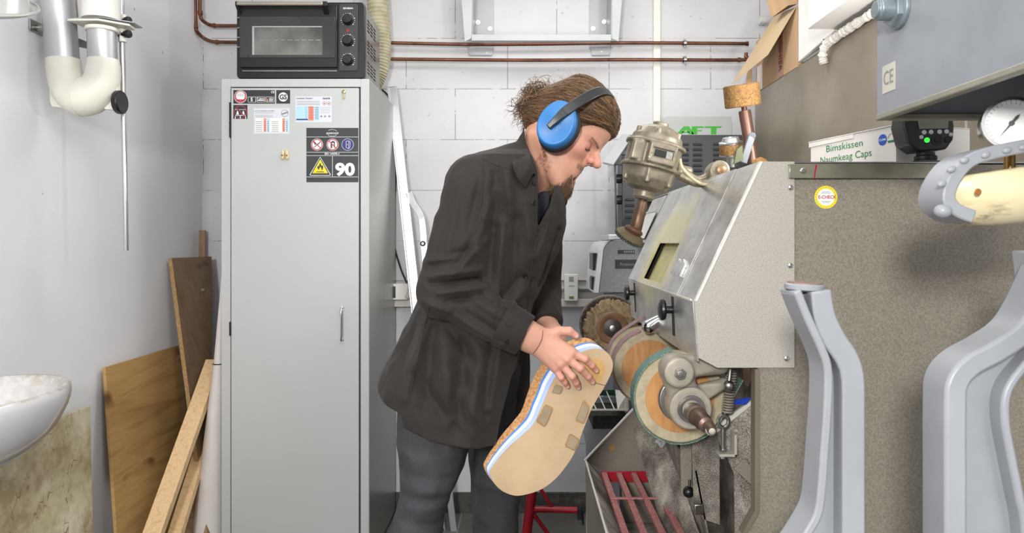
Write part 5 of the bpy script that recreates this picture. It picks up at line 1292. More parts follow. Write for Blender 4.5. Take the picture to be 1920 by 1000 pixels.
fl = [Vector((XK, yn+.004, zt_b)), Vector((XK, yf-.004, zt_b-.0)), W(1371, 159, yf-.10), W(1440, 103, yn+.14)]
MB().prism([fl[0], W(1452, 30, yn+.35), fl[2], fl[3]], (.003, .001, .003)).build('flap', mat('pale cardboard flap', (196, 172, 136), .85, var=.05), cb_, .0004)
MB().prism([W(1432, -20, yn+.20), W(1495, -30, yn+.02), W(1495, 8, yn+.02), W(1478, 10, yn+.02), W(1446, 34, yn+.20)], (.003, .002, .003)).build('upright_flap', M['cardboard'], cb_, .0004)
MB().prism([W(1400, 140, yf-.02), W(1409, 118, yf-.02), W(1409, 158, yf-.02), W(1399, 158, yf-.02)], (.003, .003, 0)).build('rear_flap', M['cardboard'], cb_, .0004)
tape = mat('clear brown tape', (150, 112, 82), .25, var=.03); tw = mat('white tape', (214, 208, 200), .35, var=.03)
yt = kx_(1463, 60, XK).y
MB().box((XK-.0006, yt-.035, zb_+.002), (XK+.001, yt+.03, zt_b-.05)).build('packing_tape', tape, cb_)
yt2 = kx_(1424, 150, XK).y
MB().box((XK-.0008, yt2-.035, zb_+.002), (XK+.001, yt2+.03, zt_b-.12)).build('packing_tape', tw, cb_)
text('CAMBHIER', 'lettering', (XK-.0012, yt-.0, (zb_+zt_b)/2+.01), .034, mat('dark red marker', (110, 32, 40), .6), cb_, right=(0, -.0, -1), up=(0, -1, .0), width=.20)
# white foam boxes
kw = mat('white foam', (232, 229, 224), .8, var=.015, bump=(300, .15, .001))
fb = thing('white_box', (XK+.10, 2.62, ZK), 'plain white box tilted behind, between the cardboard box and the jutting white box', 'box')
yA = kx_(1495.5, 118, XK).y
bx1 = [(yA, kx_(1495, 119, XK).z+.003), (2.475, kx_(1560, 60, XK).z), (2.475, 2.42), (yA, 2.40)]
MB().prism([(XK+.002, y, z) for y, z in bx1], (xw-XK-.004, 0, 0)).build('box_body', kw, fb, .003)
fb2 = thing('white_box', (XK+.02, 2.1, ZK+.046), 'white box jutting out over the brown cabinet edge beside the press head', 'box')
MB().box((XK-.09, 1.75, ZK+.046), (xw, 2.465, ZK+.34)).build('box_body', kw, fb2, .003)
rl_ = thing('metal_rail', (XK+.03, 2.2, ZK), 'steel tubes lying under the jutting white box on the brown cabinet', 'tube')
MB().cyl((XK+.016, 2.76, ZK+.012), (XK+.016, 2.15, ZK+.012), .010, seg=16).cyl((XK+.045, 2.60, ZK+.034), (XK+.045, 1.80, ZK+.034), .010, seg=16).build('tube', M['steel'], rl_)
MB().cyl((XK+.018, 2.53, ZK+.024), (XK+.018, 2.49, ZK+.024), .019, seg=20).cyl((XK+.010, 2.51, ZK+.03), (XK-.018, 2.50, ZK+.016), .010).build('clamp', M['chrome'], rl_, .001)
MB().box((XK+.07, 1.80, ZK+.001), (xw, 2.44, ZK+.045)).build('support_block', kw, rl_)
rnd = random.Random(2); rp_ = smooth_path([(XK-.012, 2.52, ZK-.055), (XK-.020, 2.515, ZK-.030), (XK-.022, 2.49, ZK-.004), (XK-.019, 2.44, ZK+.004), (XK-.018, 2.30, ZK+.006), (XK-.019, 2.10, ZK+.004), (XK-.018, 1.86, ZK+.005)], 14)
o = MB().tube(rp_, [.0135*rnd.uniform(.75, 1.25) for _ in rp_], 9).build('fibre_rope', mat('white fibre rope', (222, 218, 210), .9, var=.1, vscale=80, bump=(300, 1, .003)), None, smooth=0)
tag(o, 'frayed white fibre rope lying along the brown cabinet edge', 'rope')
# ================================================================ white labelled box on the machine
zb2 = ZRg+.0008
A = W(1520, 307, 1.86); B = W(1680, 300, 1.585); A.z = B.z = zb2
dv = (B-A).normalized(); nv = Vector((-dv.y, dv.x, 0))*(1)
if nv.y < 0: nv = -nv
H = (W(1518, 268, 1.86).z-zb2); L = (B-A).length; DP = .20
wb = thing('pumice_pad_box', (A+B)/2+nv*.08, 'white cardboard box with green printing on the machine top', 'box')
kw2 = mat('white box card', (226, 222, 216), .6, var=.015)
A3 = Vector((A.x, A.y, zb2)); B3 = Vector((B.x, B.y, zb2)); up = Vector((0, 0, 1))
MB().prism([A3, B3, B3+nv*DP, A3+nv*DP], up*H).build('carton', kw2, wb, .0008)
MB().prism([A3+up*(H+.0003)-dv*.004-nv*.004, B3+up*(H+.0003)+dv*.002-nv*.004, B3+up*(H+.0003)+nv*DP, A3+up*(H+.0003)+nv*DP-dv*.004], up*.002).prism([A3+up*(H-.012)-nv*.002-dv*.004, A3+up*(H-.010)-nv*.002+dv*L*.55, A3+up*(H)-nv*.002+dv*L*.55, A3+up*H-nv*.002-dv*.004], -nv*.0008).build('lid', kw2, wb, .0004)
gr_ = mat('green print', (38, 128, 78), .5, var=.02)
def bt(s, t, z, h, w): 
    c = A3+dv*L*t+up*z-nv*.0006; return text(s, 'lettering', c, h, gr_, wb, right=dv, up=(0, 0, 1), width=w)
bt('Bimskissen', .43, H*.72, .0165, .125); bt('Naumkeag Caps', .44, H*.42, .0165, .175); bt('Cojines balicos', .46, H*.12, .0145, .19)
c = A3+dv*L*.865+up*H*.70-nv*.0005
e1 = MB().prism(circ(c, .0125, 32, right=tuple(dv)), -nv*.0004).build('logo_disc', M['lblue'], wb, smooth=0)
e1.data.materials[0] = mat('mid blue print', (40, 92, 190), .5)
text('CUMI', 'lettering', c-nv*.0006, .0045, M['lwhite'], e1, right=dv, width=.021, bold=.03)
c = A3+dv*L*.955+up*H*.70-nv*.0005
MB().prism([c-dv*.011-up*.004, c+dv*.011-up*.004, c+dv*.009-up*.009, c-dv*.009-up*.009], -nv*.0003).tube([c+dv*.009*math.cos(t)+up*(.001+.009*math.sin(t)) for t in [math.pi*i/12 for i in range(13)]], .0005, 6).build('logo_badge', gr_, wb, smooth=0)
# ================================================================ hand flash with display
fl_ = thing('hand_flash', W(1745, 305, 1.52), 'black camera flash unit with grey display and green light on machine', 'flash unit')
def fx_(px, py, D=1.50): return W(px, py, D+.02)
MB().prism([fx_(1700, 190), fx_(1781, 190), fx_(1790, 235), fx_(1788, 262), fx_(1775, 280), fx_(1725, 284), fx_(1703, 270), fx_(1694, 235)], (0, .055, 0)).build('flash_body', M['black'], fl_, .004)
MB().prism([fx_(1720, 215, 1.497), fx_(1780, 215, 1.497), fx_(1778, 241, 1.497), fx_(1724, 242, 1.497)], (0, .003, 0)).build('display', mat('grey green display', (104, 108, 92), .25), fl_, .0005)
for px, py, r_, m in ((1732, 248.5, .0046, 'lgrey'), (1745, 248, .0046, 'lgrey'), (1761, 247.5, .0046, 'lgrey'), (1774, 247, .0046, 'lgrey'), (1727, 257.5, .004, 'lgrey'), (1782, 252.5, .004, 'lgrey')):
    MB().lathe([(r_, 0), (r_, .0025), (r_*.6, .003), (0, .003)], fx_(px, py), (0, -1, 0), 16).build('button', mat('pale button', (150, 152, 154), .4) if m == 'x' else M['greym'], fl_)
MB().lathe([(.0052, 0), (.0052, .0025), (0, .003)], fx_(1737.5, 263), (0, -1, 0), 20).build('status_light', mat('green status light', (60, 230, 70), .4, emis=1.2), fl_)
MB().lathe([(.0115, 0), (.0115, .0015), (.005, .0015), (.005, .003), (0, .003)], fx_(1756, 262), (0, -1, 0), 24).build('control_dial', M['blackmatte'], fl_)
MB().lathe([(.007, 0), (.007, .002), (0, .002)], fx_(1777, 262), (0, -1, 0), 20).build('mode_button', M['blackmatte'], fl_)
MB().lathe([(.020, 0), (.022, .006), (.022, .012), (.018, .014), (.018, .020)], (fx_(1748, 0).x, 1.545, ZRg+.0035), (0, 0, 1), 28).build('shoe_ring', M['black'], fl_, .0005)
MB().box((fx_(1708, 0).x, 1.512, ZRg+.0002), (fx_(1790, 0).x, 1.575, ZRg+.0035)).build('stand_foot', M['black'], fl_, .0015)
MB().box((fx_(1742, 0).x-.02, 1.520, ZRg+.0036), (fx_(1742, 0).x+.028, 1.523, ZRg+.0046)).build('foot_clip', M['steel'], fl_)
# ================================================================ grey sole press in the foreground
sp = thing('sole_press', (.85, 1.0, 0), 'large grey cast sole press with cream pad in the foreground', 'press')
k = N('blue grey hammered enamel'); k.base(k.ramp(k.noise(6, 4, .6), [(.3, rgb((132, 136, 141))), (.7, rgb((150, 154, 159)))])); k.b.inputs['Roughness'].default_value = .38; k.bump(k.noise(180, 2, .5), .12, .001); M['press'] = k.m
k = N('chipped light grey enamel'); ch = k.ramp(k.noise(24, 5, .7), [(.70, (0, 0, 0, 1)), (.74, (1, 1, 1, 1))])
k.base(k.mix(ch, k.ramp(k.noise(5, 4, .6), [(.3, rgb((138, 141, 146))), (.7, rgb((154, 157, 162)))]), rgb((150, 132, 118)))); k.b.inputs['Roughness'].default_value = .4; M['pressarm'] = k.m
XG = .578; YG = 1.195; ZG = CZ+(CY-222)*YG/F+.002
# head housing: open underneath
e = .012
mb = MB().box((XG, .55, ZG), (XG+.004, YG, 1.98)).box((XG+.004, YG-.004, ZG), (1.02, YG, 1.98)).box((1.016, .55, ZG), (1.02, YG-.004, 1.98)).box((XG+.004, .55, ZG+.13), (1.016, YG-.004, ZG+.134)).box((XG+.004, .55, ZG), (1.016, .554, 1.98))
hd_ = mb.build('press_head', M['press'], sp, .0015)
tr_ = MB().box((XG-.0015, .55, ZG-.006), (XG+.014, YG+.002, ZG+.004)).box((XG+.014, YG-.014, ZG-.006), (1.02, YG+.002, ZG+.004)).build('lower_rim', mat('olive grey rim', (150, 148, 134), .4, .2, var=.08, vscale=20), sp, .002)
MB().box((XG+.02, .6, ZG+.09), (1.0, YG-.02, ZG+.12)).build('inner_plate', M['darkint'], sp)
MB().box((XG+.015, .56, ZG+.002), (1.015, .60, 1.95)).build('inner_rib', M['darkint'], sp)
lbx = MB().obox((XG-.0006, 1.155, ZG+.055), (.0006, .040, .044)).build('mark_label', mat('pale label', (196, 194, 178), .5), sp)
text('CE', 'lettering', (XG-.0012, 1.155, ZG+.055), .022, M['lgrey'], lbx, right=(0, -1, 0), up=(0, 0, 1), width=.030)
c = Vector((XG, 1.12, W(0, 18, 1.12).z))
k_ = mat('dusty zinc fitting', (140, 152, 156), .45, .5, var=.12, vscale=40)
MB().lathe([(.030, 0), (.030, .006), (.024, .008), (.0165, .010), (.0165, .034), (.013, .036), (.013, .040), (.0, .040)], c, (-1, 0, 0), 24).build('air_fitting', k_, sp, .001)
MB().lathe([(.026, .004), (.026, .016), (.018, .016)], c, (-1, 0, 0), 6).build('fitting_nut', k_, sp, .001)
# column and base out of frame that carry the head
MB().box((.90, .80, 0), (1.02, 1.10, ZG-.001)).build('column', M['press'], sp, .005)
MB().box((.38, .82, 0), (.89, 1.28, .60)).build('base_cabinet', M['press'], sp, .006)
# left cast arm
DA = 1.05
def pa(pts, D=DA): return smooth_path([W(x, y, D) for x, y in pts], 8)
armL = thing  # noqa
a1 = pa([(1524, 543), (1531, 590), (1549, 632), (1572, 668), (1582, 705), (1583, 780), (1583, 880), (1583, 1000), (1583, 1290)])
w1 = [.028+.004*min(1, i/16) for i in range(len(a1))]
MB().ribbon(a1, w1, .062, (0, 1, 0)).build('arm_flange', M['pressarm'], sp, .004)
a2_ = pa([(1481, 543), (1500, 590), (1527, 650), (1538, 690), (1537, 760), (1532, 830), (1527, 900), (1520, 950), (1502, 985), (1480, 1020), (1455, 1060), (1455, 1290)])
MB().ribbon(a2_, .012, .058, (0, 1, 0)).build('arm_flange', M['pressarm'], sp, .004)
n_ = 20
def samp(p, t):
    i = t*(len(p)-1); j = int(i); j = min(j, len(p)-2); return p[j].lerp(p[j+1], i-j)
def web(pl_, pr_, m, name, th=.014, dy=.006):
    """web plate between two flanges, matched by height"""
    zs = [min(pl_[0].z, pr_[0].z)-.002-(min(pl_[0].z, pr_[0].z)-.60)*i/30 for i in range(31)]
    def atz(p, z):
        for a, b in zip(p, p[1:]):
            if (a.z-z)*(b.z-z) <= 0 and a.z != b.z: return a.lerp(b, (a.z-z)/(a.z-b.z))
        return p[-1]
    mb = MB(); vs = []
    for z in zs:
        l, r = atz(pl_, z), atz(pr_, z)
        for q in (l, r):
            for s_ in (-th/2, th/2): vs.append((q.x, q.y+dy+s_, z))
    fs = []
    for i in range(len(zs)-1):
        b = i*4; fs += [(b, b+4, b+6, b+2), (b+1, b+3, b+7, b+5), (b, b+1, b+5, b+4), (b+2, b+6, b+7, b+3)]
    fs += [(0, 2, 3, 1), (len(vs)-4, len(vs)-3, len(vs)-1, len(vs)-2)]
    return mb.add(vs, fs).build(name, m, sp)
web(a2_, a1, M['pressarm'], 'arm_web')
pdl = W(1508, 537, DA)
MB().lathe([(.020, -.007), (.027, -.004), (.0275, .002), (.025, .004), (0, .004)], pdl, (.04, -.03, 1), 36).build('arm_pad', M['pressarm'], sp)
MB().lathe([(.0235, .004), (.0235, .0055), (0, .0055)], pdl, (.04, -.03, 1), 36).build('worn_face', mat('worn rusty face', (150, 124, 108), .6, .3, var=.15, vscale=40), sp)
# right cast arm
D2_ = 1.0
b1_ = smooth_path([W(x, y, D2_) for x, y in [(1960, 500), (1925, 575), (1895, 620), (1850, 652), (1800, 680), (1774, 712), (1770, 760), (1770, 900), (1770, 1000), (1770, 1310)]], 8)
MB().ribbon(b1_, .030, .060, (0, 1, 0)).build('arm_flange', M['pressarm'], sp, .005)
b2_ = smooth_path([W(x, y, D2_) for x, y in [(1990, 590), (1940, 640), (1893, 690), (1868, 730), (1864, 780), (1876, 850), (1890, 920), (1903, 1000), (1925, 1310)]], 8)
MB().ribbon(b2_, .012, .052, (0, 1, 0)).build('arm_flange', M['pressarm'], sp, .004)
web(b1_, b2_, M['pressarm'], 'arm_web', th=.012)
MB().prism([W(1940, 470, D2_), W(2060, 470, D2_), W(2070, 640, D2_), W(1990, 600, D2_), W(1950, 560, D2_)], (0, .05, 0)).build('arm_root', M['pressarm'], sp, .004)
# cream pad with bolted rim
DPd = .98
def padf(P):
    a, b = W(1812, 372, DPd), W(2080, 335, DPd)
    d = s_cap(P, a, b, .036, .052)
    e_ = s_ell(P, W(1850, 350, DPd), (.085, .05, .043))
    d = smin(d, e_, .02)
    return np.maximum(d, P[2]-(W(1800, 330, DPd).z+(P[0]-W(1800, 0, DPd).x)*.15))
k = N('cream rubber browner below'); dm = k.ramp(k.noise(16, 6, .7, k.coord((1, 1, 3))), [(.5, (0, 0, 0, 1)), (.68, (1, 1, 1, 1))])
k.base(k.mix(.0, rgb((232, 216, 172)), rgb((232, 216, 172)))); k.b.inputs['Roughness'].default_value = .35
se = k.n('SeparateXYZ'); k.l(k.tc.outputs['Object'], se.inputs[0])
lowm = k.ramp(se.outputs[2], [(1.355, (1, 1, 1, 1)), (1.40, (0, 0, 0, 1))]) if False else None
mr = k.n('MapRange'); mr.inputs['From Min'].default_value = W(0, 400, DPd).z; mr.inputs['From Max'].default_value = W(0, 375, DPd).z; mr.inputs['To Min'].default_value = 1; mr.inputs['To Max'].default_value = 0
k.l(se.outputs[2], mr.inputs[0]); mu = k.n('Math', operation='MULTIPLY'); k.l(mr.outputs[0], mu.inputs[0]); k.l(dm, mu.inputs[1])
k.base(k.mix(mu.outputs[0], k.ramp(k.noise(7, 3, .5), [(.3, rgb((224, 206, 160))), (.7, rgb((236, 224, 186)))]), rgb((112, 92, 58))))  # brown patches blend in towards the lower edge
sdf_obj('cream_pad', (W(1740, 0, DPd).x, DPd-.09, CZ-.02), (W(2080, 0, DPd).x, DPd+.09, CZ+.16), .004, padf, k.m, sp, it=3)
rimp = smooth_path([W(x, y, DPd-.02) for x, y in [(1802, 408), (1775, 398), (1758, 382), (1757, 360), (1772, 330), (1795, 306), (1830, 293), (1880, 282), (1960, 268), (2040, 255)]], 6)
MB().ribbon(rimp, .017, .06, (0, 1, 0)).build('pad_rim', M['pressarm'], sp, .006)
for px, py in ((1766, 345), (1784, 318), (1808, 301), (1848, 291), (1888, 282), (1918, 276)):
    c = W(px, py, DPd-.0505)
    MB().ball(c, (.0062, .004, .0042), Matrix.Rotation(-.35, 3, 'Y')).build('rim_bolt', M['pressarm'], sp)
MB().ball(W(1768, 396, DPd-.045), (.011, .010, .009)).build('rim_lug', M['pressarm'], sp)
MB().lathe([(.0045, 0), (.0035, .001), (0, .001)], W(1834, 360, DPd-.052), (0, -1, 0), 12).build('rust_spot', mat('rust spot', (150, 96, 40), .7), sp)
MB().cyl(W(2040, 335, DPd), (.95, DPd, W(0, 335, DPd).z), .035).build('pad_carrier', M['press'], sp)
# pressure gauge
gc = W(1896, 232, 1.0); ga = Vector((-.42, -1, .05)).normalized()
gg = thing('pressure_gauge', W(1905, 275, 1.0), 'round chrome pressure gauge with white dial above the cream pad', 'gauge')
R0 = .036
MB().lathe([(R0*.9, .03), (R0, .028), (R0, .004), (R0*1.02, -.001), (R0*1.0, -.006), (R0*.88, -.006), (R0*.86, -.001)], gc, tuple(-ga), 48, close=False).build('case', M['chrome'], gg)
MB().lathe([(0, 0), (R0*.88, 0), (R0*.88, -.001), (0, -.001)], gc, tuple(-ga), 48, close=False).build('dial', M['lwhite'], gg)
gr = ga.cross(Vector((0, 0, 1))).normalized(); gr = -gr; gu = Vector((0, 0, 1))-ga*ga.z; gu.normalize(); mb = MB()
if gr.x < 0: gr = -gr
for i in range(25):
    a_ = math.radians(225-270*i/24); d_ = gr*math.cos(a_)+gu*math.sin(a_)
    mb.beam(gc+ga*.0012+d_*R0*.74, gc+ga*.0012+d_*R0*(.84 if i % 4 else .86), .0007, .0003, up=tuple(ga))
mb.build('scale_marks', M['lgrey'], gg, smooth=0)
nd = (gr*.62+gu*.78).normalized(); sd_ = nd.cross(ga)
mb = MB().prism([gc+ga*.003-nd*.024, gc+ga*.003+nd*.010+sd_*.0022, gc+ga*.003+nd*.016, gc+ga*.003+nd*.010-sd_*.0022], ga*.0006).prism(circ(gc+ga*.0028, .0035, 16, right=tuple(gr), up=tuple(gu)), ga*.0012)
mb.build('needle', M['black'], gg, smooth=0)
MB().cyl(gc-gu*R0*.95-ga*.012, gc-gu*(R0+.030)-ga*.012, .007).build('stem', mat('brass stem', (150, 120, 70), .35, .8), gg)
# ================================================================ the person
P_ = thing('person', (-.03, 1.72, 0), 'person in a dark button shirt and grey jeans bending over a large shoe sole', 'person')
def rough_noise(x, y, z, s, seed=0):
    """cheap smooth noise from summed warped sines"""
    r = np.random.RandomState(seed); o = 0
    for i in range(5):
        a, b, c, p = r.uniform(-1, 1, 4); n = math.sqrt(a*a+b*b+c*c)+.2; f = s*(1+.35*i)
        o = o+np.sin((a*x+b*y+c*z)/n*f+p*6+1.3*np.sin((b*x-c*y+a*z)/n*f*.7+i))/(1+.5*i)
    return o/2.6
# ---- head frame
HS = 1.055; HC = W(1050, 240, 1.70); PT = math.radians(40); YAW = math.radians(-16)
fw = Vector((math.cos(PT), 0, -math.sin(PT))); upv_ = Vector((math.sin(PT), 0, math.cos(PT))); lf = upv_.cross(fw)
Ry = Matrix.Rotation(YAW, 3, upv_); fw = Ry@fw; lf = Ry@lf
RH = [[fw[i], lf[i], upv_[i]] for i in range(3)]
def H(x, y, z): return HC+(fw*x+lf*y+upv_*z)*HS
def mir(f): return smin(f(1), f(-1), .004)
def head_local(L):
    L = [L[0], L[1], L[2]]; ay = np.abs(L[1]); A = [L[0], ay, L[2]]
    d = s_ell(L, (.018, 0, .037), (.080, .073, .079))
    d = smin(d, s_ell(L, (.045, 0, .044), (.050, .060, .052)), .02)       # forehead
    d = smin(d, s_ell(L, (.048, 0, -.018), (.046, .055, .072)), .02)      # face block
    d = smin(d, s_ell(L, (.060, 0, -.068), (.042, .043, .040)), .02)      # lower jaw
    d = smin(d, s_cap(A, (-.002, .053, -.046), (.082, .020, -.098), .017, .015), .022)
    d = smin(d, s_ell(L, (.094, 0, -.096), (.019, .020, .017)), .016)     # chin
    d = smin(d, s_ell(A, (.064, .040, -.018), (.020, .018, .016)), .022)  # cheekbones
    d = smin(d, s_cap(A, (.087, .010, .017), (.071, .044, .019), .010, .008), .012)   # brow
    d = smax(d, -s_ell(A, (.099, .028, .001), (.0150, .016, .0095)), .010)  # eye sockets
    d = smin(d, s_ell(A, (.0770, .029, .000), (.0125, .0145, .0110)), .004)
    d = smax(d, -s_cap(A, (.0900, .021, .0095), (.0840, .043, .0095), .0010), .0025)    # lid crease   # lids
    # nose
    d = smin(d, s_cap(L, (.089, 0, .018), (.114, 0, -.009), .0070, .0080), .010)
    d = smin(d, s_ell(L, (.1165, 0, -.014), (.0115, .0100, .0095)), .006)
    d = smin(d, s_ell(A, (.1045, .0115, -.017), (.0095, .0075, .0080)), .005)
    d = smin(d, s_cap(L, (.100, 0, -.020), (.094, 0, -.030), .009, .008), .008)
    d = smax(d, -s_ell(A, (.1085, .0062, -.0255), (.0050, .0032, .0045)), .002)
    # mouth
    d = smin(d, s_ell(L, (.080, 0, -.050), (.0175, .026, .018)), .010)
    d = smin(d, s_cap(A, (.0960, 0, -.0480), (.083, .023, -.0515), .0048, .0028), .004)
    d = smin(d, s_cap(A, (.0930, 0, -.0580), (.081, .021, -.0542), .0060, .0030), .004)
    d = smax(d, -s_cap(A, (.1000, 0, -.0528), (.084, .023, -.0534), .0006, .0006), .0018)
    d = smax(d, -s_cap(A, (.098, .0, -.0715), (.088, .012, -.070), .0045, .003), .008)
    return d
nk0 = H(-.004, 0, -.030); nk1 = W(992, 330, 1.74)
def body_head(P):
    L = local(P, HC, RH); L = [q/HS for q in L]
    d = head_local(L)*HS
    n_ = s_cap(P, nk0, nk1, .057, .064)
    n_ = smin(n_, s_cap(P, H(.035, 0, -.085), W(1006, 372, 1.72), .018, .03), .03)
    d = smin(d, n_, .022)
    # sternocleid band
    d = smin(d, s_cap(P, H(-.02, -.045, -.055), W(1016, 372, 1.68), .012, .010), .02)
    return np.maximum(d, -(P[2]-(W(0, 400, 1.72).z)))
sk_m = N('skin'); at = sk_m.n('Attribute', attribute_name='tint')
mo_ = sk_m.ramp(sk_m.noise(38, 4, .6), [(.3, (.90, .86, .85, 1)), (.7, (1.04, 1.03, 1.03, 1))])
sk_m.base(sk_m.mix(1.0, at.outputs['Color'], mo_, 'MULTIPLY')); sk_m.b.inputs['Roughness'].default_value = .55
sk_m.b.inputs['Subsurface Weight'].default_value = .12; sk_m.b.inputs['Subsurface Radius'].default_value = (1, .35, .2); sk_m.b.inputs['Subsurface Scale'].default_value = .005
sk_m.bump(sk_m.noise(520, 3, .6), .12, .0006)
def tint_head(v):
    L = [((v-np.array(HC))@np.array([RH[i][j] for i in range(3)]))/HS for j in range(3)]
    ay = np.abs(L[1]); base = np.array([lin(198), lin(148), lin(125)])
    c = np.tile(base, (len(v), 1))
    def blend(w, col):
        w = np.clip(w, 0, 1)[:, None]; return c*(1-w)+np.array([lin(q) for q in col])*w
    g = lambda cx, cy, cz, r: np.exp(-(((L[0]-cx)**2+(ay-cy)**2+(L[2]-cz)**2)/r**2))
    c = blend(g(.075, .045, -.015, .026)*.35, (214, 140, 125))
    c = blend(g(.118, 0, -.014, .014)*.55, (212, 138, 122))
    c = blend(g(.104, .012, -.020, .010)*.5, (205, 128, 114))
    c = blend(g(.086, .031, -.005, .014)*.25, (186, 122, 108))
    A = [L[0], ay, L[2]]
    lu = s_cap(A, (.0960, 0, -.0485), (.083, .0225, -.0518), .0046, .0024); ll = s_cap(A, (.0930, 0, -.0578), (.081, .0205, -.0542), .0054, .0026)
    c = blend(np.clip(1-np.minimum(lu, ll)/.0012, 0, 1)*.8, (166, 84, 80))
    bz = np.clip((-.062-L[2])/.014, 0, 1)*np.clip((L[0]-.035)/.02, 0, 1)*np.clip((.040-ay)/.012, 0, 1)
    bz = bz*np.clip(np.minimum(lu, ll)/.004, 0, 1)
    c = blend(bz*.5, (150, 116, 88))
    return c
lo = [min(HC.x-.13, nk1.x-.08), HC.y-.115, W(0, 402, 1.72).z-.004]; hi = [HC.x+.15, nk1.y+.085, HC.z+.15]
head, hv, hf = sdf_obj('body', lo, hi, .00165, body_head, sk_m.m, None, it=2, tint=tint_head)
# ---- arms and hands (skin parts)
def chain(P, pts, rs, k=.004):
    d = None
    for i in range(len(pts)-1):
        q = s_cap(P, pts[i], pts[i+1], rs[i], rs[i+1]); d = q if d is None else smin(d, q, k)
    return d
DH = 1.545
# right hand landmarks, pixel x, y and depth; the fingers lie on the sole
def q_(px, py, dy=0): return W(px, py, DH+dy)
fing = [  # mcp, pip, dip, tip
    ([q_(1071, 661, -.012), q_(1097, 674, -.015), q_(1110, 686, -.004), q_(1117.5, 695, .006)], [.0092, .0079, .0071, .0064]),
    ([q_(1063, 673, -.018), q_(1088, 691, -.021), q_(1103, 707, -.006), q_(1110.5, 716, .006)], [.0092, .0082, .0073, .0066]),
    ([q_(1051, 682, -.016), q_(1073, 706, -.019), q_(1080, 718, -.006), q_(1084, 726, .005)], [.0090, .0079, .0071, .0064]),
    ([q_(1040, 689, -.010), q_(1052, 708, -.014), q_(1059, 717, -.005), q_(1063.5, 723.5, .004)], [.0082, .0072, .0066, .0059]),
]
thumb = ([q_(1020, 633, -.004), q_(1046, 621.5, -.004), q_(1067, 621.5, -.002), q_(1080, 630, .002)], [.0150, .0105, .0092, .0072])
wr = q_(1000, 633, -.012); fa = q_(960, 612, -.022)
def hand(P):
    d = s_cap(P, fa, wr, .030, .0255)
    hw = s_cap(P, q_(990, 622, -.012), q_(990, 642, -.012), .020); d = smin(d, hw, .02)
    # palm: metacarpals
    roots = [q_(1012, 628, -.010), q_(1009, 635, -.012), q_(1004, 642, -.012), q_(1000, 648, -.010)]
    for (pts, rs), r0 in zip(fing, roots):
        d = smin(d, s_cap(P, r0, pts[0], .0142, .0106), .012)
    pm = s_cap(P, q_(1020, 645, -.004), q_(1050, 670, -.004), .020, .016); d = smin(d, pm, .012)
    th = chain(P, thumb[0], thumb[1]); d = smin(d, s_cap(P, q_(1008, 632, -.008), thumb[0][0], .018, .016), .012); d = smin(d, th, .008)
    d = smin(d, s_cap(P, q_(1030, 634, -.004), fing[0][0][0], .008, .008), .012)
    for pts, rs in fing:
        f = chain(P, pts, rs, .003)
        for j in (1, 2): f = smin(f, s_cap(P, pts[j]+Vector((0, -.003, .0)), pts[j]+Vector((0, -.0035, 0)), rs[j]*.80), .003)
        f = smin(f, s_cap(P, pts[0]+Vector((0, -.004, 0)), pts[0]+Vector((0, -.0045, 0)), rs[0]*.75), .006)
        d = smin(d, f, .0035)
    # tendons on the back of the hand
    for (pts, rs), r0 in zip(fing, roots):
        d = d-.0012*np.exp(-(np.maximum(s_cap(P, r0+Vector((0, -.012, 0)), pts[0]+Vector((0, -.010, 0)), 0), 0)/.006)**2)
    return d
def tint_hand(v):
    base = np.array([lin(202), lin(154), lin(132)]); c = np.tile(base, (len(v), 1))
    for pts, rs in fing+[thumb]:
        for j, p in enumerate(pts):
            w = np.exp(-((v-np.array(p))**2).sum(1)/(.012 if j else .015)**2)*(.45 if j else .35)
            c = c*(1-w[:, None])+np.array([lin(206), lin(134), lin(120)])*w[:, None]
        n0 = np.array(pts[3]+Vector((0, -rs[3], 0))); w = np.exp(-((v-n0)**2).sum(1)/.0042**2)*.5
        c = c*(1-w[:, None])+np.array([lin(230), lin(176), lin(162)])*w[:, None]
    return c
nails = []
a_ = q_(950, 595, 0); b_ = q_(1128, 740, 0)
hnd, v2, f2 = sdf_obj('hand_r', (a_.x, DH-.075, b_.z), (b_.x, DH+.055, q_(0, 600).z+.012), .00135, hand, sk_m.m, None, it=2, tint=tint_hand)
hdb = bvh_of(hnd)
nail_m = mat('fingernail', (222, 172, 156), .3)
for pts, rs in fing+[thumb]:
    dr = (pts[3]-pts[2]).normalized(); tp_ = pts[3]-dr*.0005; nrm = Vector((0, -1, 0)); nrm = (nrm-dr*nrm.dot(dr)).normalized(); sd = dr.cross(nrm)
    MB().ball(tp_+nrm*rs[3]*.80, (.0050, .0040, .0018), Matrix((dr, sd, nrm)).transposed(), 16, 8).build('fingernail', nail_m, P_)
wp = []
for i in range(15):
    t = i/14; h = hdb.ray_cast(Vector((0, 0, CZ)), (W(1018-18*t+5*math.sin(math.pi*t), 620+43*t, 1)-Vector((0, 0, CZ))).normalized())[0]
    if h is not None: wp.append(h-Vector((0, .0004, 0)))
if len(wp) > 3: MB().tube(wp, .0008, 6).build('wrist_string', mat('brown string', (104, 72, 52), .7), P_)
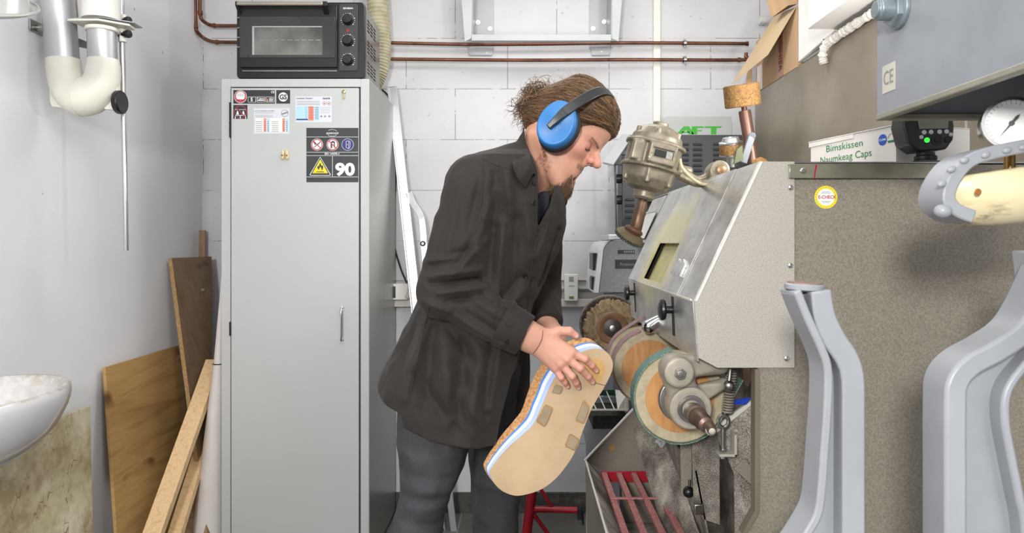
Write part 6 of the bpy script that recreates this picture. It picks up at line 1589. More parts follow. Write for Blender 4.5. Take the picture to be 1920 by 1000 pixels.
# left hand holding the sole from behind
lw = W(1035, 632, 1.74)
def lhand(P):
    g = lambda px, py, D: W(px, py, D)
    d = s_cap(P, W(1022, 605, 1.80), lw, .031, .026)
    d = smin(d, s_cap(P, lw, g(1048, 672, 1.70), .030, .030), .02)
    for i in range(4):
        a = g(1028+i*13, 680-i*3, 1.675); b = g(1024+i*15, 700-i*4, 1.655); c = g(1026+i*16, 716-i*5, 1.650)
        d = smin(d, s_cap(P, g(1040+i*6, 672, 1.70), a, .014, .011), .01); d = smin(d, chain(P, [a, b, c], [.0105, .009, .008]), .004)
    d = smin(d, chain(P, [g(1050, 660, 1.70), g(1072, 668, 1.67), g(1088, 680, 1.655)], [.014, .011, .009]), .008)
    return d
lh, v3, f3 = sdf_obj('hand_l', (.0, 1.60, W(0, 740, 1.66).z), (.19, 1.84, W(0, 590, 1.8).z), .0022, lhand, sk_m.m, None, it=1, tint=lambda v: np.tile([lin(202), lin(154), lin(132)], (len(v), 1)))
# hidden torso, arms and legs so that the body is complete under the clothes
def core(P):
    d = s_cap(P, W(990, 350, 1.74), W(945, 430, 1.73), .06, .09)
    d = smin(d, s_cap(P, W(945, 430, 1.73), W(870, 680, 1.74), .085, .085), .05)
    d = smin(d, s_cap(P, W(975, 352, 1.74), W(897, 352, 1.61), .050, .042), .03); d = smin(d, s_cap(P, W(985, 352, 1.74), W(1010, 372, 1.87), .050, .042), .03)
    d = smin(d, chain(P, [W(893, 352, 1.60), W(838, 545, 1.548), fa], [.042, .036, .027]), .02)
    d = smin(d, chain(P, [W(1012, 375, 1.875), W(1012, 540, 1.90), W(1022, 600, 1.81)], [.042, .036, .028]), .02)
    for a, b, c, e in ((W(845, 740, 1.68), W(797, 930, 1.66), Vector((-.238, 1.66, .45)), Vector((-.262, 1.66, .10))), (W(905, 740, 1.85), W(929, 930, 1.87), Vector((-.085, 1.87, .45)), Vector((-.115, 1.87, .10)))):
        d = smin(d, chain(P, [a, b, c, e], [.058, .042, .036, .032], .02), .02)
    return d
cr, v4, f4 = sdf_obj('core', (-.42, 1.5, .03), (.22, 2.05, 1.50), .010, core, sk_m.m, None, it=1, tint=lambda v: np.tile([lin(202), lin(154), lin(132)], (len(v), 1)))
# join every skin mesh into the one body
bm = bmesh.new()
for o in (head, hnd, lh, cr): bm.from_mesh(o.data)
bmesh.ops.delete(bm, geom=[v for v in bm.verts if not v.link_faces], context='VERTS')
me = bpy.data.meshes.new('body'); bm.to_mesh(me); bm.free(); me.materials.append(sk_m.m)
me.polygons.foreach_set('use_smooth', [True]*len(me.polygons))
hbvh = bvh_of(head)
for o in (head, hnd, lh, cr): bpy.data.objects.remove(o)
body = link('body', me, P_, smooth=180); body['label'] = 'skin of the face, neck and hands'
rnd0 = random.Random(4)
# ---- eye: downcast lid line with lashes, a sliver of the eye below it
dk_h = mat('dark lash', (66, 47, 37), .6); eye_m = mat('eye', (92, 84, 78), .12)
def fcast(y, z, out=0):
    o = H(.20, y, z); r = hbvh.ray_cast(o, -fw); return (r[0]+fw*out) if r[0] is not None else H(.085, y, z)
for s in (-1, 1):
    mb = MB(); pts = []
    for i in range(11):
        t = -1+2*i/10; pts.append(fcast(s*(.0285+.0125*t), -.0040-.0020*(1-t*t)-.0034*t, .0001))
    mb.tube(pts, [.0003+.0006*(1-abs(-1+2*i/10)) for i in range(11)], 6)
    for i in range(34):
        t = -1+2*i/33; p = fcast(s*(.0285+.0125*t), -.0040-.0020*(1-t*t)-.0034*t, .0001); l = .6+.4*rnd0.random()
        mb.tube([p, p+(fw*.0028-upv_*.0018+lf*s*t*.001)*l, p+(fw*.0046-upv_*.0040+lf*s*t*.002)*l], [.00032, .00026, .0001], 4)
    mb.build('eyelashes', dk_h, P_, smooth=0)
    lo_ = [fcast(s*(.0285+.0100*t), -.0070-.0012*(1-t*t)-.0034*t, .0001) for t in [-1+i/4 for i in range(9)]]
    hi_ = [fcast(s*(.0285+.0110*t), -.0044-.0018*(1-t*t)-.0034*t, .0002) for t in [1-i/4 for i in range(9)]]
    MB().prism(lo_+hi_, fw*.0004).build('eye', eye_m, P_)
# ---- strands helper
def strands(mb, paths, r0, mats=1, seg=4, tip=.35):
    for pts in paths:
        n = len(pts); mb.tube(pts, [r0*(1-(1-tip)*(i/(n-1))**2) for i in range(n)], seg, mi=random.randrange(mats), caps=False)
rnd = random.Random(11)
def surf(x, y, z, out=0):
    """project a head-local point to the skin along its direction from the head centre"""
    o = H(.02, 0, .0); d = (H(x, y, z)-o).normalized(); r = hbvh.ray_cast(o+d*.30, -d)
    return (r[0]+d*out) if r[0] is not None else H(x, y, z)
hair_m = [mat('light brown hair', (112, 84, 58), .42, var=.15, vscale=30), mat('mid brown hair', (84, 61, 42), .42, var=.15, vscale=30), mat('dark brown hair', (58, 42, 30), .45, var=.1, vscale=30), mat('golden brown hair', (136, 105, 72), .42, var=.1, vscale=30)]
# eyebrows, moustache, beard
mb = MB(); ps = []
for s in (-1, 1):
    for i in range(110):
        t = rnd.random(); y = .010+.036*t; z = .0125+.0045*math.sin(t*2.2)+rnd.uniform(-.0024, .0024)
        p = fcast(s*y, z, .0002); ps.append([p, p+(lf*s*.003-upv_*.0006+fw*.0015)*1.0, p+(lf*s*.0065-upv_*.001+fw*.0008)])
strands(mb, ps, .00022, 1); mb.build('eyebrows', hair_m[0], P_, smooth=0)
mb = MB(); ps = []
def hairs(n, fn, L, dirn, lift=.0015):
    for _ in range(n):
        x, y, z = fn(); p = surf(x, y, z, -.0003); nrm = (p-H(.02, 0, -.03)).normalized()
        l = L*rnd.uniform(.5, 1.2); d = (fw*dirn[0]+lf*(dirn[1]*(1 if y > 0 else -1)+rnd.uniform(-.5, .5))+upv_*dirn[2]+nrm*.6+fw*rnd.uniform(-.3, .3)).normalized()
        ps.append([p, p+(nrm*.5+d*.5)*l*.45, p+d*l])
for i in range(120):
    y = rnd.choice((-1, 1))*rnd.uniform(.003, .027); z = rnd.uniform(-.0445, -.036)-abs(y)*.15; p = fcast(y, z, 0); l = rnd.uniform(.5, 1.1)
    ps.append([p, p+(fw*.0012-upv_*.0018+lf*(.0008 if y > 0 else -.0008))*l, p+(fw*.0016-upv_*.0040+lf*(.0020 if y > 0 else -.0020))*l])
hairs(2300, lambda: (rnd.uniform(.076, .116), rnd.choice((-1, 1))*rnd.uniform(0, .030), rnd.uniform(-.110, -.082)), .017, (.0, .0, -.9))
hairs(1500, lambda: (rnd.uniform(.074, .112), rnd.choice((-1, 1))*rnd.uniform(0, .026), rnd.uniform(-.120, -.104)), .021, (.1, .0, -1))
hairs(150, lambda: (rnd.uniform(.02, .060), rnd.choice((-1, 1))*rnd.uniform(.036, .06), rnd.uniform(-.102, -.075)), .006, (-.2, .0, -1))
for i in range(48):
    t = rnd.random(); t = .25+.75*t; x = .004+.045*t+rnd.uniform(-.004, .004); z = -.052-.048*t; 
    for s in (-1, 1):
        p = surf(x, s*.07, z, .0); ps.append([p, p+upv_*-.004-fw*.0015, p+upv_*-.008-fw*.002])
strands(mb, ps, .00026, 4); mb.build('beard', hair_m, P_, smooth=0)['label'] = 'short light brown chin beard'
# ---- head hair: solid base plus combed strands and a messy bun
def hairbase(P):
    L = local(P, HC, RH); L = [q/HS for q in L]; ay = np.abs(L[1])
    d = s_ell(L, (.018, 0, .038), (.0885, .081, .086))
    d = smin(d, s_ell(L, (.045, 0, .062), (.055, .066, .048)), .02)
    d = smin(d, s_ell(L, (-.050, 0, .004), (.040, .052, .052)), .03)
    d = smin(d, s_ell(L, (-.005, 0, .096), (.045, .040, .028)), .02)
    # hairline plane: forehead top to temple, then down behind the ear to the nape
    front = (L[2]-(.068-.9*np.maximum(ay-.040, 0)-.0*L[0]))
    side = (L[2]-(.030+.0*L[0]))*1.0
    line = np.interp(L[0], [-.10, -.055, -.03, -.012, .015, .045, .07, .12], [-.060, -.058, -.050, -.040, -.026, .006, .036, .068]).astype(np.float32)
    d = smax(d, -(L[2]-line), .006)
    return d*HS
lo = [HC.x-.15, HC.y-.11, HC.z-.13]; hi = [HC.x+.17, HC.y+.11, HC.z+.17]
kh = N('brown hair mass'); kh.base(kh.ramp(kh.noise(30, 4, .6, kh.coord((1, 5, 2), (0, .6, 0))), [(.3, rgb((80, 58, 40))), (.7, rgb((128, 96, 64)))])); kh.b.inputs['Roughness'].default_value = .5
hb, hbv, hbf = sdf_obj('hair', lo, hi, .003, hairbase, kh.m, P_, it=3); hb['label'] = 'brown hair combed back into a bun'
hairbvh = bvh_of(hb)
BA = (-.066, 0, -.006)
def hsurf(x, y, z, out):
    o = H(.012, 0, .030); t = H(x, y, z); d = (t-o).normalized(); r = hairbvh.ray_cast(o+d*.35, -d)
    return (r[0]+d*out) if r[0] is not None else t
mb = MB(); ps = []
cen = Vector((.012, 0, .030))
for i in range(4200):
    # start direction over the front, top and sides of the head
    while True:
        u = Vector((rnd.gauss(.2, .8), rnd.gauss(0, .8), rnd.gauss(.2, .8))).normalized()
        pt = cen+u*.09
        hl = np.interp(pt.x, [-.10, -.055, -.03, -.012, .015, .045, .07, .12], [-.060, -.058, -.050, -.040, -.026, .006, .036, .068])
        if pt.z > hl-.003 and rnd.random() < .999: break
    e = (Vector(BA)+Vector((0, rnd.uniform(-.02, .02), rnd.uniform(-.02, .02)))-cen).normalized()
    # the parting: keep strands sweeping over the side rather than straight across
    n = 11; pts = []; out = rnd.uniform(.0000, .0034)
    ang = u.angle(e); wob = rnd.uniform(-.06, .06); ax = u.cross(e).normalized() if ang > .05 else Vector((0, 0, 1))
    for k_ in range(n):
        t = k_/(n-1); dr = (math.sin((1-t)*ang)*u+math.sin(t*ang)*e)/max(math.sin(ang), .05)
        dr = (dr+ax*wob*math.sin(math.pi*t)+Vector((0, 0, 1))*.22*math.sin(math.pi*t)*(ang/2.5)).normalized()
        q = cen+dr*.1
        pts.append(hsurf(q.x, q.y, q.z, out+.0015*math.sin(math.pi*t)*rnd.uniform(0, 1)))
    ps.append(pts)
strands(mb, ps, .00046, 4, 4, .6)
mb.build('hair_strands', hair_m, P_, smooth=0)
mb = MB(); ps = []; BC = Vector((-.080, 0, .014))
MB().ball(H(-.074, 0, .012), (.026, .028, .032)).build('bun_core', kh.m, P_)
for i in range(820):
    u = Vector((rnd.gauss(0, 1), rnd.gauss(0, 1), rnd.gauss(0, 1))).normalized(); v = u.orthogonal().normalized(); w = u.cross(v)
    R = rnd.uniform(.010, .031); a0 = rnd.uniform(0, 6.3); sp = rnd.uniform(1.6, 4.2); cc = BC+Vector((rnd.gauss(0, .009), rnd.gauss(0, .010), rnd.gauss(0, .013)))
    pts = []; n = 12
    for k_ in range(n):
        t = k_/(n-1); a = a0+sp*t; q = cc+(v*math.cos(a)+w*math.sin(a))*R*(1+.12*math.sin(9*t+i))*(1+.25*t*(i % 3 == 0))+u*.008*math.sin(5*t+i)
        pts.append(H(*q))
    ps.append(pts)
for i in range(260):   # loose curly ends hanging below and behind the bun
    b = BC+Vector((rnd.uniform(-.022, .02), rnd.uniform(-.022, .022), rnd.uniform(-.040, .015))); ln_ = rnd.uniform(.02, .055); pts = []
    base = H(*b); dr = Vector((rnd.uniform(-.7, .3), rnd.uniform(-.5, .5), rnd.uniform(-1, .1))).normalized(); sd = dr.orthogonal().normalized(); s2 = dr.cross(sd); ph = rnd.uniform(0, 6)
    for k_ in range(10):
        t = k_/9; pts.append(base+dr*ln_*t+(sd*math.sin(9*t+ph)+s2*math.cos(9*t+ph))*.0045*t)
    ps.append(pts)
tuft = H(-.090, -.01, .050)
for i in range(60):
    dr = (Vector((-.45, 0, .9))+Vector((rnd.gauss(0, .14), rnd.gauss(0, .14), rnd.gauss(0, .1)))).normalized(); b = W(1006, 186, 1.70)+Vector((rnd.gauss(0, .004), rnd.gauss(0, .006), rnd.gauss(0, .004)))
    ps.append([b-dr*.02, b, b+dr*.012, b+dr*.024+Vector((-.003, 0, 0)), b+dr*rnd.uniform(.028, .038)+Vector((-.006, 0, -.002))])
strands(mb, ps, .00062, 4, 4, .4)
mb.build('hair_bun', hair_m, P_, smooth=0)['label'] = 'messy curly bun at the back of the head'
# fine fly-away hair
mb = MB(); ps = []
for i in range(200):
    u = Vector((rnd.gauss(-.3, .8), rnd.gauss(0, .5), abs(rnd.gauss(.3, .7)))).normalized(); q = cen+u*.1; p = hsurf(q.x, q.y, q.z, 0); nn = (p-H(*cen)).normalized()
    dr = (nn*.5-fw*.8+Vector((rnd.gauss(0, .3), rnd.gauss(0, .3), rnd.gauss(0, .3)))).normalized(); L_ = rnd.uniform(.010, .028)
    ps.append([p, p+dr*L_*.5+nn*.002, p+dr*L_])
strands(mb, ps, .00022, 4, 3, .5); mb.build('loose_hair', hair_m, P_, smooth=0)
# ================================================================ shirt
DS = 1.72
rows = [(255, 978, 992), (272, 962, 1003), (283, 925, 1012), (292, 893, 1020), (305, 868, 1030), (325, 850, 1042), (350, 842, 1052), (380, 838, 1061), (420, 828, 1061), (470, 815, 1050), (520, 800, 1022), (560, 785, 1002), (600, 768, 992), (640, 748, 980), (680, 728, 967), (700, 719, 962), (740, 708, 949), (770, 706, 940), (826, 704, 923), (850, 703, 918)]
zz_ = np.array([W(0, r[0], DS).z for r in rows][::-1]); xl_ = np.array([W(r[1], 0, DS).x for r in rows][::-1]); xr_ = np.array([W(r[2], 0, DS if r[0] < 630 else 1.56).x for r in rows][::-1])
yh_ = np.interp(zz_, [W(0, y, DS).z for y in (850, 700, 560, 420, 340, 305, 290, 272, 255)], [.200, .195, .180, .185, .200, .170, .110, .075, .065])
hx_ = [705, 735, 761, 764, 790, 818, 850, 878, 905, 923]; hy_ = [741, 757, 765, 788, 800, 811, 818, 823, 826, 827]
hemx = np.array([W(x, 0, DS-.12).x for x in hx_]); hemz = np.array([W(0, y, DS-.12).z for y in hy_])
SHo = W(893, 352, 1.585); EL = W(835, 548, 1.545); CU = W(981, 628, 1.522)
folds = [  # (x0,y0,x1,y1,amp mm,width m)  ridges (+) and valleys (-) seen from the side
    # upper sleeve
    (868, 330, 846, 470, 4, .012), (905, 330, 880, 440, -4, .012), (930, 360, 888, 470, 5, .014), (905, 420, 862, 500, -5, .010), (915, 450, 850, 520, 5, .010),
    (838, 480, 905, 462, -4, .009), (812, 515, 902, 505, 8, .010), (815, 530, 900, 522, -9, .008), (830, 545, 910, 535, 7, .010), (845, 560, 905, 552, -7, .008),
    (800, 490, 860, 480, 5, .010), (800, 560, 845, 580, 6, .012), (870, 540, 960, 600, 4, .012), (880, 580, 950, 625, -4, .010), (905, 548, 980, 600, -4, .008), (860, 590, 940, 640, 4, .010),
    (935, 560, 925, 600, 3, .007), (950, 575, 938, 622, -3, .006), (820, 410, 806, 500, 4, .014),
    # chest and back panel
    (930, 330, 925, 420, -5, .014), (950, 320, 960, 400, 5, .018), (925, 430, 918, 520, -5, .014), (945, 420, 935, 540, 5, .016), (968, 410, 962, 520, -4, .014), (985, 380, 1000, 480, 5, .016),
    (1035, 400, 1000, 520, 5, .012), (1050, 430, 1012, 540, -5, .010), (975, 520, 940, 560, -5, .012), (990, 540, 955, 575, 4, .012), (1030, 450, 985, 560, -4, .010),
    # skirt of the shirt
    (800, 600, 762, 740, 7, .020), (775, 620, 738, 720, -7, .018), (760, 660, 725, 745, 5, .018), (815, 620, 800, 760, -6, .020), (835, 640, 850, 780, 7, .026), (870, 650, 860, 800, -6, .024),
    (900, 660, 890, 800, 7, .026), (925, 650, 905, 800, -5, .020), (850, 700, 905, 790, 5, .020), (780, 700, 850, 790, -4, .018), (940, 640, 918, 760, 5, .016), (840, 610, 900, 690, -5, .018)]
def fold_field(P, scale=1.0):
    o = 0
    X, Z = P[0], P[2]
    for x0, y0, x1, y1, amp, wd_ in folds:
        a = W(x0, y0, 1.56); b = W(x1, y1, 1.56); dx, dz = b.x-a.x, b.z-a.z; L2 = dx*dx+dz*dz
        t = np.clip(((X-a.x)*dx+(Z-a.z)*dz)/L2, 0, 1)
        dist2 = (X-a.x-dx*t)**2+(Z-a.z-dz*t)**2
        o = o+amp*.0021*np.exp(-dist2/(wd_*.68)**2)*(.35+.65*np.sin(math.pi*np.clip(t, .08, .92)))
    return o
def shirt(P):
    X, Y, Z = P
    xl = np.interp(Z, zz_, xl_).astype(np.float32); xr = np.interp(Z, zz_, xr_).astype(np.float32); yh = np.interp(Z, zz_, yh_).astype(np.float32)
    cx = (xl+xr)/2; rx = (xr-xl)/2
    lowf = np.clip((W(0, 620, DS).z-Z)/.08, 0, 1); ex = np.where(X > cx, 2.3+3.2*lowf, 2.3).astype(np.float32)
    q = (np.abs((X-cx)/rx)**ex+np.abs((Y-DS)/yh)**ex+1e-9)**(1/ex)
    d = (q-1)*np.minimum(rx, yh)*.9
    d = np.where(lowf > 0, np.maximum(d, (X-xr+.60*np.maximum(Y-1.56, 0))*.85+(1-lowf)*-.3), d)
    # shoulder yoke
    sh1 = s_cap(P, W(985, 318, 1.74), SHo+Vector((.01, .02, -.01)), .045, .056); d = smin(d, sh1, .04)
    sh2 = s_cap(P, W(990, 325, 1.74), W(1010, 372, 1.87), .045, .052); d = smin(d, sh2, .04)
    # sleeves
    s1 = s_cap(P, SHo, EL, .066, .058); s1 = smin(s1, s_cap(P, EL, CU, .057, .0425), .012)
    s2 = s_cap(P, W(1014, 380, 1.875), W(1012, 545, 1.90), .060, .053); s2 = smin(s2, s_cap(P, W(1012, 545, 1.90), W(1023, 602, 1.80), .053, .043), .012)
    # cuff end cut
    dr = (CU-EL).normalized(); s1 = np.maximum(s1, (X-CU.x)*dr.x+(Y-CU.y)*dr.y+(Z-CU.z)*dr.z-.004)
    dr2 = (W(1023, 602, 1.80)-W(1012, 545, 1.90)).normalized(); e2 = W(1023, 606, 1.79); s2 = np.maximum(s2, (X-e2.x)*dr2.x+(Y-e2.y)*dr2.y+(Z-e2.z)*dr2.z-.006)
    # armhole softness high up, crease lower down
    kk = np.interp(Z, [W(0, 520, 1.6).z, W(0, 360, 1.6).z], [.006, .030]).astype(np.float32)
    d = smin(d, s2, .012)
    h = np.clip(.5+.5*(s1-d)/kk, 0, 1); d = s1+(d-s1)*h-kk*h*(1-h)
    d = d-fold_field(P)
    d = d-.0036*rough_noise(X, Y, Z*.6, 40, 3)-.0022*rough_noise(X, Y, Z*.7, 92, 5)-.0010*rough_noise(X, Y, Z*.6, 190, 8)
    # hem
    hz = np.interp(X, hemx, hemz).astype(np.float32)+.0*Z
    d = np.maximum(d, hz-Z)
    inner = np.maximum(-(d+.010), Z-W(0, 700, DS).z)   # hollow lower part
    d = np.where(Z < W(0, 700, DS).z, np.maximum(d, -(np.maximum(d, -1)+.010)), d)
    # neck opening: between the near collar edge and the far collar, running down to the first fastened button
    ol = np.interp(Z, [W(0, y, 1.64).z for y in (430, 330, 300, 262)], [W(x, 0, 1.64).x for x in (1007, 1007, 998, 984)]).astype(np.float32)
    orr = np.interp(Z, [W(0, y, 1.64).z for y in (427, 385, 365, 348, 344)], [W(x, 0, 1.64).x for x in (1008, 1031, 1036, 1042, 1130)]).astype(np.float32)
    d = smax(d, -np.maximum(np.maximum(ol-X, X-orr), np.maximum(Y-1.80, W(0, 428, 1.64).z-Z)), .003)
    d = smax(d, -s_cap(P, W(1018, 250, 1.72), W(996, 330, 1.74), .066, .060), .004)
    d = smax(d, -s_ell(P, W(1030, 352, 1.70), (.030, .050, .060)), .004)
    return d
k = N('dark brown black cotton'); wv = k.noise(700, 2, .5)
k.base(k.ramp(k.noise(5, 4, .6), [(.3, rgb((37, 33, 30))), (.7, rgb((47, 42, 38)))])); k.b.inputs['Roughness'].default_value = .82
k.b.inputs['Sheen Weight'].default_value = .04; k.b.inputs['Specular IOR Level'].default_value = .25
k.bump(k.noise(26, 5, .6, dist=.8), .25, .006); k.bump(wv, .25, .0006); M['shirt'] = k.m
so, sv, sf = sdf_obj('shirt', (W(700, 0, DS).x-.05, 1.42, W(0, 850, 1.6).z), (W(1072, 0, 1.9).x+.01, 2.0, W(0, 245, DS).z), .0036, shirt, M['shirt'], P_, it=1)
so['label'] = 'loose dark brownish-black cotton shirt'
sb = bvh_of(so)
# ---- collar: stand and folded leaf around the neck
NKc = [(W(x, y, D)) for x, y, D in ((1003, 342, 1.625), (990, 320, 1.628), (975, 296, 1.655), (966, 280, 1.70), (966, 277, 1.755), (975, 284, 1.81), (995, 300, 1.85), (1020, 325, 1.845), (1040, 345, 1.815))]
NKt = [(W(x, y, D)) for x, y, D in ((1006, 324, 1.630), (999, 298, 1.635), (991, 276, 1.662), (984, 265, 1.70), (983, 262, 1.755), (990, 268, 1.80), (1008, 288, 1.83), (1034, 326, 1.825), (1046, 344, 1.80))]
def onshirt(px, py, off, D=1.62):
    h, nn = cast(sb, px, py)
    return W(px, py, (h.y if h is not None else D)-off)
LF = [onshirt(986, 356, .006), onshirt(969, 336, .010), onshirt(960, 308, .012)]+[(W(x, y, D)) for x, y, D in ((957, 284, 1.69), (958, 284, 1.765), (966, 292, 1.835), (988, 310, 1.88), (1020, 345, 1.885), (1048, 385, 1.80))]
def sheet(name, rows_, th, m, par, sub=1):
    """lofted cloth sheet through rows of points"""
    R = [smooth_path(r, 4) for r in rows_]; n = len(R[0]); vs = [p for r in R for p in r]
    fs = [(i*n+j, i*n+j+1, (i+1)*n+j+1, (i+1)*n+j) for i in range(len(R)-1) for j in range(n-1)]
    o = MB().add(vs, fs).build(name, m, par, 0, 180)
    s_ = o.modifiers.new('solid', 'SOLIDIFY'); s_.thickness = th; s_.offset = 0
    b = o.modifiers.new('sub', 'SUBSURF'); b.levels = sub; b.render_levels = sub
    return o
NKt = [W(1005, 326, LF[0].y+.006), W(998, 298, LF[1].y+.012)]+NKt[2:]
mid = [(a+b)/2+Vector((-.003, -.012, .004)) for a, b in zip(NKt, LF)]
mid2 = [a.lerp(b, .12)+Vector((-.003, -.008, .005)) for a, b in zip(NKt, LF)]
sheet('collar', [NKc, NKt, mid2, mid, LF], .0022, M['shirt'], so)
# far collar leaf below the chin
sheet('collar', [[W(1022, 346, 1.70), W(1034, 347, 1.71), W(1047, 352, 1.73)], [W(1026, 362, 1.67), W(1044, 362, 1.69), W(1062, 368, 1.72)], [W(1036, 380, 1.66), W(1052, 378, 1.68), W(1066, 374, 1.71)], [W(1042, 394, 1.665), W(1050, 392, 1.68), W(1062, 386, 1.71)]], .0022, M['shirt'], so)
# undershirt in the opening
MB().prism([W(1010, 362, 1.655), W(1022, 357, 1.655), W(1033, 362, 1.66), W(1030, 385, 1.655), W(1008, 425, 1.645), W(1006, 390, 1.645)], (0, .03, 0)).build('undershirt', mat('dark navy undershirt', (36, 38, 48), .85), P_, .004)
# placket edge and seams
def seam(name, pts, r=.0012, off=.0006, par=so, m=None, n=10):
    out = []
    for p, q in zip(pts, pts[1:]):
        for i in range(n):
            t = i/n; h, nn = cast(sb, p[0]+(q[0]-p[0])*t, p[1]+(q[1]-p[1])*t)
            if h is not None: out.append(h-Vector((0, off, 0)))
    sm = [out[0]]+[(out[i-1]+out[i]+out[i+1])/3 for i in range(1, len(out)-1)]+[out[-1]]
    return MB().tube(sm, r, 6).build(name, m or M['shirt'], par)
seam('front_placket', [(1006, 345), (1006, 400), (1004, 440)], .0016)
seam('front_placket', [(1032, 395), (1020, 430), (1005, 455), (996, 500), (988, 560), (985, 600)], .002)
seam('shoulder_seam', [(903, 296), (908, 330), (903, 380), (890, 420)], .0012)
seam('side_seam', [(806, 572), (790, 640), (775, 710), (765, 762)], .0012)
seam('yoke_seam', [(905, 297), (930, 310), (958, 318)], .001)
# buttons
bm_ = mat('black button', (24, 22, 22), .25)
for px, py in ((1001, 343), (1001, 381), (984, 518)):
    h, nn = cast(sb, px, py)
    if h is None: continue
    nn = nn if nn.y < 0 else -nn
    MB().lathe([(0, -.001), (.0056, -.001), (.0058, .0018), (.0042, .0022), (.0036, .0014), (0, .0014)], h, tuple(nn), 20).build('button', bm_, so)
# cuff
drc = (CU-EL).normalized(); c0 = EL.lerp(CU, .735); 
MB().lathe([(.0485, 0), (.0492, .003), (.0455, .052), (.0440, .055), (.040, .055), (.042, .01)], CU-drc*.050, tuple(drc), 40, close=False).build('cuff', M['shirt'], so, smooth=60)
h = CU-drc*.030+Vector((-.004, -.0405, -.023))
MB().lathe([(0, -.003), (.0058, -.002), (.0058, .002), (.004, .0024), (0, .0018)], h, (-.05, -1, -.45), 18).build('cuff_button', bm_, so)
# far front flap hanging behind the opening
sheet('front_flap', [[W(955, 600, 1.80), W(975, 610, 1.83), W(992, 620, 1.88)], [W(957, 650, 1.80), W(978, 655, 1.82), W(992, 660, 1.87)], [W(960, 690, 1.80), W(982, 692, 1.815), W(995, 690, 1.86)], [W(966, 745, 1.80), W(980, 745, 1.815), W(991, 742, 1.85)], [W(970, 800, 1.80), W(983, 800, 1.82), W(998, 795, 1.85)]], .003, M['shirt'], so)
# ---- belt and jeans
MB().prism([W(945, 672, 1.68), W(967, 676, 1.70), W(967, 706, 1.70), W(945, 708, 1.68)], (0, .02, 0)).build('belt', mat('brown leather belt', (74, 46, 36), .5), P_, .003)
DJ1 = 1.66; DJ2 = 1.87
r1_ = [(680, 770, 905), (760, 748, 905), (800, 743, 892), (830, 744, 880), (870, 751, 871), (900, 752, 857), (930, 749, 845), (965, 741, 836), (1000, 734, 831), (1060, 728, 826)]
r2_ = [(690, 850, 990), (760, 862, 988), (800, 872, 985), (830, 878, 982), (870, 881, 979), (900, 883, 976), (950, 884, 974), (1000, 886, 973), (1060, 886, 970)]
def rowfn(rws, D):
    z = np.array([W(0, r[0], D).z for r in rws][::-1]+[]); a = np.array([W(r[1], 0, D).x for r in rws][::-1]); b = np.array([W(r[2], 0, D).x for r in rws][::-1]); return z, a, b
J1 = rowfn(r1_, DJ1); J2 = rowfn(r2_, DJ2)
def jeans(P):
    X, Y, Z = P; d = None
    for (z, a, b), D, hy in ((J1, DJ1, .092), (J2, DJ2, .090)):
        zlow = z[0]
        xl = np.interp(Z, np.concatenate([[.08, .50], z]), np.concatenate([[a[0]-.035, a[0]-.01], a])).astype(np.float32); xr = np.interp(Z, np.concatenate([[.08, .50], z]), np.concatenate([[b[0]-.045, b[0]-.02], b])).astype(np.float32)
        yy = np.interp(Z, [.08, .5, .75, .95], [.065, .075, hy, hy+.01]).astype(np.float32)
        cx = (xl+xr)/2; rx = (xr-xl)/2
        q = np.sqrt(((X-cx)/rx)**2+((Y-D)/yy)**2+1e-9); e = (q-1)*np.minimum(rx, yy)
        e = np.maximum(e, Z-W(0, 672, D).z)
        d = e if d is None else smin(d, e, .012)
    d = np.maximum(d, .07-Z)
    for x0, y0, x1, y1, am, wj in ((755, 905, 845, 918, 5, .010), (770, 885, 850, 892, -5, .008), (752, 925, 840, 935, -4, .010), (765, 945, 835, 950, 5, .010), (750, 970, 830, 985, -5, .010), (745, 840, 800, 860, 4, .010), (748, 800, 830, 835, -4, .012), (880, 900, 975, 890, 4, .010), (885, 930, 970, 940, -4, .010), (884, 965, 972, 975, 5, .010), (770, 820, 790, 960, 4, .014), (950, 800, 890, 850, 4, .010)):
        a_, b_ = W(x0, y0, 1.60), W(x1, y1, 1.60); ddx, ddz = b_.x-a_.x, b_.z-a_.z
        t_ = np.clip(((X-a_.x)*ddx+(Z-a_.z)*ddz)/(ddx*ddx+ddz*ddz), 0, 1)
        d = d-am*.0005*np.exp(-((X-a_.x-ddx*t_)**2+(Z-a_.z-ddz*t_)**2)/wj**2)
    d = d-.0030*rough_noise(X*.5, Y, Z, 30, 9)-.0022*rough_noise(X, Y, Z*1.8, 48, 12)-.0015*rough_noise(X, Y, Z, 90, 2)
    return d
k = N('washed grey black denim'); tw = k.noise(1500, 2, .6, k.coord((1, 1, .35)))
fade = k.ramp(k.noise(7, 5, .65, k.coord((1.2, 1, .6))), [(.32, rgb((38, 39, 42))), (.55, rgb((50, 51, 54))), (.75, rgb((80, 80, 84)))])
k.base(k.mix(k.ramp(tw, [(.4, (0, 0, 0, 1)), (.7, (.3, .3, .3, 1))]), fade, rgb((100, 102, 108)))); k.b.inputs['Roughness'].default_value = .85
k.bump(k.noise(34, 5, .65), .3, .004); k.bump(tw, .4, .0006); M['denim'] = k.m
jo, jv, jf = sdf_obj('jeans', (-.46, 1.54, .05), (.10, 1.99, 1.08), .0052, jeans, M['denim'], P_, it=2); jo['label'] = 'washed grey-black jeans'
jb = bvh_of(jo)
def jseam(pts, name='side_seam'):
    out = []
    for p, q in zip(pts, pts[1:]):
        for i in range(10):
            t = i/10; h, nn = cast(jb, p[0]+(q[0]-p[0])*t, p[1]+(q[1]-p[1])*t)
            if h is not None: out.append(h)
    if len(out) > 2: MB().tube(out, .0014, 6).build(name, M['denim'], jo)
